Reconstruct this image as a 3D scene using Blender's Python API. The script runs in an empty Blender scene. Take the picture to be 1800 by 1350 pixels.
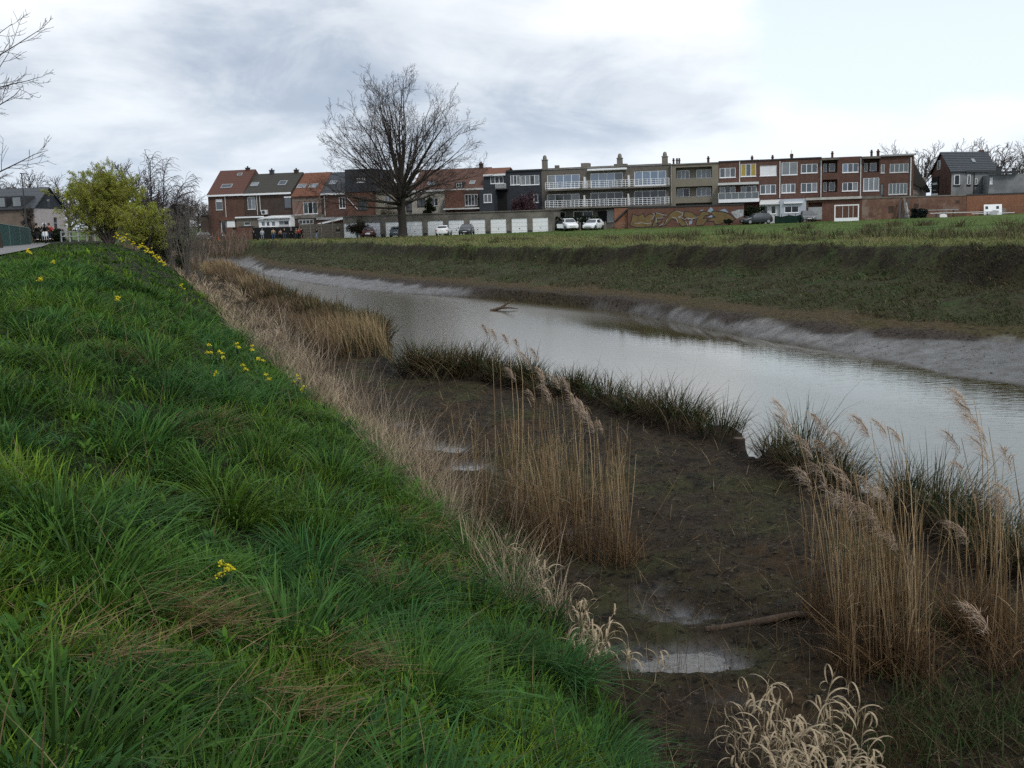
import bpy, math, random
import numpy as np
from mathutils import Matrix, Vector

rnd = random.Random(7)
rng = np.random.default_rng(11)
SC = bpy.context.scene
COL = SC.collection
R = math.radians

# ------------------------------------------------------------------ camera
EYE = 4.9                      # metres above the river
FPX = 1900.0                   # focal length in pixels of the 1800 x 1350 photograph
PITCH, ROLL = R(8.8), R(-1.75)
cam_d = bpy.data.cameras.new('camera')
cam_d.sensor_width = 36.0
cam_d.lens = 36.0 * FPX / 1800.0
cam_d.clip_start, cam_d.clip_end = 0.05, 9000
cam = bpy.data.objects.new('camera', cam_d)
COL.objects.link(cam)
CAMROT = Matrix.Rotation(math.pi / 2 - PITCH, 3, 'X') @ Matrix.Rotation(ROLL, 3, 'Z')
cam.matrix_world = Matrix.Translation((0, 0, EYE)) @ CAMROT.to_4x4()
SC.camera = cam

# ------------------------------------------------------------------ sky and sun
SUN_EL, SUN_AZ = R(50), R(152)          # azimuth from +Y towards +X
w = bpy.data.worlds.new('World'); SC.world = w; w.use_nodes = True
nt = w.node_tree; nt.nodes.clear()
def N(t, nt_=None, **kw):
    n = (nt_ or nt).nodes.new(t)
    for k, v in kw.items(): setattr(n, k, v)
    return n
def LK(a, b, nt_=None): (nt_ or nt).links.new(a, b)
out = N('ShaderNodeOutputWorld'); bg = N('ShaderNodeBackground')
bg.inputs['Strength'].default_value = 0.10
sky = N('ShaderNodeTexSky'); sky.sky_type = 'NISHITA'; sky.sun_disc = False
sky.sun_elevation = SUN_EL; sky.sun_rotation = SUN_AZ
sky.air_density = 1.0; sky.dust_density = 1.6; sky.ozone_density = 1.0
tc = N('ShaderNodeTexCoord')
sep = N('ShaderNodeSeparateXYZ'); LK(tc.outputs['Generated'], sep.inputs[0])
def M(op, a, b=None, c=None, clamp=False):
    n = N('ShaderNodeMath', operation=op, use_clamp=clamp)
    for i, v in enumerate((a, b, c)):
        if v is None: continue
        if isinstance(v, (int, float)): n.inputs[i].default_value = v
        else: LK(v, n.inputs[i])
    return n.outputs[0]
zc = M('MAXIMUM', sep.outputs[2], 0.0)
den = M('ADD', zc, 0.30)
px_ = M('DIVIDE', sep.outputs[0], den); py_ = M('DIVIDE', sep.outputs[1], den)
cmb = N('ShaderNodeCombineXYZ'); LK(px_, cmb.inputs[0]); LK(py_, cmb.inputs[1]); LK(M('MULTIPLY', zc, 1.5), cmb.inputs[2])
def noise(vec, scale, detail, rough, off=(0, 0, 0), dist=0.0):
    mp = N('ShaderNodeMapping'); mp.inputs['Location'].default_value = off
    LK(vec, mp.inputs['Vector'])
    n = N('ShaderNodeTexNoise'); n.inputs['Scale'].default_value = scale
    n.inputs['Detail'].default_value = detail; n.inputs['Roughness'].default_value = rough
    n.inputs['Distortion'].default_value = dist
    LK(mp.outputs[0], n.inputs['Vector'])
    return n.outputs['Fac']
def ramp(fac, a, b):
    n = N('ShaderNodeMapRange', interpolation_type='SMOOTHSTEP'); n.clamp = True
    LK(fac, n.inputs[0]); n.inputs[1].default_value = a; n.inputs[2].default_value = b
    return n.outputs[0]
def mixc(f, a, b):
    n = N('ShaderNodeMix', data_type='RGBA')
    LK(f, n.inputs[0])
    for i, v in ((6, a), (7, b)):
        if isinstance(v, tuple): n.inputs[i].default_value = (*v, 1)
        else: LK(v, n.inputs[i])
    return n.outputs[2]
V = cmb.outputs[0]
# the cloud deck thins out towards the east (right of the view), where pale blue shows through
side = M('MULTIPLY', sep.outputs[0], 1.0)
cover = M('SUBTRACT', M('ADD', noise(V, 1.15, 8, 0.55, (3.1, 1.2, 0.4), 0.35), 0.33), M('MULTIPLY', M('MULTIPLY', ramp(side, 0.04, 0.34), 0.50), ramp(zc, 0.02, 0.14)))
cov = ramp(cover, 0.42, 0.57)
thick = M('ADD', noise(V, 0.95, 8, 0.54, (7.3, 4.4, 1.0), 0.25), M('MULTIPLY', ramp(side, 0.22, -0.30), 0.12))
dark = ramp(thick, 0.42, 0.70)
wisp = ramp(noise(V, 2.3, 6, 0.6, (0.3, 8.0, 2.0), 0.5), 0.38, 0.66)
c1 = mixc(dark, (8.2, 8.55, 8.9), (3.3, 3.95, 4.95))
c2 = mixc(M('MULTIPLY', wisp, 0.42), c1, (8.6, 8.9, 9.1))
low = ramp(zc, 0.16, 0.0)
c3 = mixc(M('MULTIPLY', low, 0.45), c2, (6.6, 7.4, 8.2))
blue = mixc(M('MULTIPLY', ramp(zc, 0.0, 0.4), 0.3), (7.0, 7.9, 8.5), sky.outputs[0])
fin = mixc(cov, blue, c3)
LK(fin, bg.inputs['Color']); LK(bg.outputs[0], out.inputs['Surface'])

sun_d = bpy.data.lights.new('sun', 'SUN'); sun_d.energy = 1.4; sun_d.angle = R(10); sun_d.color = (1.0, 0.95, 0.88)
sun = bpy.data.objects.new('sun', sun_d); COL.objects.link(sun)
sd = Vector((math.sin(SUN_AZ) * math.cos(SUN_EL), math.cos(SUN_AZ) * math.cos(SUN_EL), math.sin(SUN_EL)))
sun.rotation_euler = (-sd).to_track_quat('-Z', 'Y').to_euler()

vs = SC.view_settings
vs.view_transform = 'Standard'; vs.look = 'None'; vs.exposure = 0.36; vs.gamma = 1.0; vs.use_curve_mapping = False
SC.render.engine = 'CYCLES'
cy = SC.cycles
cy.max_bounces = 5; cy.diffuse_bounces = 2; cy.glossy_bounces = 3; cy.transmission_bounces = 3; cy.transparent_max_bounces = 6
cy.caustics_reflective = False; cy.caustics_refractive = False
cy.use_denoising = False
cy.use_adaptive_sampling = True; cy.adaptive_threshold = 0.02

# ------------------------------------------------------------------ view rays (photograph pixel -> place)
_rot = np.array(CAMROT)
def ray(px, py):
    d = _rot @ np.array([(px - 900) / FPX, -(py - 675) / FPX, -1.0])
    return d
def at_z(px, py, z):
    d = ray(px, py); t = (z - EYE) / d[2]
    return np.array([d[0] * t, d[1] * t, z])
def at_d(px, py, Y):
    d = ray(px, py); t = Y / d[1]
    return np.array([d[0] * t, Y, EYE + d[2] * t])

# ------------------------------------------------------------------ naming, linking, mesh helpers
def tag(o, label=None, cat=None, group=None, kind=None):
    if label: o['label'] = label
    if cat: o['category'] = cat
    if group: o['group'] = group
    if kind: o['kind'] = kind
    return o
def empty(name, loc, rz=0.0, label=None, cat=None, group=None):
    o = bpy.data.objects.new(name, None); COL.objects.link(o)
    o.empty_display_size = 0.2
    o.location = loc; o.rotation_euler = (0, 0, rz)
    return tag(o, label, cat, group)
def link(name, me, mats, parent=None, loc=None, rot=None):
    o = bpy.data.objects.new(name, me); COL.objects.link(o)
    if mats is not None and len(me.materials) == 0:
        for m in (mats if isinstance(mats, (list, tuple)) else [mats]): me.materials.append(m)
    if parent is not None: o.parent = parent
    if loc is not None: o.location = loc
    if rot is not None: o.rotation_euler = rot
    return o
def np_mesh(name, verts, faces, col=None, smooth=False, extra=None):
    verts = np.ascontiguousarray(verts, dtype=np.float32).reshape(-1, 3)
    groups = faces if isinstance(faces, list) else [faces]
    groups = [np.asarray(g, dtype=np.int32) for g in groups if len(g)]
    me = bpy.data.meshes.new(name)
    me.vertices.add(len(verts)); me.vertices.foreach_set('co', verts.ravel())
    nl = sum(g.size for g in groups); nf = sum(len(g) for g in groups)
    me.loops.add(nl); me.polygons.add(nf)
    me.loops.foreach_set('vertex_index', np.concatenate([g.ravel() for g in groups]))
    sizes = np.concatenate([np.full(len(g), g.shape[1], np.int32) for g in groups])
    starts = np.concatenate([[0], np.cumsum(sizes)[:-1]]).astype(np.int32)
    me.polygons.foreach_set('loop_start', starts)
    if smooth: me.polygons.foreach_set('use_smooth', np.ones(nf, bool))
    if col is not None:
        a = me.color_attributes.new('Col', 'FLOAT_COLOR', 'POINT')
        c = np.ones((len(verts), 4), np.float32); c[:, :col.shape[1]] = col
        a.data.foreach_set('color', c.ravel())
    if extra:
        for k, v in extra.items():
            a = me.attributes.new(k, 'FLOAT', 'POINT'); a.data.foreach_set('value', np.asarray(v, np.float32))
    me.update(calc_edges=True); me.validate()
    return me

class MB:
    """collects boxes, quads, tubes and prisms; build() makes one mesh object of them"""
    def __init__(s): s.v, s.f = [], []
    def add(s, vs, fs):
        b = len(s.v); s.v += [tuple(map(float, p)) for p in vs]; s.f += [tuple(i + b for i in f) for f in fs]; return s
    def box(s, x0, x1, y0, y1, z0, z1):
        return s.add([(x0, y0, z0), (x1, y0, z0), (x1, y1, z0), (x0, y1, z0), (x0, y0, z1), (x1, y0, z1), (x1, y1, z1), (x0, y1, z1)],
                     [(0, 3, 2, 1), (4, 5, 6, 7), (0, 1, 5, 4), (1, 2, 6, 5), (2, 3, 7, 6), (3, 0, 4, 7)])
    def quad(s, a, b, c, d): return s.add([a, b, c, d], [(0, 1, 2, 3)])
    def prism(s, poly, axis, a, b):
        """extrude a 2D polygon; axis 'x': poly=(y,z); 'y': poly=(x,z); 'z': poly=(x,y)"""
        n = len(poly)
        mk = {'x': lambda p, t: (t, p[0], p[1]), 'y': lambda p, t: (p[0], t, p[1]), 'z': lambda p, t: (p[0], p[1], t)}[axis]
        vs = [mk(p, a) for p in poly] + [mk(p, b) for p in poly]
        fs = [tuple(range(n))[::-1], tuple(range(n, 2 * n))] + [(i, (i + 1) % n, n + (i + 1) % n, n + i) for i in range(n)]
        return s.add(vs, fs)
    def tube(s, pts, r, n=6, cap=True):
        pts = [Vector(p) for p in pts]
        rs = r if isinstance(r, (list, tuple)) else [r] * len(pts)
        vs, fs = [], []
        for i, p in enumerate(pts):
            d = (pts[min(i + 1, len(pts) - 1)] - pts[max(i - 1, 0)]).normalized()
            a = d.cross(Vector((0, 0, 1)) if abs(d.z) < 0.9 else Vector((1, 0, 0))).normalized(); b = d.cross(a)
            for k in range(n):
                t = 2 * math.pi * k / n
                vs.append(p + (a * math.cos(t) + b * math.sin(t)) * rs[i])
        for i in range(len(pts) - 1):
            for k in range(n):
                fs.append((i * n + k, i * n + (k + 1) % n, (i + 1) * n + (k + 1) % n, (i + 1) * n + k))
        if cap: fs += [tuple(range(n))[::-1], tuple((len(pts) - 1) * n + k for k in range(n))]
        return s.add(vs, fs)
    def lathe(s, c, prof, n=12):
        vs, fs = [], []
        for r, z in prof:
            for k in range(n):
                t = 2 * math.pi * k / n; vs.append((c[0] + r * math.cos(t), c[1] + r * math.sin(t), c[2] + z))
        for i in range(len(prof) - 1):
            for k in range(n): fs.append((i * n + k, i * n + (k + 1) % n, (i + 1) * n + (k + 1) % n, (i + 1) * n + k))
        fs += [tuple(range(n))[::-1], tuple((len(prof) - 1) * n + k for k in range(n))]
        return s.add(vs, fs)
    def build(s, name, mat, parent=None, smooth=False, bevel=0.0, fixn=False):
        me = bpy.data.meshes.new(name); me.from_pydata(s.v, [], s.f); me.update()
        if fixn:
            import bmesh
            bm = bmesh.new(); bm.from_mesh(me); bmesh.ops.recalc_face_normals(bm, faces=bm.faces); bm.to_mesh(me); bm.free()
        if smooth:
            for p in me.polygons: p.use_smooth = True
        o = link(name, me, mat, parent)
        if bevel:
            b = o.modifiers.new('bevel', 'BEVEL'); b.width = bevel; b.segments = 2; b.limit_method = 'ANGLE'
        return o

# ------------------------------------------------------------------ materials
MATS = {}
def pmat(name, rgb=(0.5, 0.5, 0.5), rough=0.8, spec=0.25, var=0.0, vscale=3.0, bump=0.0, bscale=20.0, metal=0.0, ior=None,
         attr=False, trans=0.0, tint=None, coat=0.0, rvar=0.0):
    if name in MATS: return MATS[name]
    m = bpy.data.materials.new(name); m.use_nodes = True; t = m.node_tree; t.nodes.clear()
    o = N('ShaderNodeOutputMaterial', t); p = N('ShaderNodeBsdfPrincipled', t)
    p.inputs['Roughness'].default_value = rough; p.inputs['Specular IOR Level'].default_value = spec
    p.inputs['Metallic'].default_value = metal; p.inputs['Coat Weight'].default_value = coat
    if ior: p.inputs['IOR'].default_value = ior
    base = None
    if attr:
        a = N('ShaderNodeAttribute', t); a.attribute_name = 'Col'; base = a.outputs['Color']
    else:
        c = N('ShaderNodeRGB', t); c.outputs[0].default_value = (*rgb, 1); base = c.outputs[0]
    if var or bump or rvar:
        geo = N('ShaderNodeTexCoord', t)
        obj = geo.outputs['Object']
    if var:
        n = N('ShaderNodeTexNoise', t); n.inputs['Scale'].default_value = vscale; n.inputs['Detail'].default_value = 8; n.inputs['Roughness'].default_value = 0.65
        LK(obj, n.inputs['Vector'], t)
        mr = N('ShaderNodeMapRange', t); LK(n.outputs['Fac'], mr.inputs[0], t)
        mr.inputs[1].default_value = 0.3; mr.inputs[2].default_value = 0.7; mr.inputs[3].default_value = 1 - var; mr.inputs[4].default_value = 1 + var
        if tint:
            mx = N('ShaderNodeMix', t, data_type='RGBA'); n2 = N('ShaderNodeTexNoise', t); n2.inputs['Scale'].default_value = vscale * 0.35; n2.inputs['Detail'].default_value = 5
            LK(obj, n2.inputs['Vector'], t)
            r2 = N('ShaderNodeMapRange', t); LK(n2.outputs['Fac'], r2.inputs[0], t); r2.inputs[1].default_value = 0.4; r2.inputs[2].default_value = 0.65
            LK(r2.outputs[0], mx.inputs[0], t); LK(base, mx.inputs[6], t); mx.inputs[7].default_value = (*tint, 1); base = mx.outputs[2]
        h = N('ShaderNodeVectorMath', t, operation='SCALE'); LK(base, h.inputs[0], t); LK(mr.outputs[0], h.inputs['Scale'], t)
        base = h.outputs[0]
    LK(base, p.inputs['Base Color'], t)
    if bump:
        n = N('ShaderNodeTexNoise', t); n.inputs['Scale'].default_value = bscale; n.inputs['Detail'].default_value = 6
        LK(obj, n.inputs['Vector'], t)
        b = N('ShaderNodeBump', t); b.inputs['Strength'].default_value = bump; b.inputs['Distance'].default_value = 0.05
        LK(n.outputs['Fac'], b.inputs['Height'], t); LK(b.outputs[0], p.inputs['Normal'], t)
    sh = p.outputs[0]
    if trans:
        tr = N('ShaderNodeBsdfTranslucent', t); LK(base, tr.inputs['Color'], t)
        ms = N('ShaderNodeMixShader', t); ms.inputs[0].default_value = trans
        LK(sh, ms.inputs[1], t); LK(tr.outputs[0], ms.inputs[2], t); sh = ms.outputs[0]
    LK(sh, o.inputs['Surface'], t)
    MATS[name] = m
    return m

def brickmat(name, c1, c2, mortar=(0.2, 0.18, 0.16), var=0.3, stain=None, size=(0.22, 0.075)):
    """far-off brickwork: courses in local x/z (or y/z on side walls), weather stains"""
    if name in MATS: return MATS[name]
    m = bpy.data.materials.new(name); m.use_nodes = True; t = m.node_tree; p = t.nodes['Principled BSDF']
    g = N('ShaderNodeTexCoord', t); s = N('ShaderNodeSeparateXYZ', t); LK(g.outputs['Object'], s.inputs[0], t)
    ad = N('ShaderNodeMath', t, operation='ADD'); LK(s.outputs[0], ad.inputs[0], t); LK(s.outputs[1], ad.inputs[1], t)
    cb = N('ShaderNodeCombineXYZ', t); LK(ad.outputs[0], cb.inputs[0], t); LK(s.outputs[2], cb.inputs[1], t)
    b = N('ShaderNodeTexBrick', t); LK(cb.outputs[0], b.inputs['Vector'], t)
    b.inputs['Scale'].default_value = 1.0; b.inputs['Brick Width'].default_value = size[0]; b.inputs['Row Height'].default_value = size[1]
    b.inputs['Mortar Size'].default_value = 0.008
    b.inputs['Color1'].default_value = (*c1, 1); b.inputs['Color2'].default_value = (*c2, 1); b.inputs['Mortar'].default_value = (*mortar, 1)
    n = N('ShaderNodeTexNoise', t); n.inputs['Scale'].default_value = 0.9; n.inputs['Detail'].default_value = 9; n.inputs['Roughness'].default_value = 0.7
    LK(g.outputs['Object'], n.inputs['Vector'], t)
    mr = N('ShaderNodeMapRange', t); LK(n.outputs['Fac'], mr.inputs[0], t)
    mr.inputs[1].default_value = 0.3; mr.inputs[2].default_value = 0.7; mr.inputs[3].default_value = 1 - var; mr.inputs[4].default_value = 1 + var
    h = N('ShaderNodeVectorMath', t, operation='SCALE'); LK(b.outputs[0], h.inputs[0], t); LK(mr.outputs[0], h.inputs['Scale'], t)
    o = h.outputs[0]
    if stain:
        n2 = N('ShaderNodeTexNoise', t); n2.inputs['Scale'].default_value = 0.45; n2.inputs['Detail'].default_value = 8; n2.inputs['Roughness'].default_value = 0.65
        LK(g.outputs['Object'], n2.inputs['Vector'], t)
        r2 = N('ShaderNodeMapRange', t); LK(n2.outputs['Fac'], r2.inputs[0], t); r2.inputs[1].default_value = 0.52; r2.inputs[2].default_value = 0.66
        mx = N('ShaderNodeMix', t, data_type='RGBA'); LK(r2.outputs[0], mx.inputs[0], t); LK(o, mx.inputs[6], t); mx.inputs[7].default_value = (*stain, 1); o = mx.outputs[2]
    LK(o, p.inputs['Base Color'], t); p.inputs['Roughness'].default_value = 0.9; p.inputs['Specular IOR Level'].default_value = 0.15
    MATS[name] = m
    return m

def roofmat(name, c1, c2, row=0.34, colw=0.0, stain=(0.05, 0.05, 0.03), amt=0.35, rough=0.75):
    """tile or slate courses: dark course lines down the slope (by local z) with pantile columns when colw is set"""
    if name in MATS: return MATS[name]
    m = bpy.data.materials.new(name); m.use_nodes = True; t = m.node_tree; p = t.nodes['Principled BSDF']
    g = N('ShaderNodeTexCoord', t); s = N('ShaderNodeSeparateXYZ', t); LK(g.outputs['Object'], s.inputs[0], t)
    def saw(src, per):
        a = N('ShaderNodeMath', t, operation='DIVIDE'); LK(src, a.inputs[0], t); a.inputs[1].default_value = per
        f = N('ShaderNodeMath', t, operation='FRACT'); LK(a.outputs[0], f.inputs[0], t); return f.outputs[0]
    z = saw(s.outputs[2], row)
    mr = N('ShaderNodeMapRange', t); LK(z, mr.inputs[0], t); mr.inputs[1].default_value = 0.0; mr.inputs[2].default_value = 0.3
    mx = N('ShaderNodeMix', t, data_type='RGBA'); LK(mr.outputs[0], mx.inputs[0], t); mx.inputs[6].default_value = (*[c * 0.45 for c in c1], 1); mx.inputs[7].default_value = (*c1, 1)
    o = mx.outputs[2]
    if colw:
        x = saw(s.outputs[0], colw); r = N('ShaderNodeMapRange', t); LK(x, r.inputs[0], t); r.inputs[1].default_value = 0.0; r.inputs[2].default_value = 0.35
        m2 = N('ShaderNodeMix', t, data_type='RGBA'); LK(r.outputs[0], m2.inputs[0], t); m2.inputs[6].default_value = (*[c * 0.5 for c in c1], 1); LK(o, m2.inputs[7], t); o = m2.outputs[2]
    n = N('ShaderNodeTexNoise', t); n.inputs['Scale'].default_value = 1.3; n.inputs['Detail'].default_value = 9; n.inputs['Roughness'].default_value = 0.7
    LK(g.outputs['Object'], n.inputs['Vector'], t)
    r = N('ShaderNodeMapRange', t); LK(n.outputs['Fac'], r.inputs[0], t); r.inputs[1].default_value = 0.35; r.inputs[2].default_value = 0.75; r.inputs[4].default_value = amt * 2
    m3 = N('ShaderNodeMix', t, data_type='RGBA'); LK(r.outputs[0], m3.inputs[0], t); LK(o, m3.inputs[6], t); m3.inputs[7].default_value = (*stain, 1); o = m3.outputs[2]
    n4 = N('ShaderNodeTexNoise', t); n4.inputs['Scale'].default_value = 7; n4.inputs['Detail'].default_value = 3; LK(g.outputs['Object'], n4.inputs['Vector'], t)
    r4 = N('ShaderNodeMapRange', t); LK(n4.outputs['Fac'], r4.inputs[0], t); r4.inputs[1].default_value = 0.4; r4.inputs[2].default_value = 0.7
    m5 = N('ShaderNodeMix', t, data_type='RGBA'); LK(r4.outputs[0], m5.inputs[0], t); LK(o, m5.inputs[6], t); m5.inputs[7].default_value = (*c2, 1); o = m5.outputs[2]
    LK(o, p.inputs['Base Color'], t); p.inputs['Roughness'].default_value = rough; p.inputs['Specular IOR Level'].default_value = 0.2
    MATS[name] = m
    return m
# ------------------------------------------------------------------ numpy noise
def _hash(ix, iy, s):
    n = (ix * 374761393 + iy * 668265263 + s * 2147483647) & 0xffffffff
    n = ((n ^ (n >> 13)) * 1274126177) & 0xffffffff
    return ((n ^ (n >> 16)) & 0xffff) / 65535.0
def vnoise(x, y, s=0):
    x = np.asarray(x, float); y = np.asarray(y, float)
    ix, iy = np.floor(x).astype(np.int64), np.floor(y).astype(np.int64)
    fx, fy = x - ix, y - iy
    ux, uy = fx * fx * (3 - 2 * fx), fy * fy * (3 - 2 * fy)
    a, b, c, d = _hash(ix, iy, s), _hash(ix + 1, iy, s), _hash(ix, iy + 1, s), _hash(ix + 1, iy + 1, s)
    return (a * (1 - ux) + b * ux) * (1 - uy) + (c * (1 - ux) + d * ux) * uy
def fbm(x, y, s=0, o=4, g=0.5):
    t, a, n = 0.0, 1.0, 0.0
    for i in range(o):
        t = t + a * (vnoise(x * 2 ** i, y * 2 ** i, s + i * 17) - 0.5); n += a; a *= g
    return t / n * 2          # about -1..1
def sst(a, b, x):
    t = np.clip((x - a) / (b - a), 0, 1); return t * t * (3 - 2 * t)

# ------------------------------------------------------------------ river lines: X as a function of distance Y
def linefun(pts, dx=0.0):
    p = np.array(sorted(pts, key=lambda q: q[1]))
    xs, ys = p[:, 0], p[:, 1]
    def f(y):
        y = np.asarray(y, float)
        r = np.interp(y, ys, xs)
        s0 = (xs[1] - xs[0]) / (ys[1] - ys[0])
        return np.where(y < ys[0], xs[0] + s0 * (y - ys[0]), r) + dx
    return f
def px_line(pix, z, tail):
    return linefun([tuple(at_z(x, y, z)[:2]) for x, y in pix] + tail)
FOOT = px_line([(1150, 1350), (1040, 1180), (960, 1060), (800, 900), (700, 800), (600, 725), (520, 660), (420, 560), (355, 500)], 0.7,
               [(3.4, 2.0), (7.0, -8.0), (-37, 115), (-46, 130), (-90, 142), (-400, 150)])
W1 = px_line([(1800, 1010), (1680, 940), (1560, 880), (1400, 830), (1240, 770), (1100, 730), (960, 694), (860, 672), (742, 668), (706, 656), (696, 625), (688, 598), (650, 578), (560, 545), (470, 505)], 0.42,
             [(11.5, 3.0), (17.0, -8.0), (-31, 118), (-42, 134), (-88, 147), (-400, 155)])
W2 = px_line([(1800, 678), (1665, 660), (1623, 648), (1467, 618), (1330, 595), (1233, 576), (1100, 550), (990, 536), (880, 526), (760, 520), (640, 511), (560, 500), (470, 486)], 0.0,
             [(27.5, 0.0), (-29, 122), (-39, 142), (-86, 153), (-400, 161)])
MUD = px_line([(1800, 604), (1633, 592), (1467, 580), (1283, 558), (1100, 530), (883, 512), (700, 496), (560, 480), (470, 470)], 0.5,
              [(33.5, 0.0), (-33, 140), (-42, 150), (-84, 158), (-400, 167)])
def px_line_z(pix, tail):
    return linefun([tuple(at_z(x, y, z)[:2]) for x, y, z in pix] + tail)
TOP = px_line_z([(1800, 433, 3.12), (1600, 431, 3.05), (1355, 431, 2.92), (1078, 433, 2.80), (800, 432, 2.72), (660, 428, 2.66), (560, 426, 2.62)],
              [(40, 0.0), (-33, 148), (-42, 157), (-80, 165), (-400, 175)])
def zfield(X): return np.interp(X, [-70, -20, 5, 33, 68, 110], [2.55, 2.45, 2.68, 2.88, 3.35, 3.5])
CREST = 3.75
def PATHC(Y):                                    # centre line of the tarmac path on the dyke
    return np.interp(Y, [-20, 0, 57, 75, 93, 102, 108], [-4, -9.0, -27.4, -33.6, -40.5, -48, -80])

HOLLOWS = [(*at_z(px, py, .4)[:2], r_, d_) for px, py, r_, d_ in ((1165, 1165, .42, .17), (1080, 1135, .24, .15), (1255, 1085, .30, .10), (1390, 1108, .20, .12), (805, 820, .42, .16), (800, 785, .5, .12), (690, 745, .6, .10), (640, 700, .7, .10), (1130, 1235, .3, .1))]
def ground_z(X, Y, rough=True):
    X = np.asarray(X, float); Y = np.asarray(Y, float)
    f, a, b, m, t = FOOT(Y), W1(Y), W2(Y), MUD(Y), TOP(Y)
    wob = 0.35 * fbm(X * 0.55, Y * 0.55, 3, 4)
    a = a + wob * 1.5 + 0.35 * fbm(X * 2.1, Y * 2.1, 13, 3); b = b + 0.5 * wob + 0.25 * fbm(X * 1.3, Y * 1.3, 14, 3)
    c = f - 7.2
    k = np.clip((f - X) / 7.2, 0, 1)
    slope = 0.62 + (CREST - 0.62) * np.sin(k * math.pi / 2) ** 1.05
    z = np.where(X < c, CREST, slope)
    # mud bench between the grass foot and the river
    q = np.clip((X - f) / np.maximum(a - f, 0.5), 0, 1)
    bench = 0.60 - (0.06 + 0.12 * sst(30, 20, Y)) * np.exp(-((q - 0.22) / 0.16) ** 2) + 0.03 * sst(0.5, 0.95, q)
    for hx, hy, hr, hd in HOLLOWS: bench = bench - hd * np.exp(-((((X - hx) * .6 + (Y - hy) * .5) * .8) ** 2 + ((Y - hy) * 1.1 - (X - hx) * .3) ** 2) / hr ** 2)
    cliff = sst(0.0, 0.45, a - X)
    bench = -0.35 + (bench + 0.35) * cliff
    z = np.where(X > f, bench, z)
    mid = (X - a) / np.maximum(b - a, 0.5)
    z = np.where(X > a, -0.35 - 0.35 * np.sin(np.clip(mid, 0, 1) * math.pi) + 0.35 * sst(0.55, 1.0, mid), z)
    zt = zfield(X) + np.interp(Y, [44, 60, 75, 90, 110], [.30, .17, .08, .12, .18]) * np.exp(-np.clip(X - t, 0, 60) / 12.0)
    z = np.where(X > b, 0.5 * np.clip((X - b) / np.maximum(m - b, 0.3), 0, 1) ** 0.9, z)
    s = m + 0.85 * (t - m) + 1.1 * fbm(X * 0.35, Y * 0.35, 9, 4)
    z = np.where(X > m, 0.5 + 1.15 * np.clip((X - m) / np.maximum(s - m, 0.3), 0, 1) ** 0.7, z)
    z = np.where(X > s, 1.65 + (zt - 1.65) * sst(0, 1, (X - s) / np.maximum(t - s, 0.3)) ** 0.8, z)
    z = np.where(X > t, zt, z)
    if rough:
        on_bench = (X > f + 0.2) & (X < a - 0.1)
        on_mud = (X > b) & (X < m + 1)
        on_bank = (X > m) & (X < t + 0.5)
        n1 = fbm(X * 1.6, Y * 1.6, 21, 4); n2 = fbm(X * 7, Y * 7, 31, 3)
        z = z + np.where(on_bench, 0.085 * n1 + 0.05 * n2, 0)
        z = z + np.where(on_mud, 0.03 * fbm(X * 0.9, Y * 0.5, 23, 4) + 0.008 * n2, 0)
        gul = fbm(X * 0.5, Y * 0.5, 44, 5)
        z = z + np.where(on_bank, 0.28 * gul * sst(0, 4, X - m) + 0.14 * n1 * sst(1, 4, X - m), 0)
        z = z + np.where(X < f, 0.10 * fbm(X * 0.8, Y * 0.8, 51, 4) * np.clip((f - X), 0, 1), 0)
        z = z + np.where(X > t, 0.08 * fbm(X * 0.25, Y * 0.25, 61, 4), 0)
    return z
def gz(x, y): return float(ground_z(np.array([x]), np.array([y]))[0])

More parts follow.
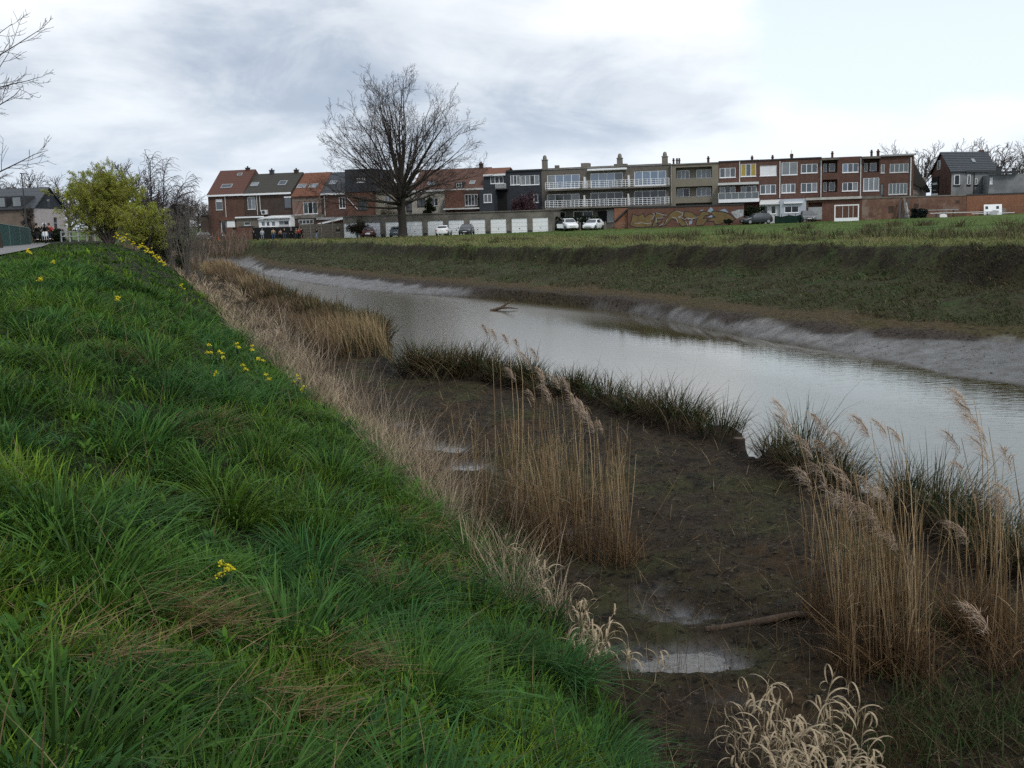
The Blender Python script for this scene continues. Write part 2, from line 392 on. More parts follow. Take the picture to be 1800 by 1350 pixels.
# ------------------------------------------------------------------ the ground: one sheet out to the horizon
def build_ground():
    ang = np.concatenate([np.linspace(-180, -46, 34)[:-1], np.linspace(-44, 44, 430), np.linspace(46, 180, 34)[1:]]) * math.pi / 180
    # finer rings where the ground is seen at a steeper angle
    rr = np.concatenate([np.linspace(0.3, 3, 10)[:-1], np.geomspace(3, 30, 210)[:-1], np.geomspace(30, 115, 270)[:-1], np.geomspace(115, 190, 45)[:-1], np.geomspace(190, 4500, 26)])
    A, Rr = np.meshgrid(ang, rr)
    X, Y = np.sin(A) * Rr, np.cos(A) * Rr
    Z = ground_z(X, Y)
    f, a, b, m, t = FOOT(Y), W1(Y), W2(Y), MUD(Y), TOP(Y)
    wob = 0.35 * fbm(X * 0.55, Y * 0.55, 3, 4)
    n1, n2, n3 = fbm(X * 0.7, Y * 0.7, 71, 5), fbm(X * 3.1, Y * 3.1, 81, 4), fbm(X * 0.15, Y * 0.15, 91, 4)
    def mix(c, d, k): return c * (1 - k[..., None]) + np.array(d) * k[..., None]
    C = np.zeros(X.shape + (3,))
    C[:] = (0.016, 0.021, 0.008)                                   # turf and soil under the bank grass
    C = mix(C, (0.040, 0.029, 0.016), sst(0.1, 0.6, n2 + 0.4 * n1) * 0.7)
    bench = sst(-0.25, 0.35, X - f)
    cb = np.zeros_like(C); cb[:] = (0.036, 0.027, 0.017)
    cb = mix(cb, (0.052, 0.034, 0.018), sst(0.0, 0.5, n1))
    cb = mix(cb, (0.042, 0.043, 0.018), sst(0.0, 0.5, fbm(X * 0.9, Y * 0.9, 101, 4)) * 0.8)      # algae
    cb = mix(cb, (0.018, 0.014, 0.011), sst(0.15, 0.5, n2) * 0.8)
    wetb = sst(0.42, 0.33, Z)
    cb = mix(cb, (0.022, 0.018, 0.016), wetb)
    C = C * (1 - bench[..., None]) + cb * bench[..., None]
    rim = sst(1.0, 0.2, np.abs(X - (a + wob * 1.5) + 0.3))
    C = mix(C, (0.014, 0.011, 0.008), rim * (X > f) * (X < a + 1))
    bed = sst(-0.2, 0.2, X - a - wob)
    C = mix(C, (0.050, 0.042, 0.024), bed)
    mud = sst(-0.4, 0.3, X - b)
    cm = np.zeros_like(C); cm[:] = (0.052, 0.043, 0.036)
    cm = mix(cm, (0.036, 0.029, 0.023), sst(-0.1, 0.5, n2 + 0.5 * n1))
    C = C * (1 - mud[..., None]) + cm * mud[..., None]
    tm = (X - m) / np.maximum(t - m, 0.5)
    och = sst(0.0, 0.10, tm + 0.05 * n1)
    C = mix(C, (0.070, 0.052, 0.026), och)
    C = mix(C, (0.062, 0.052, 0.022), och * sst(0.0, 0.5, n1))
    grn = sst(0.12, 0.30, tm + 0.10 * n1)
    cg = np.zeros_like(C); cg[:] = (0.042, 0.048, 0.020)
    cg = mix(cg, (0.040, 0.032, 0.018), sst(-0.1, 0.45, n2))
    cg = mix(cg, (0.034, 0.056, 0.018), sst(0.2, 0.6, fbm(X * 0.5, Y * 0.5, 111, 4)))
    C = C * (1 - grn[..., None]) + cg * grn[..., None]
    scarp = sst(0.84, 0.90, tm + 0.07 * n1) * sst(1.02, 0.985, tm)
    C = mix(C, (0.027, 0.022, 0.014), scarp * sst(-0.6, 0.1, n2 + 0.6 * n1))
    fld = sst(0.98, 1.03, tm)
    cf = np.zeros_like(C); cf[:] = (0.085, 0.125, 0.034)
    cf = mix(cf, (0.130, 0.118, 0.055), sst(38, 8, X - t) * sst(-0.5, 0.4, n3 + n1) * 0.9)
    cf = mix(cf, (0.050, 0.090, 0.022), sst(0.0, 0.5, n3))
    C = C * (1 - fld[..., None]) + cf * fld[..., None]
    wet = np.maximum(wetb * bench * (X < a + 1), sst(0.1, -0.4, X - m - 1.0 * n1) * mud * (0.75 + 0.25 * n2))
    wet = np.where(X < f, 0, wet) * (X < m + 1.5)
    ny, nx = X.shape
    idx = np.arange(ny * nx).reshape(ny, nx)
    F = np.stack([idx[:-1, :-1], idx[:-1, 1:], idx[1:, 1:], idx[1:, :-1]], -1).reshape(-1, 4)
    V_ = np.stack([X, Y, Z], -1).reshape(-1, 3)
    me = np_mesh('ground', V_, F, C.reshape(-1, 3), True, {'wet': wet.reshape(-1)})
    m_ = bpy.data.materials.new('bank_soil_and_turf'); m_.use_nodes = True; t_ = m_.node_tree; p = t_.nodes['Principled BSDF']
    at = N('ShaderNodeAttribute', t_); at.attribute_name = 'Col'; wt = N('ShaderNodeAttribute', t_); wt.attribute_name = 'wet'
    g = N('ShaderNodeTexCoord', t_)
    n = N('ShaderNodeTexNoise', t_); n.inputs['Scale'].default_value = 5; n.inputs['Detail'].default_value = 10; n.inputs['Roughness'].default_value = 0.7
    LK(g.outputs['Object'], n.inputs['Vector'], t_)
    mr = N('ShaderNodeMapRange', t_); LK(n.outputs['Fac'], mr.inputs[0], t_); mr.inputs[1].default_value = 0.3; mr.inputs[2].default_value = 0.7; mr.inputs[3].default_value = 0.55; mr.inputs[4].default_value = 1.45
    sc = N('ShaderNodeVectorMath', t_, operation='SCALE'); LK(at.outputs['Color'], sc.inputs[0], t_); LK(mr.outputs[0], sc.inputs['Scale'], t_)
    pit_shade = N('ShaderNodeTexNoise', t_); pit_shade.inputs['Scale'].default_value = 8.5; pit_shade.inputs['Detail'].default_value = 3; pit_shade.inputs['Distortion'].default_value = 0.8  # shade of small holes painted into the colour as dark spots
    LK(g.outputs['Object'], pit_shade.inputs['Vector'], t_)
    pr_ = N('ShaderNodeMapRange', t_); LK(pit_shade.outputs['Fac'], pr_.inputs[0], t_); pr_.inputs[1].default_value = 0.36; pr_.inputs[2].default_value = 0.45; pr_.inputs[3].default_value = 0.28; pr_.inputs[4].default_value = 1.0
    s2 = N('ShaderNodeVectorMath', t_, operation='SCALE'); LK(sc.outputs[0], s2.inputs[0], t_); LK(pr_.outputs[0], s2.inputs['Scale'], t_)
    LK(s2.outputs[0], p.inputs['Base Color'], t_)
    # wet mud: glossy film broken up by lumps
    n2_ = N('ShaderNodeTexNoise', t_); n2_.inputs['Scale'].default_value = 2.2; n2_.inputs['Detail'].default_value = 8; n2_.inputs['Roughness'].default_value = 0.7
    LK(g.outputs['Object'], n2_.inputs['Vector'], t_)
    r2 = N('ShaderNodeMapRange', t_); LK(n2_.outputs['Fac'], r2.inputs[0], t_); r2.inputs[1].default_value = 0.38; r2.inputs[2].default_value = 0.62; r2.inputs[3].default_value = 1.0; r2.inputs[4].default_value = 0.74
    mu = N('ShaderNodeMath', t_, operation='MULTIPLY'); LK(wt.outputs['Fac'], mu.inputs[0], t_); LK(r2.outputs[0], mu.inputs[1], t_)
    rr_ = N('ShaderNodeMapRange', t_); LK(mu.outputs[0], rr_.inputs[0], t_); rr_.inputs[3].default_value = 0.92; rr_.inputs[4].default_value = 0.13
    LK(rr_.outputs[0], p.inputs['Roughness'], t_)
    sp = N('ShaderNodeMapRange', t_); LK(mu.outputs[0], sp.inputs[0], t_); sp.inputs[3].default_value = 0.12; sp.inputs[4].default_value = 0.95
    LK(sp.outputs[0], p.inputs['Specular IOR Level'], t_)
    n3_ = N('ShaderNodeTexNoise', t_); n3_.inputs['Scale'].default_value = 14; n3_.inputs['Detail'].default_value = 7; n3_.inputs['Roughness'].default_value = 0.65
    LK(g.outputs['Object'], n3_.inputs['Vector'], t_)
    bp = N('ShaderNodeBump', t_); bp.inputs['Strength'].default_value = 1.0; bp.inputs['Distance'].default_value = 0.09
    # a water film smooths the relief
    fl = N('ShaderNodeMapRange', t_); LK(mu.outputs[0], fl.inputs[0], t_); fl.inputs[3].default_value = 1.0; fl.inputs[4].default_value = 0.16; LK(fl.outputs[0], bp.inputs['Strength'], t_)
    LK(n3_.outputs['Fac'], bp.inputs['Height'], t_); LK(bp.outputs[0], p.inputs['Normal'], t_)
    o = link('ground', me, m_); tag(o, 'river banks, mud bench and green field as one ground', None, None, 'structure')
    return o
build_ground()

# ------------------------------------------------------------------ the river and the puddles
def water_mat(name, base, scale, strength, stretch, ior=1.5):
    m = bpy.data.materials.new(name); m.use_nodes = True; t = m.node_tree; p = t.nodes['Principled BSDF']
    p.inputs['Base Color'].default_value = (*base, 1); p.inputs['Roughness'].default_value = 0.06
    ca = N('ShaderNodeAttribute', t); ca.attribute_name = 'calm'
    p.inputs['IOR'].default_value = ior; p.inputs['Specular IOR Level'].default_value = 1.0
    g = N('ShaderNodeTexCoord', t); mp = N('ShaderNodeMapping', t); mp.inputs['Rotation'].default_value = (0, 0, R(12)); mp.inputs['Scale'].default_value = stretch
    LK(g.outputs['Object'], mp.inputs['Vector'], t)
    n = N('ShaderNodeTexNoise', t); n.inputs['Scale'].default_value = scale; n.inputs['Detail'].default_value = 4; n.inputs['Roughness'].default_value = 0.55; n.inputs['Distortion'].default_value = 0.4
    LK(mp.outputs[0], n.inputs['Vector'], t)
    # calm and ruffled stretches
    n2 = N('ShaderNodeTexNoise', t); n2.inputs['Scale'].default_value = 0.09; n2.inputs['Detail'].default_value = 3; LK(g.outputs['Object'], n2.inputs['Vector'], t)
    r = N('ShaderNodeMapRange', t); LK(n2.outputs['Fac'], r.inputs[0], t); r.inputs[1].default_value = 0.35; r.inputs[2].default_value = 0.65; r.inputs[3].default_value = strength * 0.45; r.inputs[4].default_value = strength
    b = N('ShaderNodeBump', t); b.inputs['Distance'].default_value = 0.06
    # the reach upstream lies in the lee of the bank and is calm
    sy = N('ShaderNodeSeparateXYZ', t); LK(g.outputs['Object'], sy.inputs[0], t)
    lee = N('ShaderNodeMapRange', t); LK(sy.outputs[1], lee.inputs[0], t); lee.inputs[1].default_value = 20; lee.inputs[2].default_value = 48; lee.inputs[3].default_value = 3.0; lee.inputs[4].default_value = 0.6
    # ripples too small to see one by one widen the mirror image with distance
    far = N('ShaderNodeMapRange', t); LK(sy.outputs[1], far.inputs[0], t); far.inputs[1].default_value = 14; far.inputs[2].default_value = 45; far.inputs[3].default_value = 0.10; far.inputs[4].default_value = 0.19
    ic = N('ShaderNodeMapRange', t); LK(ca.outputs['Fac'], ic.inputs[0], t); ic.inputs[3].default_value = 1.0; ic.inputs[4].default_value = 0.15
    fr_ = N('ShaderNodeMath', t, operation='MULTIPLY'); LK(far.outputs[0], fr_.inputs[0], t); LK(ic.outputs[0], fr_.inputs[1], t)
    if name == 'river_water': LK(fr_.outputs[0], p.inputs['Roughness'], t)
    mu = N('ShaderNodeMath', t, operation='MULTIPLY'); LK(r.outputs[0], mu.inputs[0], t); LK(lee.outputs[0], mu.inputs[1], t)
    LK(mu.outputs[0], b.inputs['Strength'], t); LK(n.outputs['Fac'], b.inputs['Height'], t); LK(b.outputs[0], p.inputs['Normal'], t)
    return m
def build_water():
    ys = np.concatenate([np.linspace(-60, 0, 8)[:-1], np.linspace(0, 160, 60), np.linspace(162, 190, 6)])
    V_, F = [], []
    for y in ys:
        a, b = float(W1(y)) - 1.6, float(MUD(y)) + 0.5
        V_ += [(a + (b - a) * k / 24, y, 0.0) for k in range(25)]
    for i in range(len(ys) - 1): F += [(25 * i + k, 25 * i + k + 1, 25 * i + k + 26, 25 * i + k + 25) for k in range(24)]
    VV = np.array(V_); gap = W2(VV[:, 1]) - VV[:, 0]
    calm = sst(6.2, 3.4, gap + .9 * fbm(VV[:, 0] * .4, VV[:, 1] * .4, 721, 3)) * sst(58, 44, VV[:, 1])      # still strip in the lee of the far bank
    me = np_mesh('river', VV, np.array(F), extra={'calm': calm})
    tag(link('river', me, water_mat('river_water', (0.045, 0.036, 0.014), 3.4, 0.045, (0.5, 1.6, 1))), 'murky brown tidal river between muddy banks', None, None, 'structure')
    pm = water_mat('puddle_water', (0.02, 0.017, 0.012), 9, 0.10, (1, 1, 1), 1.45)
    # shallow water standing in the lowest hollows of the bench, one sheet for each hollow
    for k, (hx, hy, hr, hd) in enumerate(HOLLOWS):
        lev = .338 + .003 * k; c = .03; m = int(hr * 2.2 / c)
        gx, gy = np.meshgrid(hx + np.arange(-m, m + 1) * c, hy + np.arange(-m, m + 1) * c)
        zz = ground_z(gx, gy); rad = np.hypot(gx - hx, gy - hy) / hr + .5 * fbm(gx * 2.2, gy * 2.2, 701 + k, 3)
        keep = (zz < lev + .012) & (rad < 1.5)
        cell = keep[:-1, :-1] & keep[1:, :-1] & keep[:-1, 1:] & keep[1:, 1:]
        if cell.sum() < 30: continue
        idx = np.arange(gx.size).reshape(gx.shape)
        F = np.stack([idx[:-1, :-1], idx[:-1, 1:], idx[1:, 1:], idx[1:, :-1]], -1)[cell]
        used = np.unique(F); remap = np.full(gx.size, -1); remap[used] = np.arange(len(used))
        me = np_mesh('puddle', np.stack([gx.ravel()[used], gy.ravel()[used], np.full(len(used), lev)], -1), remap[F], smooth=True)
        tag(link('puddle', me, pm), 'shallow puddle shining on the dark mud bench', None, None, 'structure')
build_water()

# ------------------------------------------------------------------ tarmac path on the dyke
def build_path():
    ys = np.linspace(-10, 106, 80); V_, F = [], []
    for i, y in enumerate(ys):
        c = float(PATHC(y)); t = np.array([float(PATHC(y + .5) - PATHC(y - .5)), 1.0]); t /= np.linalg.norm(t); n = np.array([t[1], -t[0]])
        for s in (-1, 1):
            V_.append((c + s * n[0] * 1.5, y + s * n[1] * 1.5, CREST + 0.10))
    for i in range(len(ys) - 1): F.append((2 * i, 2 * i + 1, 2 * i + 3, 2 * i + 2))
    me = np_mesh('path', np.array(V_), np.array(F))
    tag(link('path', me, pmat('grey_tarmac', (0.17, 0.165, 0.165), 0.9, 0.2, 0.15, 2.0, 0.2, 60)), 'grey tarmac path along the dyke', None, None, 'structure')
build_path()
# ------------------------------------------------------------------ building kit
white = pmat('white_paint', (0.80, 0.82, 0.84), 0.45, 0.4, 0.05, 2)
offwhite = pmat('dull_white_paint', (0.55, 0.56, 0.56), 0.6, 0.3, 0.12, 2)
dkframe = pmat('dark_frame', (0.035, 0.037, 0.04), 0.5, 0.4)
zinc = pmat('grey_zinc', (0.30, 0.31, 0.32), 0.5, 0.4, 0.15, 2)
concrete = pmat('weathered_concrete', (0.185, 0.170, 0.150), 0.9, 0.15, 0.25, 1.2, tint=(0.11, 0.10, 0.085))
potclay = pmat('chimney_clay', (0.07, 0.045, 0.036), 0.85, 0.2, 0.3, 4)
darkstuff = pmat('near_black', (0.012, 0.012, 0.013), 0.8, 0.2)
def glass(name, rgb, ior=1.9, rough=0.06):
    return pmat(name, rgb, rough, 0.6, 0.25, 1.1, ior=ior)
GL = {'d': glass('dark_window_glass', (0.016, 0.019, 0.022), 1.6), 'b': glass('painted_sky_glass', (0.065, 0.115, 0.19), 2.1), 'c': glass('curtained_window_glass', (0.17, 0.19, 0.205), 1.6),  # 'b' panes: blue of the reflected sky put into the base colour
      'g': glass('green_grey_window_glass', (0.062, 0.080, 0.082), 1.8), 'm': glass('grey_window_glass', (0.034, 0.043, 0.053), 1.8), 'y': glass('yellow_curtain_glass', (0.30, 0.22, 0.03), 1.5),
      's': pmat('white_shutter', (0.70, 0.71, 0.73), 0.5, 0.3, 0.05, 1)}
b_red = brickmat('old_red_brick', (0.110, 0.050, 0.037), (0.084, 0.041, 0.032), (0.14, 0.11, 0.095), 0.25)
b_warm = brickmat('warm_red_brick', (0.130, 0.056, 0.038), (0.105, 0.046, 0.033), (0.16, 0.12, 0.10), 0.25)
b_dark = brickmat('sooty_brown_brick', (0.066, 0.041, 0.032), (0.050, 0.035, 0.029), (0.09, 0.08, 0.07), 0.35, (0.045, 0.042, 0.038))
b_pink = brickmat('pinkish_brick', (0.21, 0.12, 0.095), (0.18, 0.10, 0.082), (0.2, 0.17, 0.15), 0.2)
b_orange = brickmat('orange_brick', (0.22, 0.080, 0.040), (0.175, 0.066, 0.036), (0.28, 0.2, 0.15), 0.2)
b_worn = brickmat('worn_mixed_brick', (0.17, 0.080, 0.050), (0.13, 0.065, 0.045), (0.16, 0.13, 0.11), 0.4, (0.22, 0.17, 0.14))
b_grey = brickmat('grey_brown_brick', (0.135, 0.120, 0.102), (0.115, 0.103, 0.088), (0.17, 0.155, 0.14), 0.15)
beige = pmat('beige_render', (0.205, 0.185, 0.148), 0.9, 0.15, 0.10, 0.8)
grend = pmat('patchy_grey_render', (0.22, 0.23, 0.24), 0.9, 0.15, 0.22, 0.9, tint=(0.13, 0.135, 0.14))
cream = pmat('cream_render', (0.40, 0.38, 0.33), 0.9, 0.15, 0.15, 0.9)
slateface = brickmat('dark_slate_cladding', (0.046, 0.052, 0.062), (0.036, 0.041, 0.050), (0.022, 0.024, 0.028), 0.15, size=(0.5, 0.3))
navy = pmat('anthracite_cladding', (0.036, 0.043, 0.052), 0.6, 0.3, 0.15, 1)
r_orange = roofmat('orange_pantiles', (0.185, 0.075, 0.044), (0.130, 0.058, 0.038), 0.34, 0.28, (0.10, 0.06, 0.04), 0.25)
r_red = roofmat('brown_red_tiles', (0.115, 0.054, 0.040), (0.090, 0.045, 0.036), 0.38, 0, (0.08, 0.05, 0.04), 0.25)
r_old = roofmat('weathered_red_tiles', (0.125, 0.060, 0.044), (0.095, 0.050, 0.040), 0.34, 0, (0.07, 0.055, 0.045), 0.4)
r_moss = roofmat('dark_mossy_tiles', (0.048, 0.045, 0.041), (0.060, 0.056, 0.049), 0.34, 0, (0.042, 0.041, 0.034), 0.4)
r_slate = roofmat('anthracite_tiles', (0.055, 0.060, 0.068), (0.045, 0.050, 0.058), 0.42, 0, (0.04, 0.044, 0.05), 0.2, 0.5)

class Frame:
    def __init__(s, ox, oy, ang):
        s.o = np.array([ox, oy]); s.a = ang
        s.u = np.array([math.cos(ang), math.sin(ang)]); s.n = np.array([-math.sin(ang), math.cos(ang)])
    def hit(s, px, py, v):
        d = ray(px, py); t = (v + s.o @ s.n) / (d[:2] @ s.n)
        P = d * t; return float((P[:2] - s.o) @ s.u), float(EYE + P[2])
    def pt(s, u, v): return s.o + u * s.u + v * s.n
ROW = Frame(0, 162, math.atan(-0.27))

class House:
    """a building whose front lies in the plane at depth v of a frame; photograph coordinates give its real size"""
    def __init__(s, name, label, cat, x0, x1, ytop, v=0.0, depth=8.0, ybase=None, fr=ROW, group=None, zb=None):
        s.fr, s.v, s.depth = fr, v, depth
        ym = ytop + 30
        u0, u1 = fr.hit(x0, ym, v)[0], fr.hit(x1, ym, v)[0]
        s.uc = (u0 + u1) / 2
        p = fr.pt(s.uc, v)
        s.zb = zb if zb is not None else (gz(*p) - 0.35 if ybase is None else fr.hit((x0 + x1) / 2, ybase, v)[1])
        s.x0, s.x1 = u0 - s.uc + 0.004, u1 - s.uc - 0.004
        s.h = fr.hit((x0 + x1) / 2, ytop, v)[1] - s.zb
        s.root = empty(name, (p[0], p[1], s.zb), fr.a, label, cat, group)
    def L(s, px, py, dv=0.0):
        u, z = s.fr.hit(px, py, s.v + dv); return u - s.uc, z - s.zb
    def rect(s, x0, y0, x1, y1, dv=0.0):
        ym, xm = (y0 + y1) / 2, (x0 + x1) / 2
        return s.L(x0, ym, dv)[0], s.L(x1, ym, dv)[0], s.L(xm, y1, dv)[1], s.L(xm, y0, dv)[1]
    def wall(s, mat, holes=(), name='wall', gable=None, h=None, rev=0.16, parent=None):
        h = h or s.h
        mb = MB(); x0, x1, d = s.x0, s.x1, s.depth
        H = [(max(a, x0 + .02), min(b, x1 - .02), max(c, 0.02), min(e, h - .02), r) for a, b, c, e, r in holes]
        xs = sorted({x0, x1, *[q[0] for q in H], *[q[1] for q in H]}); zs = sorted({0, h, *[q[2] for q in H], *[q[3] for q in H]})
        for i in range(len(xs) - 1):
            for j in range(len(zs) - 1):
                cx, cz = (xs[i] + xs[i + 1]) / 2, (zs[j] + zs[j + 1]) / 2
                if any(q[0] < cx < q[1] and q[2] < cz < q[3] for q in H): continue
                mb.quad((xs[i], 0, zs[j]), (xs[i + 1], 0, zs[j]), (xs[i + 1], 0, zs[j + 1]), (xs[i], 0, zs[j + 1]))
        for a, b, c, e, r in H:
            mb.quad((a, 0, c), (a, r, c), (a, r, e), (a, 0, e)); mb.quad((b, 0, c), (b, 0, e), (b, r, e), (b, r, c))
            mb.quad((a, 0, e), (a, r, e), (b, r, e), (b, 0, e)); mb.quad((a, 0, c), (b, 0, c), (b, r, c), (a, r, c))
            mb.quad((a, r, c), (b, r, c), (b, r, e), (a, r, e))
        mb.quad((x1, 0, 0), (x1, d, 0), (x1, d, h), (x1, 0, h)); mb.quad((x0, 0, 0), (x0, 0, h), (x0, d, h), (x0, d, 0))
        mb.quad((x1, d, 0), (x0, d, 0), (x0, d, h), (x1, d, h)); mb.quad((x0, 0, h), (x1, 0, h), (x1, d, h), (x0, d, h))
        if gable:
            yr, zr = gable
            mb.prism([(0.02, h), (d - .02, h), (yr, zr - .14)], 'x', x0 + .01, x1 - .01)
        return mb.build(name, mat, parent or s.root)
    def window(s, r, n=2, pane='d', frame=None, rows=1, y=0.10, fw=0.075, parent=None, name='window', sill=True, panes=None):
        """r = local rect; frame with mullions, each pane a sub-part"""
        a, b, c, e = r; fm = frame or white
        mb = MB(); t = 0.07
        w = (b - a - fw) / n; hh = (e - c - fw) / rows
        for i in range(n + 1): mb.box(a + i * w, a + i * w + fw, y - t, y, c, e)
        for j in range(rows + 1):
            for i in range(n): mb.box(a + i * w + fw, a + (i + 1) * w, y - t + .004, y - .004, c + j * hh, c + j * hh + fw)
        if sill: mb.box(a - .06, b + .06, -0.07, y - t - .002, c - 0.07, c - .003)
        o = mb.build(name, fm, parent or s.root)
        for i in range(n):
            for j in range(rows):
                p = MB().quad((a + i * w + fw, y - .03, c + j * hh + fw), (a + (i + 1) * w, y - .03, c + j * hh + fw), (a + (i + 1) * w, y - .03, c + (j + 1) * hh), (a + i * w + fw, y - .03, c + (j + 1) * hh))
                k = (panes[i % len(panes)] if panes else pane)
                p.build('pane', GL[k], o)
        return o
    def fill(s, specs, mat, **kw):
        """wall with all its windows: spec = (x0,y0,x1,y1,n,panes,frame)"""
        rs = [s.rect(*q[:4]) for q in specs]
        s.wall(mat, [(*r, 0.16) for r in rs], **kw)
        for q, r in zip(specs, rs):
            s.window(r, q[4], panes=q[5], frame=q[6] if len(q) > 6 else white, rows=q[7] if len(q) > 7 else 1)
    def box(s, name, mat, x0, y0, x1, y1, dv0=-0.3, dv1=0.0, parent=None, bevel=0):
        a, b, c, e = s.rect(x0, y0, x1, y1, dv0)
        return MB().box(a, b, dv0, dv1, c, e).build(name, mat, parent or s.root, bevel=bevel)
    def pipe(s, x, y0, y1, mat=None, r=0.055, x1=None):
        a = s.L(x, y0, -0.1); b = s.L(x1 if x1 else x, y1, -0.1)
        return MB().tube([(a[0], -0.1, a[1]), ((a[0] if x1 is None else b[0]), -0.1, b[1])], r, 8).build('drain_pipe', mat or offwhite, s.root)
    def roof(s, yr, rd, mat, over=0.3, xr=None, fascia=white, th=0.14, gable_mat=None):
        xm = xr if xr else None
        cx = (s.x0 + s.x1) / 2
        # ridge height from the photograph at the ridge's own depth
        d_ = s.fr.pt(s.uc + cx, s.v + rd)
        pxm = 900 + FPX * d_[0] / d_[1]
        zr = s.L(xm or pxm, yr, rd)[1]
        k = (zr - s.h) / rd
        s.rf = (s.h, k, rd, zr)
        y0, z0 = -over, s.h - over * k + .1
        poly = [(y0, z0 - th), (y0, z0), (rd, zr + .1), (2 * rd + over, z0), (2 * rd + over, z0 - th), (rd, zr + .1 - th * 1.15)]
        o = MB().prism(poly, 'x', s.x0 - .02, s.x1 + .02).build('roof', mat, s.root, fixn=True)
        if fascia: MB().box(s.x0, s.x1, -over - .06, -over - .003, z0 - .28, z0 - .01).build('gutter', fascia, s.root)
        s.roofo = o
        return o
    def on_roof(s, px, py):
        h, k, rd, zr = s.rf
        # intersect the view ray with the front slope z = h + .1 + k*y
        p0 = np.array([0, 0, EYE]); d = ray(px, py)
        base = s.fr.pt(s.uc, s.v)
        def loc(P): q = P[:2] - base; return np.array([q @ s.fr.u, q @ s.fr.n, P[2] - s.zb])
        a, b = loc(p0), loc(p0 + d)
        dd = b - a; t = (h + .1 + k * a[1] - a[2]) / (dd[2] - k * dd[1])
        return a + t * dd
    def skylight(s, x0, y0, x1, y1, pane='c'):
        h, k, rd, zr = s.rf
        nrm = np.array([0, -k, 1]); nrm /= np.linalg.norm(nrm)
        P = [s.on_roof(x0, y1), s.on_roof(x1, y1), s.on_roof(x1, y0), s.on_roof(x0, y0)]
        a, b = min(P[0][0], P[3][0]), max(P[1][0], P[2][0]); ya, yb = P[0][1], P[2][1]
        def q(x, y, o): return np.array([x, y, h + .1 + k * y]) + nrm * o
        mb = MB(); f = 0.10
        for (xa, xb, y_a, y_b) in ((a, b, ya, ya + f), (a, b, yb - f, yb), (a, a + f, ya + f, yb - f), (b - f, b, ya + f, yb - f)):
            lo = [q(xa, y_a, 0), q(xb, y_a, 0), q(xb, y_b, 0), q(xa, y_b, 0)]; hi = [q(xa, y_a, .1), q(xb, y_a, .1), q(xb, y_b, .1), q(xa, y_b, .1)]
            mb.add(lo + hi, [(0, 3, 2, 1), (4, 5, 6, 7), (0, 1, 5, 4), (1, 2, 6, 5), (2, 3, 7, 6), (3, 0, 4, 7)])
        o = mb.build('skylight', zinc, s.root)
        MB().quad(q(a + f, ya + f, .06), q(b - f, ya + f, .06), q(b - f, yb - f, .06), q(a + f, yb - f, .06)).build('pane', GL[pane], o)
    def chimney(s, x0, y0, x1, y1, dv, mat, pots=1, cowl=True, parent=None):
        a, b, c, e = s.rect(x0, y0, x1, y1, dv); w = (b - a)
        mb = MB().box(a, b, dv - w / 2, dv + w / 2, c - 1.2, e).box(a - .06, b + .06, dv - w / 2 - .06, dv + w / 2 + .06, e + .003, e + .12)
        o = mb.build('chimney', mat, parent or s.root)
        for i in range(pots):
            xx = a + w * (i + .5) / pots
            MB().lathe((xx, dv, e + .12), [(0.14, 0), (0.11, 0.16), (0.14, 0.18), (0.14, 0.24)], 10).build('chimney_pot', potclay, o)
        return o

# ================================================================== the terrace behind the field, left to right
h = House('corner_house', 'red brick corner house with red-brown tiled roof and arched shuttered window', 'house', 367, 430, 340, 0, 9)
h.fill([(379, 350, 391, 369, 1, 'm', offwhite), (389, 388, 398, 414, 1, 'd', white)], b_red, gable=(4.5, h.L(405, 299, 4.5)[1]))
h.roof(299, 4.5, r_red)
h.skylight(391.5, 324, 406, 331, 'm'); h.skylight(419, 304.5, 424.5, 309, 'd')
h.box('shutter', GL['s'], 380, 350, 390.5, 355, 0.02, 0.06)
h.pipe(395, 343, 382)
h.chimney(433, 296, 438.5, 307, 4.5, b_dark, 1)
h.box('porch_panel', white, 399, 388, 413, 405, -0.12, -0.02)
h.box('porch_beam', b_warm, 386, 382, 420, 387.5, -0.25, -0.01)

h = House('terraced_house', 'dark brown brick double house under a mossy dark roof with two small skylights', 'house', 430, 514.5, 338, 0, 9)
h.fill([(435, 346, 449, 368, 2, 'mc', offwhite), (499, 346, 512, 366, 1, 'm', dkframe)], b_dark, gable=(4.5, h.L(472, 304.5, 4.5)[1]))
h.roof(304.5, 4.5, r_moss)
h.skylight(444, 321, 452, 327.5, 'c'); h.skylight(493, 318, 501, 326, 'm')
h.box('roller_box', white, 499, 345, 512, 347.5, -0.08, -0.01)
h.pipe(450.5, 340, 378); h.pipe(456, 342, 372)
h.chimney(475, 300, 481, 307, 4.5, dkframe, 1); h.chimney(518, 299.5, 524, 306, 4.5, b_dark, 1)
ac = h.box('air_conditioner', offwhite, 459, 369, 469, 377, -0.45, -0.02)
a, b, c, e = h.rect(460, 369.5, 466, 376.5, -0.45)
MB().tube([((a + b) / 2, -0.455, (c + e) / 2), ((a + b) / 2, -0.475, (c + e) / 2)], (b - a) * .45, 16).build('fan_grille', dkframe, ac)

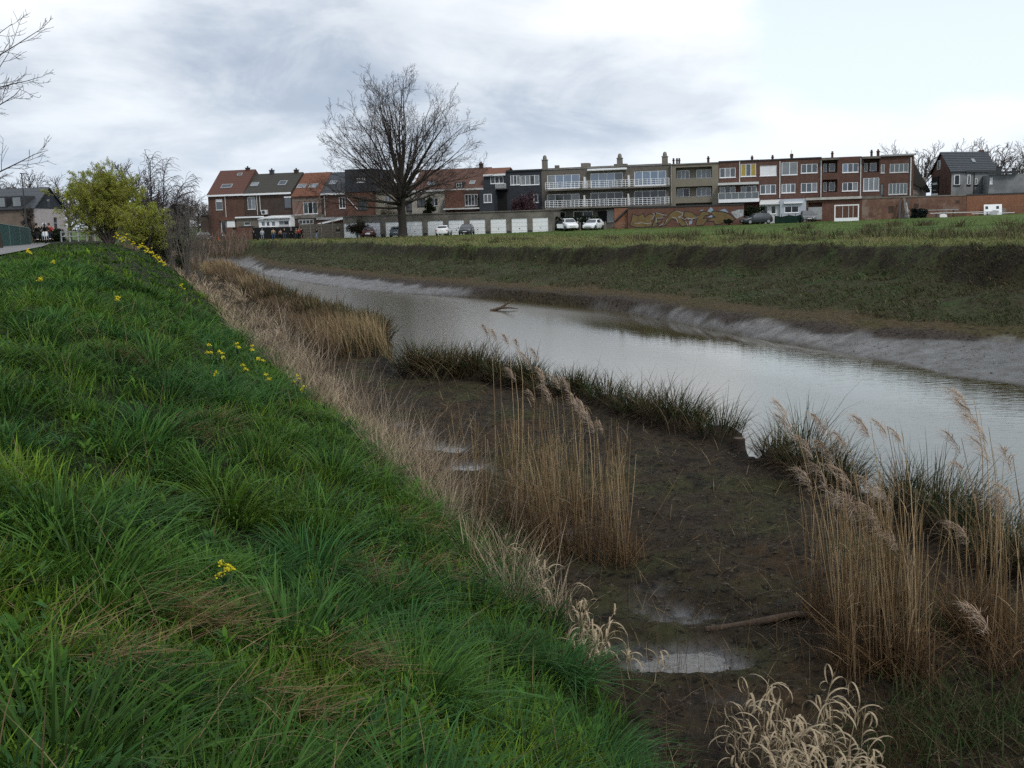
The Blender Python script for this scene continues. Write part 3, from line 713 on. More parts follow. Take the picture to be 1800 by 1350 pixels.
h = House('terraced_house', 'pink brick house under a bright orange pantile roof with two skylights and a pergola', 'house', 514.5, 563, 343, -0.6, 9.6)
h.fill([(533, 355, 558, 376, 3, 'gdg', white)], b_pink, gable=(5.1, h.L(539, 303.5, 5.1)[1]))
h.roof(303.5, 5.1, r_orange, fascia=None)
h.skylight(525, 324, 536, 331, 'c'); h.skylight(546, 323.5, 557, 330.5, 'c')
mb = MB()
a, b, c, e = h.rect(515, 349.5, 564, 354, -2.4)
for i in range(6):
    x = a + (b - a) * i / 5; mb.box(x - .06, x + .06, -2.5, -0.01, e - .14, e)
mb.box(a - .1, b + .1, -2.5, -2.38, e - .3, e - .145); mb.box(a, a + .12, -2.49, -2.39, c - 2.3, e - .31); mb.box(b - .12, b, -2.49, -2.39, c - 2.3, e - .31)
mb.build('pergola', pmat('grey_timber', (0.17, 0.15, 0.13), 0.9, 0.2, 0.2, 3), h.root)
t_ = h.box('terrace', concrete, 512, 378, 556, 384, -3.0, -0.01)
a, b, c, e = h.rect(525, 386, 551, 394, -3.0)
h.window((a, b, c, e), 4, 'm', offwhite, y=-2.95, sill=False); h.box('annex_wall', b_dark, 512, 384.3, 556, 420, -2.92, -0.01)

h = House('terraced_house', 'red brick house under a smooth anthracite tiled roof with one small skylight', 'house', 563, 610, 338, 0, 9)
h.fill([(596, 346.5, 607, 366, 2, 'd', white)], b_red, gable=(4.5, h.L(587, 302.5, 4.5)[1]))
h.roof(302.5, 4.5, r_slate)
h.skylight(582, 318, 590, 324.5, 'c'); h.pipe(569.5, 340, 380)

h = House('terraced_house', 'brick house with tall black slate attic storey behind the big tree', 'house', 610, 656, 337, 0, 9)
h.fill([(629, 347, 645, 369, 2, 'g', dkframe)], b_warm)
a, b, c, e = h.rect(610, 297, 660, 337, 0.0)
at_ = MB().box(h.x0, h.x1 + .25, -0.12, 8.9, h.h + .003, e).build('attic_storey', slateface, h.root)
h.window(h.rect(628, 313, 642, 320.5, -0.13), 1, 'c', white, y=-0.14)
MB().tube([(h.L(610, 347)[0], -.12, h.L(610, 347)[1]), (h.L(629, 368)[0], -.12, h.L(629, 368)[1])], .06, 8).build('drain_pipe', offwhite, h.root)

h = House('low_house', 'low beige rendered house seen through the branches of the big tree', 'house', 654, 724, 333, 1.0, 8)
h.fill([(714, 352, 724, 371, 1, 'd', dkframe), (676, 345, 688, 358, 2, 'm', offwhite)], pmat('dull_beige_render', (0.26, 0.24, 0.20), 0.9, 0.15, 0.15, 1))
h.roof(322, 4.0, r_moss, fascia=dkframe)

h = House('long_house', 'long house with weathered red tiled roof, cream wall and dark bay window', 'house', 724, 851, 332, 0, 9.6)
h.fill([(733, 347, 748, 363, 2, 'd', dkframe), (757, 348, 770, 362, 2, 'm', offwhite)], cream, gable=(4.8, h.L(790, 297, 4.8)[1]))
h.roof(297, 4.8, r_old, over=0.2, fascia=offwhite)
h.skylight(753, 320, 764, 326, 'c'); h.skylight(827, 318, 834, 324, 'c')
h.chimney(843, 288.5, 849, 298, 4.8, b_dark, 1)
ex = h.box('brick_extension', b_warm, 782, 334, 816, 373, -1.6, -0.01)
bay = h.box('bay_wall', b_dark, 816.2, 335, 842, 373, -1.4, -0.01)
h.window(h.rect(817.5, 341.5, 840, 361.5, -1.42), 4, 'd', offwhite, y=-1.44, fw=0.06)
h.box('flat_roof_edge', offwhite, 779, 365.5, 842, 368, -2.6, -1.62)
dm = h.box('dormer', dkframe, 800, 320, 814, 331, -0.2, 2.0)
h.window(h.rect(802, 321.5, 812, 329.5, -0.22), 2, 'm', offwhite, y=-0.24, parent=h.root, sill=False)

h = House('narrow_house', 'anthracite clad house with orange roof strip, white window and small balcony', 'house', 851, 890, 306, 0, 9)
h.fill([(862, 309.5, 885, 322.5, 3, 'm', white)], navy)
h.roof(295.5, 3.0, r_orange, over=0.25)
lo = h.box('lower_block', navy, 842.5, 333, 868, 376, -2.5, -0.01)
h.window(h.rect(850.5, 341, 864.5, 356, -2.52), 2, 'm', white, y=-2.54)
h.pipe(869.5, 333, 374, white)
bl = h.box('balcony', dkframe, 870, 331, 890, 333, -1.4, -0.01)
mb = MB(); a, b, c, e = h.rect(871, 322.5, 889, 331, -1.38)
mb.box(a, b, -1.38, -1.34, e - .06, e)
for i in range(12): x = a + (b - a) * i / 11; mb.box(x - .02, x + .02, -1.375, -1.345, c, e - .061)
mb.build('railing', white, bl)
h.box('recess_shade_box', darkstuff, 871, 333.2, 889.5, 376, -0.5, -0.011)  # shade of the recess put into a near-black box before the wall

h = House('flat_roofed_house', 'dark slate clad flat roofed house with a wide curtained window band', 'house', 890, 952, 300, 0, 9)
h.fill([(897, 308, 914, 325, 3, 'cmc', white), (915, 308, 948, 325, 4, 'ccdc', white), (938, 341, 946, 356, 1, 'm', white)], slateface)
h.box('roof_edge', dkframe, 889, 298, 953, 300.5, -0.15, -0.005)

# ---- three-storey flats with long balconies
h = House('apartment_block', 'grey-brown brick apartment block with two long white-railed balconies', 'apartment block', 952, 1178, 294, 0, 10)
sp = []
for (x0, x1, yu, yl, pu, pl) in ((962, 1019, (307, 331), (341, 365), 'cbbb', 'cddg'), (1038, 1095, (304, 330), (338, 364), 'bbbm', 'dddd'), (1115, 1171, (300.5, 326), (335, 361), 'bbbb', 'dddd')):
    sp += [(x0, yu[0], x1, yu[1], 4, pu), (x0, yl[0], x1, yl[1], 4, pl)]
sp += [(971, 372, 994, 384, 2, 'd'), (1008, 371, 1042, 384, 2, 'd')]
h.fill(sp, b_grey)
for y0, y1, yb in ((322, 314.3, 335), (355, 347.6, 367.5)):
    a = h.L(959, yb, -1.4); b = h.L(1176, yb - 8, -1.4)
    zf = (a[1] + b[1]) / 2
    sl = MB().box(a[0], b[0], -1.45, -0.006, zf - .10, zf + .12).build('balcony', concrete, h.root)
    mb = MB(); top = zf + 1.12
    for k in range(4): mb.box(a[0], b[0], -1.44, -1.40, zf + .30 + k * .27 - .025, zf + .30 + k * .27 + .025)
    for k in range(30):
        x = a[0] + (b[0] - a[0]) * k / 29; mb.box(x - .03, x + .03, -1.442, -1.398, zf + .121, top)
    for x in (a[0], b[0]): 
        for k in range(4): mb.box(x - .025, x + .025, -1.39, -0.01, zf + .30 + k * .27 - .02, zf + .30 + k * .27 + .02)
    mb.build('railing', white, sl)
    for px in (1028.5, 1105.5):
        x = h.L(px, yb - 4, -0.7)[0]; MB().box(x - .05, x + .05, -1.39, -0.01, zf + .125, zf + 1.75).build('divider', white, sl)
h.box('roof_edge', concrete, 951, 291.5, 1179, 293.8, -0.12, -0.005)
a = h.L(1032, 300, -0.8); b = h.L(1101, 298, -0.8)
MB().box(a[0], b[0], -0.8, -0.17, a[1] - .05, a[1] + .22).build('rolled_awning', white, h.root, bevel=.05)
for (x0, x1, y0) in ((953.5, 962, 282), (1085, 1094, 279), (1164, 1173.5, 276)):
    c = h.chimney(x0, y0, x1, 292, 1.0, concrete, 0)
    a, b, cc, e = h.rect(x0, y0, x1, 292, 1.0); m_ = (a + b) / 2
    MB().lathe((m_, 1.0, e + .12), [(0.30, 0), (0.30, .25), (0.24, .5), (0.10, .62)], 12).build('chimney_cowl', concrete, c)
h.box('roof_housing', concrete, 1021, 286.5, 1034, 294, 2.0, 4.0); h.box('roof_housing', concrete, 975, 290.5, 981.5, 296, 2.0, 2.8); h.box('roof_housing', concrete, 1079, 288, 1101, 293, 1.6, 3)
h.box('store_door', zinc, 1067, 369, 1079, 391, -0.1, -0.006); h.box('doorway_shade_panel', darkstuff, 1051, 371, 1066.6, 392, -0.06, -0.006)  # the doorway's inner darkness is painted as a flat near-black panel

# ---- beige flats with loggias
h = House('apartment_block', 'beige rendered apartment block with two deep loggias', 'apartment block', 1178, 1263, 288, -0.3, 10)
lg = [h.rect(1188, 293.5, 1251.5, 314), h.rect(1188, 327.5, 1252, 346.5), h.rect(1188, 356.5, 1252, 362.5)]
h.wall(beige, [(*r, 1.3) for r in lg])
for y0, y1, cl in ((299.5, 315.5, ('mc', 'ccc')), (331, 346.5, ('md', 'mcm'))):
    h.window(h.rect(1190, y0, 1212, y1, 1.2), 3 if y0 < 310 else 2, panes=cl[0], y=1.27, sill=False); h.window(h.rect(1224, y0 - 1.5, 1250, y1 - 1.5, 1.2), 3, panes=cl[1], y=1.27, sill=False)
for q, yy in ((lg[0], 315), (lg[1], 347)):
    MB().box(q[0], q[1], .05, .10, q[2] + .05, q[2] + .10).build('rail', zinc, h.root)
h.box('roof_edge', concrete, 1177, 286.5, 1264, 288.6, -0.12, -0.005)
h.pipe(1180, 291, 358, zinc)
for x in (1184, 1190, 1194): h.chimney(x - 1.5, 282.5, x + 1.5, 288, 3, potclay, 1)
h.chimney(1243, 279, 1247, 287, 3, potclay, 1)

# ---- red brick flats, four units
def flats(name, label, x0, x1, ytop, specs, v=-0.3, pipes=(), mat=b_red):
    h_ = House(name, label, 'apartment block', x0, x1, ytop, v, 10)
    h_.fill(specs, mat)
    h_.box('roof_edge', dkframe, x0 - .3, ytop - 1.8, x1 + .3, ytop + .3, -0.12, -0.005)
    for p in pipes: h_.pipe(p, ytop + 2, 348, offwhite, 0.07)
    return h_
h = flats('apartment_block', 'red brick flats with yellow curtains above a white canopied balcony', 1263, 1333, 283.5,
          [(1265, 295, 1293, 312, 3, 'mcm'), (1302, 288, 1329, 310, 3, 'ymy'), (1265, 328, 1293, 350, 3, 'gdg'), (1302, 327, 1330, 349, 3, 'gdg')], pipes=())
h.pipe(1300, 284, 320, offwhite, .07)
h.box('canopy', offwhite, 1262, 320.5, 1333, 324.5, -2.0, -0.01)
bl = h.box('balcony', white, 1263, 349.5, 1334, 355.5, -1.9, -0.01)
mb = MB(); a, b, c, e = h.rect(1263, 338, 1333.5, 349.5, -1.9)
mb.box(a, b, -1.9, -1.84, e - .06, e)
for i in range(7): x = a + (b - a) * i / 6; mb.box(x - .03, x + .03, -1.9, -1.85, c, e - .062)
mb.build('railing', offwhite, bl)
MB().quad((a, -1.86, c), (b, -1.86, c), (b, -1.86, e - .1), (a, -1.86, e - .1)).build('balcony_screen', GL['g'], bl)
h.chimney(1320, 278, 1324, 284, 3, potclay, 1)
h = flats('apartment_block', 'narrow red brick flats with a closed white roller shutter on top floor', 1333, 1371.5, 281.5,
          [(1336, 291, 1365, 309, 1, 's'), (1336, 324.5, 1364, 341, 3, 'mcm')], pipes=(1371,))
h.chimney(1356, 277, 1360, 282, 3, potclay, 1)
h = flats('apartment_block', 'red brick flats with pale enclosed loggia window at upper left', 1371.5, 1444, 279,
          [(1374, 285, 1402, 307.5, 2, 'cc'), (1408, 288, 1437, 304, 3, 'mmm'), (1374, 323, 1398, 339, 3, 'ccm'), (1408, 321.5, 1436.5, 338, 3, 'mmc')], pipes=(1443.6,))
h.chimney(1389, 275, 1394, 280, 3, potclay, 2); h.box('roof_pole', zinc, 1390.6, 264, 1391.4, 276, 3, 3.1)
h = House('apartment_block', 'red brick flats with two dark recessed balconies at its left edge', 'apartment block', 1444, 1514, 276, -0.3, 10)
rc = [h.rect(1446, 280, 1472, 304), h.rect(1446, 315.5, 1472, 338)]
ws = [(1481, 287, 1509, 303, 3, 'bmm'), (1480.6, 320.5, 1508, 335.6, 3, 'mdc')]
h.wall(b_red, [(*r, 1.2) for r in rc] + [(*h.rect(*q[:4]), .16) for q in ws])
for q in ws: h.window(h.rect(*q[:4]), q[4], panes=q[5])
for y0, y1 in ((287.5, 303), (320, 337)):
    h.window(h.rect(1447, y0, 1453.5, y1, 1.1), 1, 'c', y=1.17, sill=False); h.window(h.rect(1457, y0, 1468, y1 - 1.5, 1.1), 1, 'm', y=1.17, sill=False)
h.box('balcony_hood', concrete, 1444.6, 277.5, 1475, 281, -0.6, -0.01)
h.pipe(1513.4, 278, 346, offwhite, .07); h.chimney(1461, 270.5, 1465, 277, 3, potclay, 1); h.chimney(1530, 268, 1534, 275, 3, potclay, 1)
h = House('apartment_block', 'end red brick flats with large white window and wide grey-paned windows', 'apartment block', 1514, 1606, 273.5, -0.3, 10)
rc = [h.rect(1518, 277.5, 1546, 303)]
ws = [(1517.6, 312.5, 1545.4, 335.6, 3, 'ccc'), (1548.5, 288.5, 1555, 304, 1, 'g', offwhite), (1564, 287.5, 1597, 303, 4, 'g', offwhite), (1562, 322, 1595, 341.6, 5, 'g', offwhite), (1547.5, 323, 1553.5, 343, 1, 'g', dkframe)]
h.wall(b_red, [(rc[0][0], rc[0][1], rc[0][2], rc[0][3], 1.2)] + [(*h.rect(*q[:4]), .16) for q in ws])
for q in ws: h.window(h.rect(*q[:4]), q[4], panes=q[5], frame=q[6] if len(q) > 6 else white)
h.window(h.rect(1519, 287, 1525, 302.5, 1.1), 1, 'c', y=1.17, sill=False); h.window(h.rect(1529, 286, 1541, 301, 1.1), 1, 'm', y=1.17, sill=False)
h.box('balcony_hood', concrete, 1516, 274.5, 1548.5, 278.5, -0.6, -0.01)
h.box('roof_edge', zinc, 1548.6, 270.8, 1611, 273.6, -0.3, 0.5)
h.pipe(1601.5, 277, 344, offwhite, .08); h.chimney(1541, 267, 1546, 275, 3, potclay, 1)
h.box('flat_roof_edge', concrete, 1514.3, 344.5, 1550, 348, -3.0, -0.02)

# ---- ground-floor annexes in front of the flats
h = House('annex', 'white rendered ground floor annex with a rolled sunshade over its window', 'annex', 1371, 1417, 349.5, -4.0, 3.6)
h.fill([(1379, 362, 1404, 374, 2, 'dd', white)], pmat('bluish_white_render', (0.42, 0.45, 0.50), 0.85, 0.2, 0.12, 0.9))
h.box('rolled_awning', white, 1378, 355, 1411, 357.6, -0.3, -0.01)
h = House('glass_annex', 'lean-to glass annex with sloping white roof beside the white annex', 'annex', 1335, 1370.6, 359, -3.6, 3.2)
h.fill([(1341, 361, 1350, 376, 1, 'm', white), (1355, 361, 1364, 376, 1, 'd', white)], offwhite)
a = h.L(1334, 353, 0); b = h.L(1371, 353, 0)
MB().prism([(-0.5, h.h - .05), (-0.5, h.h + .06), (3.1, h.h + .62), (3.1, h.h + .5)], 'x', h.x0, h.x1).build('sloping_roof', offwhite, h.root, fixn=True)
h = House('annex', 'brick annex with a broken pale roof edge and dark open doorway', 'annex', 1417.4, 1514, 347.5, -3.8, 3.4)
h.wall(b_warm, [(*h.rect(1421, 356, 1445, 372), 0.8)])
h.box('flat_roof_edge', pmat('chalky_trim', (0.44, 0.43, 0.40), 0.8, .2, .25, 1.5), 1416.5, 346.3, 1515, 350.5, -0.35, -0.01)
h.box('door_panel', zinc, 1421, 364, 1445, 386, -0.12, -0.01)

# ---- long garden walls at the right
h = House('garden_wall', 'long worn brick garden wall with patchy plaster behind the planks', 'wall', 1514.5, 1698, 346.5, -7.0, 0.35)
h.wall(b_worn); h.box('coping', concrete, 1514, 344.6, 1698.4, 346.8, -0.06, 0.41)
for x0, y0, x1, y1 in ((1607, 358, 1615, 365), (1680, 352, 1687, 357), (1562, 362, 1571, 374)): h.box('bricked_opening', b_dark, x0, y0, x1, y1, -0.03, -0.003)
h = House('garden_wall', 'clean orange-red brick garden wall at the right edge', 'wall', 1698.6, 1860, 341.0, -7.0, 0.35)
h.wall(b_orange); h.box('coping', dkframe, 1698.4, 339, 1860, 341.2, -0.05, 0.40)

# ---- gabled house on the right, its gable turned half towards us
def gable_house():
    ax = at_d(1637, 330, 158); bx = at_d(1672, 330, 147.5); cx = at_d(1749, 330, 150)
    base = gz(bx[0], bx[1]) - .4
    o = empty('gabled_house', (bx[0], bx[1], base), 0, 'brick gabled house with black ribbed roof and grey rendered side', 'house')
    A, B, C = np.array([ax[0] - bx[0], ax[1] - bx[1]]), np.zeros(2), np.array([cx[0] - bx[0], cx[1] - bx[1]])
    D = A + C
    def zz(px, py, Y): return at_d(px, py, Y)[2] - base
    ze = zz(1672, 299, 147.5); zr = zz(1657, 268.5, 152.7)
    m_ = (A + B) / 2
    q = lambda p, z: (p[0], p[1], z)
    mb = MB(); mb.add([q(A, 0), q(B, 0), q(B, ze), q(m_, zr - .1), q(A, ze)], [(0, 1, 2, 3, 4)]); mb.build('gable_wall', b_dark if False else b_red, o)
    MB().add([q(B, 0), q(C, 0), q(C, ze), q(B, ze)], [(0, 1, 2, 3)]).build('side_wall', grend, o)
    mb = MB(); mb.add([q(C, 0), q(D, 0), q(D, ze), q(m_ + C, zr - .1), q(C, ze), q(A, 0), q(A, ze)], [(0, 1, 2, 3, 4), (1, 5, 6, 2)]); mb.build('rear_wall', grend, o)
    ux = C / np.linalg.norm(C); uy = (A - B) / np.linalg.norm(A - B)
    r0, r1 = m_ - ux * .3, m_ + C + ux * .3
    e0, e1 = B - ux * .3 - uy * .35, C + ux * .3 - uy * .35
    f0, f1 = A - ux * .3 + uy * .35, D + ux * .3 + uy * .35
    dz = .12
    mb = MB()
    for a, b in ((e0, e1), (f0, f1)):
        vs_ = [q(a, ze - .25), q(b, ze - .25), q(r1, zr), q(r0, zr), q(a, ze - .25 + dz), q(b, ze - .25 + dz), q(r1, zr + dz), q(r0, zr + dz)]
        mb.add(vs_, [(0, 3, 2, 1), (4, 5, 6, 7), (0, 1, 5, 4), (1, 2, 6, 5), (2, 3, 7, 6), (3, 0, 4, 7)])
    rf = mb.build('roof', r_slate, o)
    # raised battens of the ribbed roof
    for k in range(1, 11):
        t = k / 11; a = e0 * (1 - t) + r0 * t; b = e1 * (1 - t) + r1 * t; z = ze - .25 + (zr - ze + .25) * t + dz
        MB().tube([q(a, z + .02), q(b, z + .02)], .045, 4).build('batten', navy, rf)
    def panel(name, mat, P0, dirv, s0, s1, z0, z1, off, th=.06, parent=None):
        n = np.array([dirv[1], -dirv[0]])
        if n @ (-bx[:2]) < 0: n = -n
        a, b = P0 + dirv * s0, P0 + dirv * s1
        i0, i1, j0, j1 = a + n * off, b + n * off, a + n * (off + th), b + n * (off + th)
        return MB().add([q(i0, z0), q(i1, z0), q(i1, z1), q(i0, z1), q(j0, z0), q(j1, z0), q(j1, z1), q(j0, z1)],
                        [(0, 1, 2, 3), (4, 7, 6, 5), (0, 4, 5, 1), (1, 5, 6, 2), (2, 6, 7, 3), (3, 7, 4, 0)]).build(name, mat, parent or o)
    La = np.linalg.norm(A); Lc = np.linalg.norm(C)
    fr_ = panel('window', white, B, uy, La * .55, La * .70, zz(1657, 297, 152), zz(1657, 281, 152), .01); panel('pane', GL['c'], B, uy, La * .575, La * .675, zz(1657, 296, 152), zz(1657, 282, 152), .072, .01, fr_)
    for x0, x1, y0, y1 in ((1677.5, 1689, 307.5, 325), (1705, 1711, 306.5, 324), (1720.5, 1725.5, 313, 324)):
        s0 = (at_d(x0, 315, 147.5)[0] - bx[0]) / ux[0]; s1 = (at_d(x1, 315, 147.5)[0] - bx[0]) / ux[0]
        w_ = panel('window', white, B, ux, s0, s1, zz(x0, y1, 147.8), zz(x0, y0, 147.8), .01); panel('pane', GL['m'], B, ux, s0 + .1, s1 - .1, zz(x0, y1 - .8, 147.8), zz(x0, y0 + .8, 147.8), .072, .01, w_)
        panel('window_sill', dkframe, B, ux, s0 - .12, s1 + .12, zz(x0, y1, 147.8) - .14, zz(x0, y1, 147.8) - .01, .01, .14, w_)
    panel('dark_fascia', dkframe, B, ux, Lc * .30, Lc * 1.0, zz(1710, 303, 148), zz(1710, 297.5, 148) - .1, .02, .3)
    panel('drain_pipe', dkframe, B, ux, Lc * .50, Lc * .515, 0, zz(1710, 302, 148), .02, .1)
    # skylight on the near slope
    def onr(s, t): a = e0 * (1 - t) + r0 * t; b = e1 * (1 - t) + r1 * t; p = a * (1 - s) + b * s; return (p[0], p[1] - .03, ze - .25 + (zr - ze + .25) * t + dz + .07)
    sk = MB().quad(onr(.56, .42), onr(.63, .42), onr(.63, .60), onr(.56, .60)).build('skylight', GL['c'], o)
    ch = MB().box(r1[0] - 1.0, r1[0] - .4, r1[1] - .3, r1[1] + .3, zr - .5, zr + .35).build('chimney', b_red, o)
    # the black advertising board on the gable
    s0, s1 = La * .86, La * .24 + La * .36
    bd = empty('advertising_board', (0, 0, 0), 0, 'tall black advertising board with a pale bar of print on the brick gable', 'sign')
    def bp(name, mat, s0, s1, y0, y1, off, th, par):
        x = panel(name, mat, B, uy, s0, s1, zz(1647, y1, 154.5), zz(1647, y0, 154.5), off, th); x.parent = par; return x
    bd.location = o.location
    bp('panel', darkstuff, La * .60, La * .93, 310.5, 339, .03, .08, bd)
    # illegible pale lettering: one rounded bar, and one thin line below it
    n = np.array([uy[1], -uy[0]]); n = -n if n @ (-bx[:2]) < 0 else n
    def pt(sx, py): p = B + uy * (La * sx) + n * .118; return (p[0], p[1], zz(1647, py, 154.5))
    MB().add([pt(.90, 321.6), pt(.90, 323.8), pt(.88, 324.5), pt(.66, 324.5), pt(.64, 323.8), pt(.64, 321.6), pt(.66, 320.9), pt(.88, 320.9)], [tuple(range(8))]).build('emblem', offwhite, bd)
    MB().add([pt(.88, 333.5), pt(.88, 334.6), pt(.70, 334.6), pt(.70, 333.5)], [(0, 1, 2, 3)]).build('line_of_print', zinc, bd)
    bp('white_plate', white, La * .62, La * .95, 339.6, 343.5, .03, .07, bd)
    return o
gable_house()
h = House('low_outbuilding', 'low grey rendered outbuilding with black roof edge and white door at right edge', 'outbuilding', 1738, 1866, 305, -1.0, 7)
h.fill([(1740, 312, 1745, 325, 1, 's', white)], grend)
h.box('roof_edge', dkframe, 1736, 301, 1790, 305.2, -0.5, -0.01); h.chimney(1752, 294, 1760, 303, 2, dkframe, 0); h.chimney(1779, 297, 1786, 303, 2, dkframe, 0)
h = House('yard_wall', 'grey rendered yard wall in front of the low outbuilding', 'wall', 1737, 1866, 322, -4.0, 0.3)
h.wall(grend)
h = House('rear_house', 'house side wall covered in pale climbing blossom behind the flats', 'house', 1604, 1628, 312, 14, 8)
h.wall(pmat('blotchy_pale_wall', (0.30, 0.27, 0.24), 0.9, .1, 0.75, 1.6)); 
MB().prism([(h.x0 - 1.5, h.h - .02), (h.x1 + .5, h.h - 2.2), (h.x1 + .5, h.h - 1.9), (h.x0 - .5, h.h + 3.2), (h.x0 - 1.5, h.h + 3.2)], 'y', -0.4, 8).build('roof', r_moss, h.root, fixn=True)

# ---- row of lock-up garages
h = House('garage_row', 'long low concrete row of lock-up garages with white doors', 'garages', 604, 971, 375.5, -8.0, 5.5)
doors = [(936 - 36.9 * k, 964 - 36.9 * k) for k in range(10)]
yt = lambda x: 381.8 + (964 - x) * 0.0305
rs = [h.rect(a, yt(a + 14), b, yt(a + 14) + 32) for a, b in doors]
zt = sum(r[3] for r in rs) / len(rs)
rs = [(r[0], r[1], 0.15, zt) for r in rs]
h.wall(concrete, [(*r, 0.22) for r in rs])
for r in rs:
    d_ = MB().box(r[0] + .02, r[1] - .02, .10, .16, r[2], r[3] - .02).build('garage_door', white, h.root)
    for k in range(1, 4):
        zz_ = r[2] + (r[3] - r[2]) * k / 4; MB().box(r[0] + .05, r[1] - .05, .085, .099, zz_ - .012, zz_ + .012).build('groove_strip', offwhite, d_)
    MB().box((r[0] + r[1]) / 2 - .07, (r[0] + r[1]) / 2 + .07, .06, .099, r[2] + .85, r[2] + .95).build('handle', dkframe, d_)
MB().box(h.x0 - .1, h.x1 + .15, -0.12, 5.6, h.h + .004, h.h + .14).build('roof_slab', concrete, h.root)
for i in range(len(rs) - 1):
    x = (rs[i][0] + rs[i + 1][1]) / 2; MB().box(x - .26, x + .26, -.05, -.004, 0, .75).build('dark_plinth', dkframe, h.root)

# ---- graffiti wall
h = House('graffiti_wall', 'brick garden wall covered by large ochre graffiti letters', 'wall', 1104, 1307.5, 363, -6.0, 0.4)
h.wall(b_warm); h.box('coping', dkframe, 1103.5, 360.9, 1308, 363.3, -0.08, 0.45)
ochre = pmat('ochre_spray_paint', (0.150, 0.104, 0.048), 0.7, .2, 0.25, 1.2); ink = pmat('black_spray_paint', (0.03, 0.03, 0.035), .7, .2); chalk = pmat('pale_spray_paint', (0.34, 0.34, 0.33), .7, .2, .15, 2); sky_p = pmat('blue_spray_paint', (0.24, 0.32, 0.40), .7, .2, .25, 2)
def gp(X, Y): return h.L(1070 + X / 7.2, 340 + Y / 7.2, -0.01)
def sheet(name, pts, mat, y):
    return MB().add([(x, y, z) for x, z in (gp(*p) for p in pts)], [tuple(range(len(pts)))]).build(name, mat, h.root)
def strip(name, pts, mat, y, w=.05, closed=False, par=None):
    P = [np.array(gp(*p)) for p in pts]
    if closed: P.append(P[0])
    mb = MB()
    for a, b in zip(P[:-1], P[1:]):
        d = (b - a) / (np.linalg.norm(b - a) + 1e-9); n = np.array([-d[1], d[0]]) * w; a_ = a - d * w * .6; b_ = b + d * w * .6
        mb.add([(a_[0] + n[0], y, a_[1] + n[1]), (b_[0] + n[0], y, b_[1] + n[1]), (b_[0] - n[0], y, b_[1] - n[1]), (a_[0] - n[0], y, a_[1] - n[1])], [(0, 1, 2, 3)])
        y -= .0006
    return mb.build(name, mat, par or h.root)
LET = [[(300, 262), (380, 285), (440, 250), (455, 300), (520, 256), (575, 272), (545, 340), (548, 418), (420, 432), (330, 428), (262, 398), (290, 330)],
       [(600, 236), (715, 266), (690, 300), (618, 308), (610, 335), (680, 330), (660, 372), (600, 372), (640, 400), (560, 430), (548, 420), (580, 330), (588, 270)],
       [(770, 256), (830, 216), (940, 240), (930, 288), (890, 300), (955, 345), (1000, 402), (920, 420), (868, 345), (800, 322), (720, 402), (640, 425), (700, 380), (745, 310)],
       [(965, 226), (1050, 240), (1125, 290), (1072, 332), (1000, 334), (945, 282)],
       [(1100, 392), (1130, 292), (1180, 226), (1262, 236), (1282, 270), (1222, 282), (1192, 318), (1250, 316), (1232, 360), (1200, 400), (1110, 405)],
       [(1310, 226), (1440, 230), (1522, 260), (1602, 320), (1562, 360), (1440, 370), (1400, 396), (1340, 390), (1330, 352), (1245, 352), (1290, 312), (1350, 300), (1300, 262)]]
for i, L_ in enumerate(LET):
    g_ = sheet('graffiti_letter', L_, ochre, -0.006); strip('outline', L_, ink, -0.012, .05, True, g_)
for pts in ([(1240, 235), (1292, 172), (1325, 205), (1300, 240)], [(1150, 215), (1200, 203), (1180, 222)], [(1400, 215), (1470, 195), (1520, 242), (1460, 230)], [(1250, 300), (1312, 270), (1312, 304)], [(1020, 350), (1060, 340), (1050, 390), (1015, 395)]):
    sheet('blue_patch', pts, sky_p, -0.009)
for pts in ([(1545, 235), (1640, 205), (1705, 202), (1706, 282), (1615, 322)],): sheet('pale_patch', pts, pmat('pale_scribble_paint', (0.33, 0.34, 0.35), .7, .2, .7, 3), -0.009)
for pts in ([(592, 240), (700, 272), (730, 275)], [(610, 312), (598, 372)], [(620, 312), (690, 308)], [(768, 262), (735, 340), (690, 385), (640, 410)], [(850, 222), (940, 245), (930, 285), (880, 300), (945, 318)], [(975, 352), (1000, 405)], [(330, 380), (420, 372), (500, 385), (545, 372)],
            [(560, 250), (580, 270), (548, 330)], [(1060, 330), (1000, 312), (960, 330)], [(1130, 290), (1110, 310), (1000, 325)], [(800, 300), (850, 310), (880, 370)]):
    strip('highlight', pts, chalk, -0.018, .035)
h = House('orange_garden_wall', 'short orange brick garden wall with a sloping dark pipe', 'wall', 1080, 1103.6, 366, -5.4, 0.4)
h.wall(b_orange); a = h.L(1081, 389, -.1); b = h.L(1103, 368, -.1)
MB().tube([(a[0], -.1, a[1]), (b[0], -.1, b[1])], .14, 8).build('sloping_pipe', dkframe, h.root)

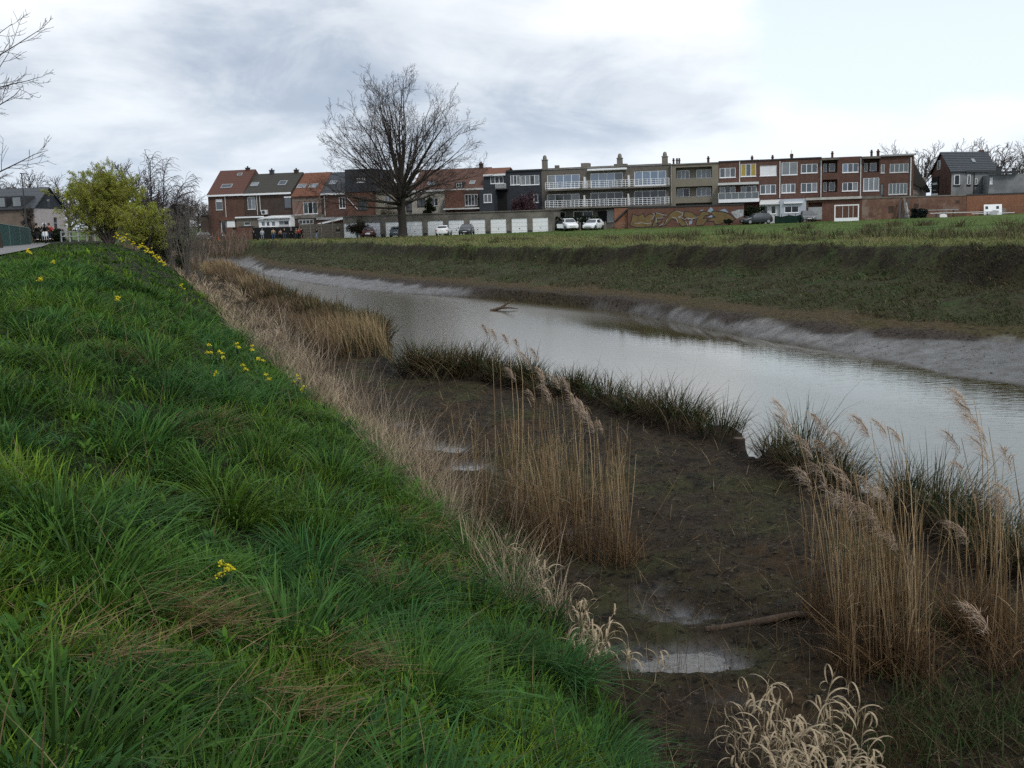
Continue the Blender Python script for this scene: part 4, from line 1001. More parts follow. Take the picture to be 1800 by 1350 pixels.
# ---- yards of the left-hand houses
h = House('white_conservatory', 'white conservatory with rolled awning behind the group of people', 'conservatory', 456, 512, 384, -5.0, 4.5)
h.fill([(459, 389, 466, 398, 1, 'c'), (468, 389, 474, 398, 1, 'm'), (477, 389, 484, 398, 1, 'c'), (490, 388, 508, 396, 2, 'cm', offwhite)], white)
h.box('rolled_awning', white, 462, 380.5, 508, 384, -0.4, -0.01, bevel=.05)
MB().prism([(-0.3, h.h - .02), (4.4, h.h + .5), (4.4, h.h + .4), (-0.3, h.h - .1)], 'x', h.x0, h.x1).build('roof', offwhite, h.root, fixn=True)
h = House('flat_annex', 'low brown annex with white roof edge and one small window', 'annex', 417, 456, 382, -4.0, 3.6)
h.fill([(429, 390, 440, 396, 1, 'd', offwhite)], pmat('brown_grey_render', (0.16, 0.145, 0.12), .9, .1, .2, 1)); h.box('roof_edge', white, 413, 380.5, 462, 383, -0.3, -0.01)
h = House('brick_yard_wall', 'low red brick yard wall with dark gate beside the white porch', 'wall', 398.5, 445, 399, -7.0, 0.35)
h.wall(b_warm, [(*h.rect(408, 400, 417, 416), .3)]); h.box('coping', dkframe, 420, 397.5, 446, 399.2, -0.05, 0.4)
h = House('dark_shed', 'dark brown shed against the left side of the corner house', 'shed', 354, 366.6, 379, -1.0, 6); h.wall(b_dark); h.box('roof_edge', dkframe, 353, 377.4, 367, 379.2, -.2, .0)
h = House('dark_yard_screen', 'black screen fence behind the group of people', 'fence', 446, 527.5, 399, -7.2, 0.12); h.wall(darkstuff)
h = House('roofed_annex', 'low brick annex with sloping white roof edge beside the plank fence', 'annex', 556, 604, 388, -3.5, 3.2); h.wall(b_warm)
a = h.L(560, 394, -.2); b = h.L(604, 384, -.2); MB().prism([(a[0], a[1] - .12), (b[0], b[1] - .12), (b[0], b[1] + .12), (a[0], a[1] + .12)], 'y', -.5, -.02).build('sloping_eave', white, h.root)
h.box('flat_roof', zinc, 556, 381.5, 606, 386, -.3, 3)
# concrete plank fence: posts and separate planks
h = House('plank_fence', 'weathered concrete plank fence with four tall posts', 'fence', 528, 606, 393, -7.6, 0.12)
pm_ = pmat('grey_plank', (0.115, 0.105, 0.088), .95, .1, .25, 2.5)
xs = [h.x0 + (h.x1 - h.x0) * k / 4 for k in range(5)]
for x in xs: MB().box(x - .08, x + .08, -.06, .10, 0, h.h + .25).build('post', concrete, h.root)
for k in range(4):
    for j in range(6):
        z0 = .1 + j * (h.h - .1) / 6; MB().box(xs[k] + .085, xs[k + 1] - .085, -.02, .04 + .01 * (j % 2), z0 + .02, z0 + (h.h - .1) / 6 - .035).build('plank', pm_, h.root)
# ------------------------------------------------------------------ branching trees
def tubes(polys, sides):
    """polys: list of (points, radii); grouped by length and lofted in bulk"""
    Vs, Fs, off = [], [], 0
    by = {}
    for p, r in polys: by.setdefault(len(p), []).append((p, r))
    for n, lst in by.items():
        P = np.array([q[0] for q in lst], float); Rr = np.array([q[1] for q in lst], float)
        T = np.empty_like(P); T[:, 1:-1] = P[:, 2:] - P[:, :-2]; T[:, 0] = P[:, 1] - P[:, 0]; T[:, -1] = P[:, -1] - P[:, -2]
        T /= np.linalg.norm(T, axis=2, keepdims=True) + 1e-9
        ref = np.where(np.abs(T[..., 2:3]) < 0.9, np.array([0, 0, 1.0]), np.array([1.0, 0, 0]))
        A = np.cross(T, ref); A /= np.linalg.norm(A, axis=2, keepdims=True) + 1e-9; B = np.cross(T, A)
        k = np.arange(sides) * 2 * math.pi / sides
        ring = P[:, :, None] + Rr[:, :, None, None] * (A[:, :, None] * np.cos(k)[:, None] + B[:, :, None] * np.sin(k)[:, None])
        m = len(lst); Vs.append(ring.reshape(-1, 3))
        idx = off + np.arange(m * n * sides).reshape(m, n, sides)
        a = idx[:, :-1]; b = idx[:, 1:]
        Fs.append(np.stack([a, np.roll(a, -1, 2), np.roll(b, -1, 2), b], -1).reshape(-1, 4)); off += m * n * sides
    return np.concatenate(Vs), np.concatenate(Fs)
def unit(v): return v / (np.linalg.norm(v) + 1e-9)
def path(p, d, L, r0, r1, n, wander, trop, g):
    pts, rs = [p], [r0]; st = L / n; d = unit(np.array(d, float))
    for i in range(n):
        d = unit(d + g.normal(0, wander, 3) + np.array(trop) * (1.0 / n)); p = p + d * st
        pts.append(p); rs.append(r0 + (r1 - r0) * ((i + 1) / n) ** 0.8)
    return np.array(pts), np.array(rs)
def sprout(par, g, count, lo, hi, ang, ratio, n, wander, trop, rk, rmin, Lpar):
    out_ = []
    P, Rr = par
    for j in range(count):
        t = lo + (hi - lo) * (j + g.random()) / count
        f = t * (len(P) - 1); i = min(int(f), len(P) - 2); fr = f - i
        p = P[i] * (1 - fr) + P[i + 1] * fr; r = Rr[i] * (1 - fr) + Rr[i + 1] * fr
        d = unit(P[i + 1] - P[i])
        side = unit(np.cross(d, g.normal(0, 1, 3)))
        a = ang * (0.7 + 0.6 * g.random())
        L = Lpar * ratio * (1.15 - 0.6 * t) * (0.75 + 0.5 * g.random())
        r0 = max(r * rk, rmin * 1.3)
        out_.append((path(p, d * math.cos(a) + side * math.sin(a), L, r0, rmin, n, wander, trop, g), L))
    return out_
bark = pmat('dark_wet_bark', (0.040, 0.034, 0.029), 0.9, 0.2, 0.3, 3, 0.4, 12)
twig = pmat('dark_twigs', (0.045, 0.036, 0.031), 0.9, 0.15)
twig_grey = pmat('grey_brown_twigs', (0.095, 0.080, 0.072), 0.9, 0.15)
def make_tree(name, label, loc, polys_trunk, polys_crown, mats, cat='tree', group=None, sides=(9, 3)):
    o = empty(name, loc, 0, label, cat, group)
    v, f = tubes(polys_trunk, sides[0]); link('trunk', np_mesh('trunk', v, f, smooth=True), mats[0], o)
    v, f = tubes(polys_crown, sides[1]); link('crown', np_mesh('crown', v, f, smooth=True), mats[1], o)
    return o

def big_tree():
    g = np.random.default_rng(5)
    b = at_z(708, 416, 2.62); base = np.array([b[0], b[1], gz(b[0], b[1]) - .2])
    H = at_d(708, 106, base[1])[2] - base[2]
    zf = H * 0.235
    trunk = [(np.array([[0, 0, 0], [0.02, 0, .5], [0.02, 0, 2], [-.05, 0, 4], [.0, .05, zf], [.03, .02, zf + 1.6], [0.1, 0, zf + 3.4], [.1, 0, zf + 6]]), np.array([.95, .66, .56, .54, .62, .5, .34, .2]))]
    limbs, crown = [], []
    spec = []
    for k in range(52):
        th = [7, 18, 27, 35, 42, 49, 56, 63, 70, 77, 84, 90, 96][k % 13] + g.uniform(-4, 4)
        az = k * 2.39996 + g.uniform(-.3, .3)
        spec.append((R(th), az))
    for th, az in spec:
        c = math.cos(th)
        # distance from the fork to the crown envelope in that direction
        Rh, Rv = 13.8, H - zf - 2.6
        s = math.sin(th); L = ((s / Rh) ** 2.3 + (max(c, 0.0) / Rv) ** 2.3) ** (-1 / 2.3)
        L *= g.uniform(.90, 1.0) * .93
        z0 = zf + g.uniform(-1.0, 1.2) if th > R(40) else zf + g.uniform(.2, 1.8)
        if th > R(80): z0 = zf - g.uniform(.2, 1.4)
        ths = th * 0.88
        d0 = np.array([math.sin(ths) * math.cos(az), math.sin(ths) * math.sin(az), math.cos(ths)])
        dt = np.array([math.cos(az) * s, math.sin(az) * s, c]) - d0
        lim = path(np.array([0, 0, z0]), d0, L, .185 * (0.6 + 0.5 * L / 19), .018, 9, .055, dt * 0.9 + np.array([0, 0, .28 if th > R(60) else 0]), g)
        limbs.append(lim)
        for l1, L1 in sprout(lim, g, 8, .25, 1.0, .60, .36, 6, .09, (0, 0, .2), .55, .013, L):
            crown.append(l1)
            for l2, L2 in sprout(l1, g, 7, .2, 1.0, .66, .46, 4, .13, (0, 0, .15), .6, .011, L1):
                crown.append(l2)
                for l3, L3 in sprout(l2, g, 4, .25, 1.0, .7, .55, 2, .16, (0, 0, .1), .7, .009, L2): crown.append(l3)
    make_tree('bare_tree', 'huge bare spreading tree in front of the garages', tuple(base), trunk + limbs, crown, (bark, twig))
big_tree()

def edge_tree():
    g = np.random.default_rng(15)
    base = np.array([-19.4, 38.0, CREST - .1])
    trunk = [(np.array([[0, 0, 0], [.1, 0, 1], [.2, 0, 3], [.35, 0, 5], [.4, 0, 7.5], [.3, 0, 11]]), np.array([.36, .30, .27, .24, .18, .08]))]
    limbs, crown = [], []
    for k in range(22):
        az = -0.9 + k * 1.9 + g.uniform(-.4, .4); th = g.uniform(.75, 1.35); z0 = g.uniform(2.0, 6.4)
        L = g.uniform(2.9, 4.0) * (1.1 if math.cos(az) > .3 else .8)
        lim = path(np.array([.3, 0, z0]), (math.sin(th) * math.cos(az), math.sin(th) * math.sin(az), math.cos(th)), L, .045, .008, 7, .10, (0, 0, .3), g)
        limbs.append(lim)
        for l1, L1 in sprout(lim, g, 7, .3, 1, .75, .36, 5, .13, (0, 0, .35), .6, .007, L):
            crown.append(l1)
            for l2, L2 in sprout(l1, g, 5, .25, 1, .75, .42, 3, .15, (0, 0, .3), .7, .006, L1): crown.append(l2)
    make_tree('bare_tree', 'bare tree whose twigs reach in from the left edge', tuple(base), trunk + limbs, crown, (bark, twig))
edge_tree()

def generic_bare(seed, H, Rh, droop=0.0, n1=16, r0=.24, rmin=.045):
    g = np.random.default_rng(seed)
    zf = H * .25
    trunk = [(np.array([[0, 0, 0], [.05, 0, zf * .5], [0, 0, zf], [.1, .05, H * .55], [.15, 0, H * .85]]), np.array([r0 * 1.3, r0, r0, r0 * .6, rmin]))]
    limbs, crown = [], []
    for k in range(n1):
        th = R(g.uniform(12, 75)); az = k * 2.4 + g.uniform(-.3, .3); z0 = zf * g.uniform(.8, 1.8)
        L = 1 / math.sqrt((math.sin(th) / Rh) ** 2 + (math.cos(th) / (H - zf)) ** 2) * g.uniform(.75, 1)
        lim = path(np.array([0, 0, z0]), (math.sin(th * .8) * math.cos(az), math.sin(th * .8) * math.sin(az), math.cos(th * .8)), L, r0 * .45, rmin, 6, .1, (0, 0, .1 - droop), g); limbs.append(lim)
        for l1, L1 in sprout(lim, g, 10, .25, 1, .65, .42, 4, .14, (0, 0, .2 - 2.4 * droop), .6, rmin * .8, L):
            crown.append(l1)
            for l2, L2 in sprout(l1, g, 6, .2, 1, .7, .5, 3, .16, (0, 0, .2 - 3 * droop), .7, rmin * .55, L1): crown.append(l2)
    return trunk + limbs, crown
def mesh_pair(tc):
    v, f = tubes(tc[0], 6); a = np_mesh('trunk', v, f, smooth=True)
    v, f = tubes(tc[1], 3); b = np_mesh('crown', v, f, smooth=True)
    return a, b
protoA, protoB = mesh_pair(generic_bare(31, 14, 5.2)), mesh_pair(generic_bare(37, 12, 5.5))
for m_ in (protoA, protoB): m_[0].materials.append(twig_grey); m_[1].materials.append(twig_grey)
def plant_bare(px, ytop, Y, pr, label, group, rz, wide=1.0):
    t = at_d(px, ytop, Y); b = gz(t[0], Y)
    o = empty('bare_tree', (t[0], Y, b), rz, label, 'tree', group)
    Hh = 14 if pr is protoA else 12
    s = (t[2] - b) / Hh; o.scale = (s * wide, s * wide, s)
    link('trunk', pr[0], None, o); link('crown', pr[1], None, o)
for px, yt_, Y, pr, lab, rz, wd in ((1585, 268, 200, protoA, 'bare grey tree just right of the end flats', 0.3, 1.0), (1622, 262, 195, protoB, 'bare grey tree between the end flats and the gabled house', 1.2, 1.0),
                                (1690, 266, 205, protoA, 'bare treetop peeking over the black ribbed roof', 2.2, 1.1), (1752, 253, 190, protoB, 'tall bare tree behind the right end of the ribbed roof', 4.0, 1.1),
                                (1803, 262, 185, protoA, 'bare tree above the low outbuilding at right edge', 5.0, 1.2)):
    plant_bare(px, yt_, Y, pr, lab, 'bare trees behind the houses at right', rz, wd)
TL = ['far bare tree hidden beyond the left edge twigs', 'far bare tree left of the slate roofed house', 'far bare tree behind the slate roof and street lamp', 'far bare tree between the slate roof and the willow', 'far bare tree behind the left half of the willow', 'far bare tree behind the right half of the willow', 'far bare tree just left of the weeping tree', 'first far bare tree right of the weeping tree', 'second far bare tree right of the weeping tree', 'third far bare tree right of the weeping tree', 'far bare tree just left of the corner house', 'far bare tree behind the dark shed of the corner house']
for i, (px, yt_, Y, wd) in enumerate(((-30, 300, 175, 1.5), (20, 318, 180, 1.5), (62, 322, 190, 1.4), (115, 318, 185, 1.3), (150, 310, 190, 1.5), (212, 300, 170, 1.4), (248, 305, 175, 1.5), (300, 345, 215, 1.6), (325, 352, 230, 1.7), (345, 350, 240, 1.6), (362, 362, 236, 1.5), (385, 360, 245, 1.7))):
    plant_bare(px, yt_, Y, (protoA, protoB)[i % 2], TL[i], 'far treeline beyond the left bank', i * 1.3, wd)

# ------------------------------------------------------------------ leafy crowns
def leaf_cloud(g, centres, radii, n, size, cols, upbias=0.0):
    """n small leaves spread through overlapping clumps; returns verts, faces, colours"""
    k = g.integers(0, len(centres), n)
    c = np.asarray(centres)[k]; r = np.asarray(radii)[k]
    d = g.normal(0, 1, (n, 3)); d /= np.linalg.norm(d, axis=1, keepdims=True)
    rad = g.random(n) ** 0.45
    P = c + d * r * rad[:, None]
    a = g.normal(0, 1, (n, 3)); a[:, 2] += upbias; a /= np.linalg.norm(a, axis=1, keepdims=True)
    b = np.cross(a, g.normal(0, 1, (n, 3))); b /= np.linalg.norm(b, axis=1, keepdims=True)
    s = size * (0.6 + 0.8 * g.random(n))[:, None]
    V_ = np.stack([P - a * s, P + b * s * .42, P + a * s, P - b * s * .42], 1).reshape(-1, 3)
    F = np.arange(n * 4).reshape(-1, 4)
    cc = np.asarray(cols)[g.integers(0, len(cols), n)] * (0.75 + 0.5 * g.random((n, 1)))
    return V_, F, np.repeat(cc, 4, 0)
leafmat = pmat('leaves', attr=True, rough=.6, spec=.3, trans=.45)
def shrub(name, label, cat, base, centres, radii, n, size, cols, stems=(), stem_mat=None, crown_name='foliage', group=None, seed=1):
    o = empty(name, tuple(base), 0, label, cat, group); g = np.random.default_rng(seed)
    v, f, c = leaf_cloud(g, centres, radii, n, size, cols); link(crown_name, np_mesh(crown_name, v, f, c), leafmat, o)
    if len(stems): v, f = tubes(list(stems), 4); link('stems', np_mesh('stems', v, f, smooth=True), stem_mat or twig, o)
    return o
def stem_fan(g, n, H, spread, r, wander=.08, m=6, trop=(0, 0, .3)):
    out_ = []
    for i in range(n):
        az = g.uniform(0, 6.28); s = g.uniform(.05, spread)
        out_.append(path(np.array([math.cos(az) * .25 * s, math.sin(az) * .25 * s, 0]), (math.cos(az) * s, math.sin(az) * s, 1), H * g.uniform(.7, 1), r * g.uniform(.6, 1.2), r * .2, m, wander, trop, g))
    return out_

def willow(px, pyb, ytop, Y, rad, label, seed, nst, nleaf):
    g = np.random.default_rng(seed)
    t = at_d(px, ytop, Y); bz = gz(t[0], Y); H = t[2] - bz
    o = empty('willow_tree', (t[0], Y, bz), 0, label, 'tree')
    st = stem_fan(g, nst, H * .92, rad / H * 1.05, .07, .06, 7)
    tw, cen, rd = [], [], []
    for s in st:
        for l1, L1 in sprout(s, g, 12, .12, 1, .75, .34, 4, .12, (0, 0, .1), .5, .012, H * .8):
            tw.append(l1)
            for l2, L2 in sprout(l1, g, 4, .3, 1, .7, .5, 3, .15, (0, 0, -.1), .6, .008, L1):
                tw.append(l2); 
                for q in l2[0][1:]: cen.append(q); rd.append(.16)
            for q in l1[0][1:]: cen.append(q); rd.append(.22)
    v, f = tubes(st, 6); link('trunk', np_mesh('trunk', v, f, smooth=True), twig_grey, o)
    v, f = tubes(tw, 3); link('branches', np_mesh('branches', v, f), twig_grey, o)
    v, f, c = leaf_cloud(g, cen, np.array(rd)[:, None], nleaf, .054, [(0.33, 0.35, 0.05), (0.27, 0.30, 0.045), (0.22, 0.25, 0.045), (0.40, 0.41, 0.07)])
    link('crown', np_mesh('crown', v, f, c), leafmat, o)
willow(180, 430, 282, 88, 6.4, 'large yellow-green budding willow on the left bank', 3, 34, 80000)
willow(246, 440, 350, 84, 2.6, 'small yellow-green willow at the right foot of the large willow', 4, 16, 20000)

def birch():
    g = np.random.default_rng(8)
    t = at_d(268, 284, 104); bz = gz(t[0], 104); H = t[2] - bz
    o = empty('weeping_tree', (t[0], 104, bz), 0, 'dark weeping bare tree leaning behind the willows', 'tree')
    tr = [path(np.zeros(3), (.1 * k, .05, 1), H * (1 - .08 * k), .16, .03, 8, .05, (.1, 0, .2), g) for k in range(3)]
    tw = []
    for s in tr:
        for l1, L1 in sprout(s, g, 24, .25, 1, .55, .30, 5, .1, (.5, 0, -.3), .5, .02, H):
            tw.append(l1)
            for l2, L2 in sprout(l1, g, 8, .2, 1, .6, .7, 5, .07, (.3, 0, -1.6), .6, .013, L1): tw.append(l2)
    v, f = tubes(tr, 7); link('trunk', np_mesh('trunk', v, f, smooth=True), twig, o)
    v, f = tubes(tw, 3); link('crown', np_mesh('crown', v, f), pmat('purplish_twigs', (0.055, 0.043, 0.046), .9, .1), o)
    cen = [(g.uniform(-1.2, 2.4), g.uniform(-1, 1), g.uniform(.4, H * .55)) for _ in range(60)]
    v, f, c = leaf_cloud(g, cen, np.full((60, 1), .7), 14000, .09, [(0.022, 0.034, 0.014), (0.03, 0.045, 0.018), (0.016, 0.024, 0.012)])
    link('ivy', np_mesh('ivy', v, f, c), leafmat, o)
birch()

def bare_shrub(px, pyb, ytop, Y, n, spread, label, seed, mat=None, r=.03):
    g = np.random.default_rng(seed); t = at_d(px, ytop, Y); b = at_d(px, pyb, Y); bz = gz(t[0], Y); H = t[2] - bz
    st = stem_fan(g, n, H, spread, r, .05, 7); tw = []
    for s in st:
        for l1, L1 in sprout(s, g, 6, .3, 1, .5, .32, 4, .1, (0, 0, .4), .5, .008, H * .7):
            tw.append(l1)
            for l2, _ in sprout(l1, g, 3, .3, 1, .5, .5, 3, .1, (0, 0, .3), .6, .007, L1): tw.append(l2)
    o = empty('bare_shrub', (t[0], Y, bz), 0, label, 'shrub')
    v, f = tubes(st, 5); link('stems', np_mesh('stems', v, f, smooth=True), mat or twig_grey, o)
    v, f = tubes(tw, 3); link('twigs', np_mesh('twigs', v, f), mat or twig_grey, o)
grey_st = pmat('grey_shrub_stems', (0.12, 0.108, 0.092), .9, .1)
bare_shrub(318, 480, 332, 72, 16, .26, 'bare grey many-stemmed shrub at the foot of the left bank', 21, grey_st, .035)
bare_shrub(345, 470, 372, 78, 12, .30, 'low bare shrub right of the many-stemmed shrub', 22, grey_st, .025)
bare_shrub(295, 470, 366, 82, 10, .3, 'bare shrub in front of the weeping tree', 23, grey_st, .03)

def bush_at(name, label, cat, x0, y0, x1, y1, Y, cols, n, size, seed, lobes=26, box=False, dd=None):
    g = np.random.default_rng(seed)
    a = at_d(x0, (y0 + y1) / 2, Y); b = at_d(x1, (y0 + y1) / 2, Y); top = at_d((x0 + x1) / 2, y0, Y)[2]
    cx = (a[0] + b[0]) / 2; bz = gz(cx, Y); W, Hh = (b[0] - a[0]) / 2, top - bz
    dd = dd or W * .8
    if box:
        cen = [(g.uniform(-W, W) * .93, g.uniform(-dd, dd) * .8, g.uniform(.1, Hh * .9)) for _ in range(lobes * 5)]; rad = np.full((len(cen), 1), min(W, Hh, dd) * .28)
    else:
        cen = []
        for _ in range(lobes):
            d = unit(g.normal(0, 1, 3)); q = g.random() ** .5 * .75; cen.append((d[0] * W * q, d[1] * dd * q, Hh * .52 + d[2] * Hh * .48 * q))
        rad = np.full((lobes, 1), min(W, Hh * .5) * .36)
    st = stem_fan(g, 7, Hh * .8, W / Hh * .6, .05) if not box else ()
    return shrub(name, label, cat, (cx, Y, bz), cen, rad, n, size, cols, st, seed=seed)
GRN = [(0.018, 0.032, 0.012), (0.024, 0.042, 0.015), (0.014, 0.024, 0.010)]
def rowY(px, v): 
    u, _ = ROW.hit(px, 390, v); return float(ROW.pt(u, v)[1])
bush_at('blossom_shrub', 'purple-brown blossoming shrub against the slate clad house', 'shrub', 898, 325, 952, 385, rowY(925, -2.0), [(0.10, 0.052, 0.066), (0.070, 0.036, 0.046), (0.15, 0.085, 0.105), (0.045, 0.024, 0.028)], 9000, .12, 41, 40)
bush_at('conifer_bush', 'dark green conical bush behind the garages near the big tree', 'shrub', 741, 341, 768, 395, rowY(755, -1.9), GRN, 5000, .12, 42, 24)
bush_at('olive_bush', 'thin olive coloured bush behind the garages beside the tree trunk', 'shrub', 664, 350, 702, 392, rowY(683, -2.2), [(0.10, 0.095, 0.055), (0.08, 0.078, 0.045), (0.12, 0.11, 0.07)], 3500, .09, 43, 24)
bush_at('bramble_bush', 'brown bramble bush in front of the first garage doors', 'shrub', 604, 386, 652, 418, rowY(628, -10.5), [(0.050, 0.040, 0.026), (0.035, 0.032, 0.018), (0.06, 0.045, 0.03)], 6000, .09, 44, 30)
bush_at('clipped_hedge', 'clipped dark hedge behind the first white car', 'hedge', 970, 379, 1014, 404, rowY(992, -5.5), GRN, 7000, .10, 45, 30, True, .6)
bush_at('clipped_hedge', 'clipped dark hedge behind the second white car', 'hedge', 1015, 378, 1056, 404, rowY(1035, -5.0), GRN, 7000, .10, 46, 30, True, .6)
bush_at('clipped_hedge', 'clipped dark hedge above the dark hatchback beside the graffiti wall', 'hedge', 1308.5, 361, 1345, 392, rowY(1326, -4.8), GRN, 7000, .10, 47, 30, True, .6)
bush_at('wall_weed', 'dark weed growing at the foot of the graffiti wall', 'shrub', 1268, 384, 1296, 398, rowY(1282, -7.2), GRN, 2200, .09, 48, 12)
# ------------------------------------------------------------------ blades: long thin leaves in bulk
def blades(P, L, W, lean, az, curve, cb, ct, segs=3, g=rng, yaw=None, sag=0.0):
    """P roots (n,3); lean = tilt at the root (tan), curve = extra bend at the tip; cb/ct base and tip colours (n,3)"""
    n = len(P); t = np.linspace(0, 1, segs + 1)
    dx, dy = np.cos(az), np.sin(az)
    h = (lean[:, None] * t + curve[:, None] * t ** 2)                   # outward
    v = t * np.sqrt(np.clip(1 - (lean[:, None] * 0.6) ** 2, .05, 1)) - (curve[:, None] * 0.55 + sag) * t ** 2.5
    C = P[:, None] + L[:, None, None] * np.stack([dx[:, None] * h, dy[:, None] * h, v], -1)
    ya = az + math.pi / 2 + (g.normal(0, .7, n) if yaw is None else yaw)
    side = np.stack([np.cos(ya), np.sin(ya), np.zeros(n)], -1)
    wd = W[:, None] * np.clip((1 - t) * 1.9, 0, 1) ** .8 * .5 * np.minimum(1, .6 + 1.6 * t)
    Lft = C[:, :-1] - side[:, None] * wd[:, :-1, None]; Rgt = C[:, :-1] + side[:, None] * wd[:, :-1, None]
    V_ = np.concatenate([np.stack([Lft, Rgt], 2).reshape(n, -1, 3), C[:, -1:]], 1)       # 2*segs+1 each
    m = 2 * segs + 1; o = (np.arange(n) * m)[:, None]
    quads = np.concatenate([np.stack([o + 2 * i, o + 2 * i + 1, o + 2 * i + 3, o + 2 * i + 2], -1).reshape(-1, 4) for i in range(segs - 1)]) if segs > 1 else np.zeros((0, 4), int)
    tris = np.stack([o + 2 * segs - 2, o + 2 * segs - 1, o + 2 * segs], -1).reshape(-1, 3)
    k = np.concatenate([np.repeat(t[:-1], 2), [1.0]])
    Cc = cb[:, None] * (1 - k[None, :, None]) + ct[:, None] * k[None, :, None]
    return V_.reshape(-1, 3), quads, tris, Cc.reshape(-1, 3)
def join(parts):
    V_, Q, T, C, off = [], [], [], [], 0
    for v, q, t, c in parts:
        V_.append(v); C.append(c); Q.append(q + off); T.append(t + off); off += len(v)
    return np.concatenate(V_), [np.concatenate(Q), np.concatenate(T)], np.concatenate(C)
grassmat = pmat('grass_blades', attr=True, rough=.6, spec=.14, trans=.35)
drymat = pmat('dry_blades', attr=True, rough=.75, spec=.2, trans=.2)
def pick(cols, n, g=rng, jit=.25):
    c = np.asarray(cols, float)[g.integers(0, len(cols), n)]
    return c * (1 + jit * (g.random((n, 1)) - .5) * 2)
def polar(n, r0, r1, a0, a1, g=rng):
    r = np.exp(g.uniform(math.log(r0), math.log(r1), n)); a = np.radians(g.uniform(a0, a1, n))
    return np.sin(a) * r, np.cos(a) * r, r

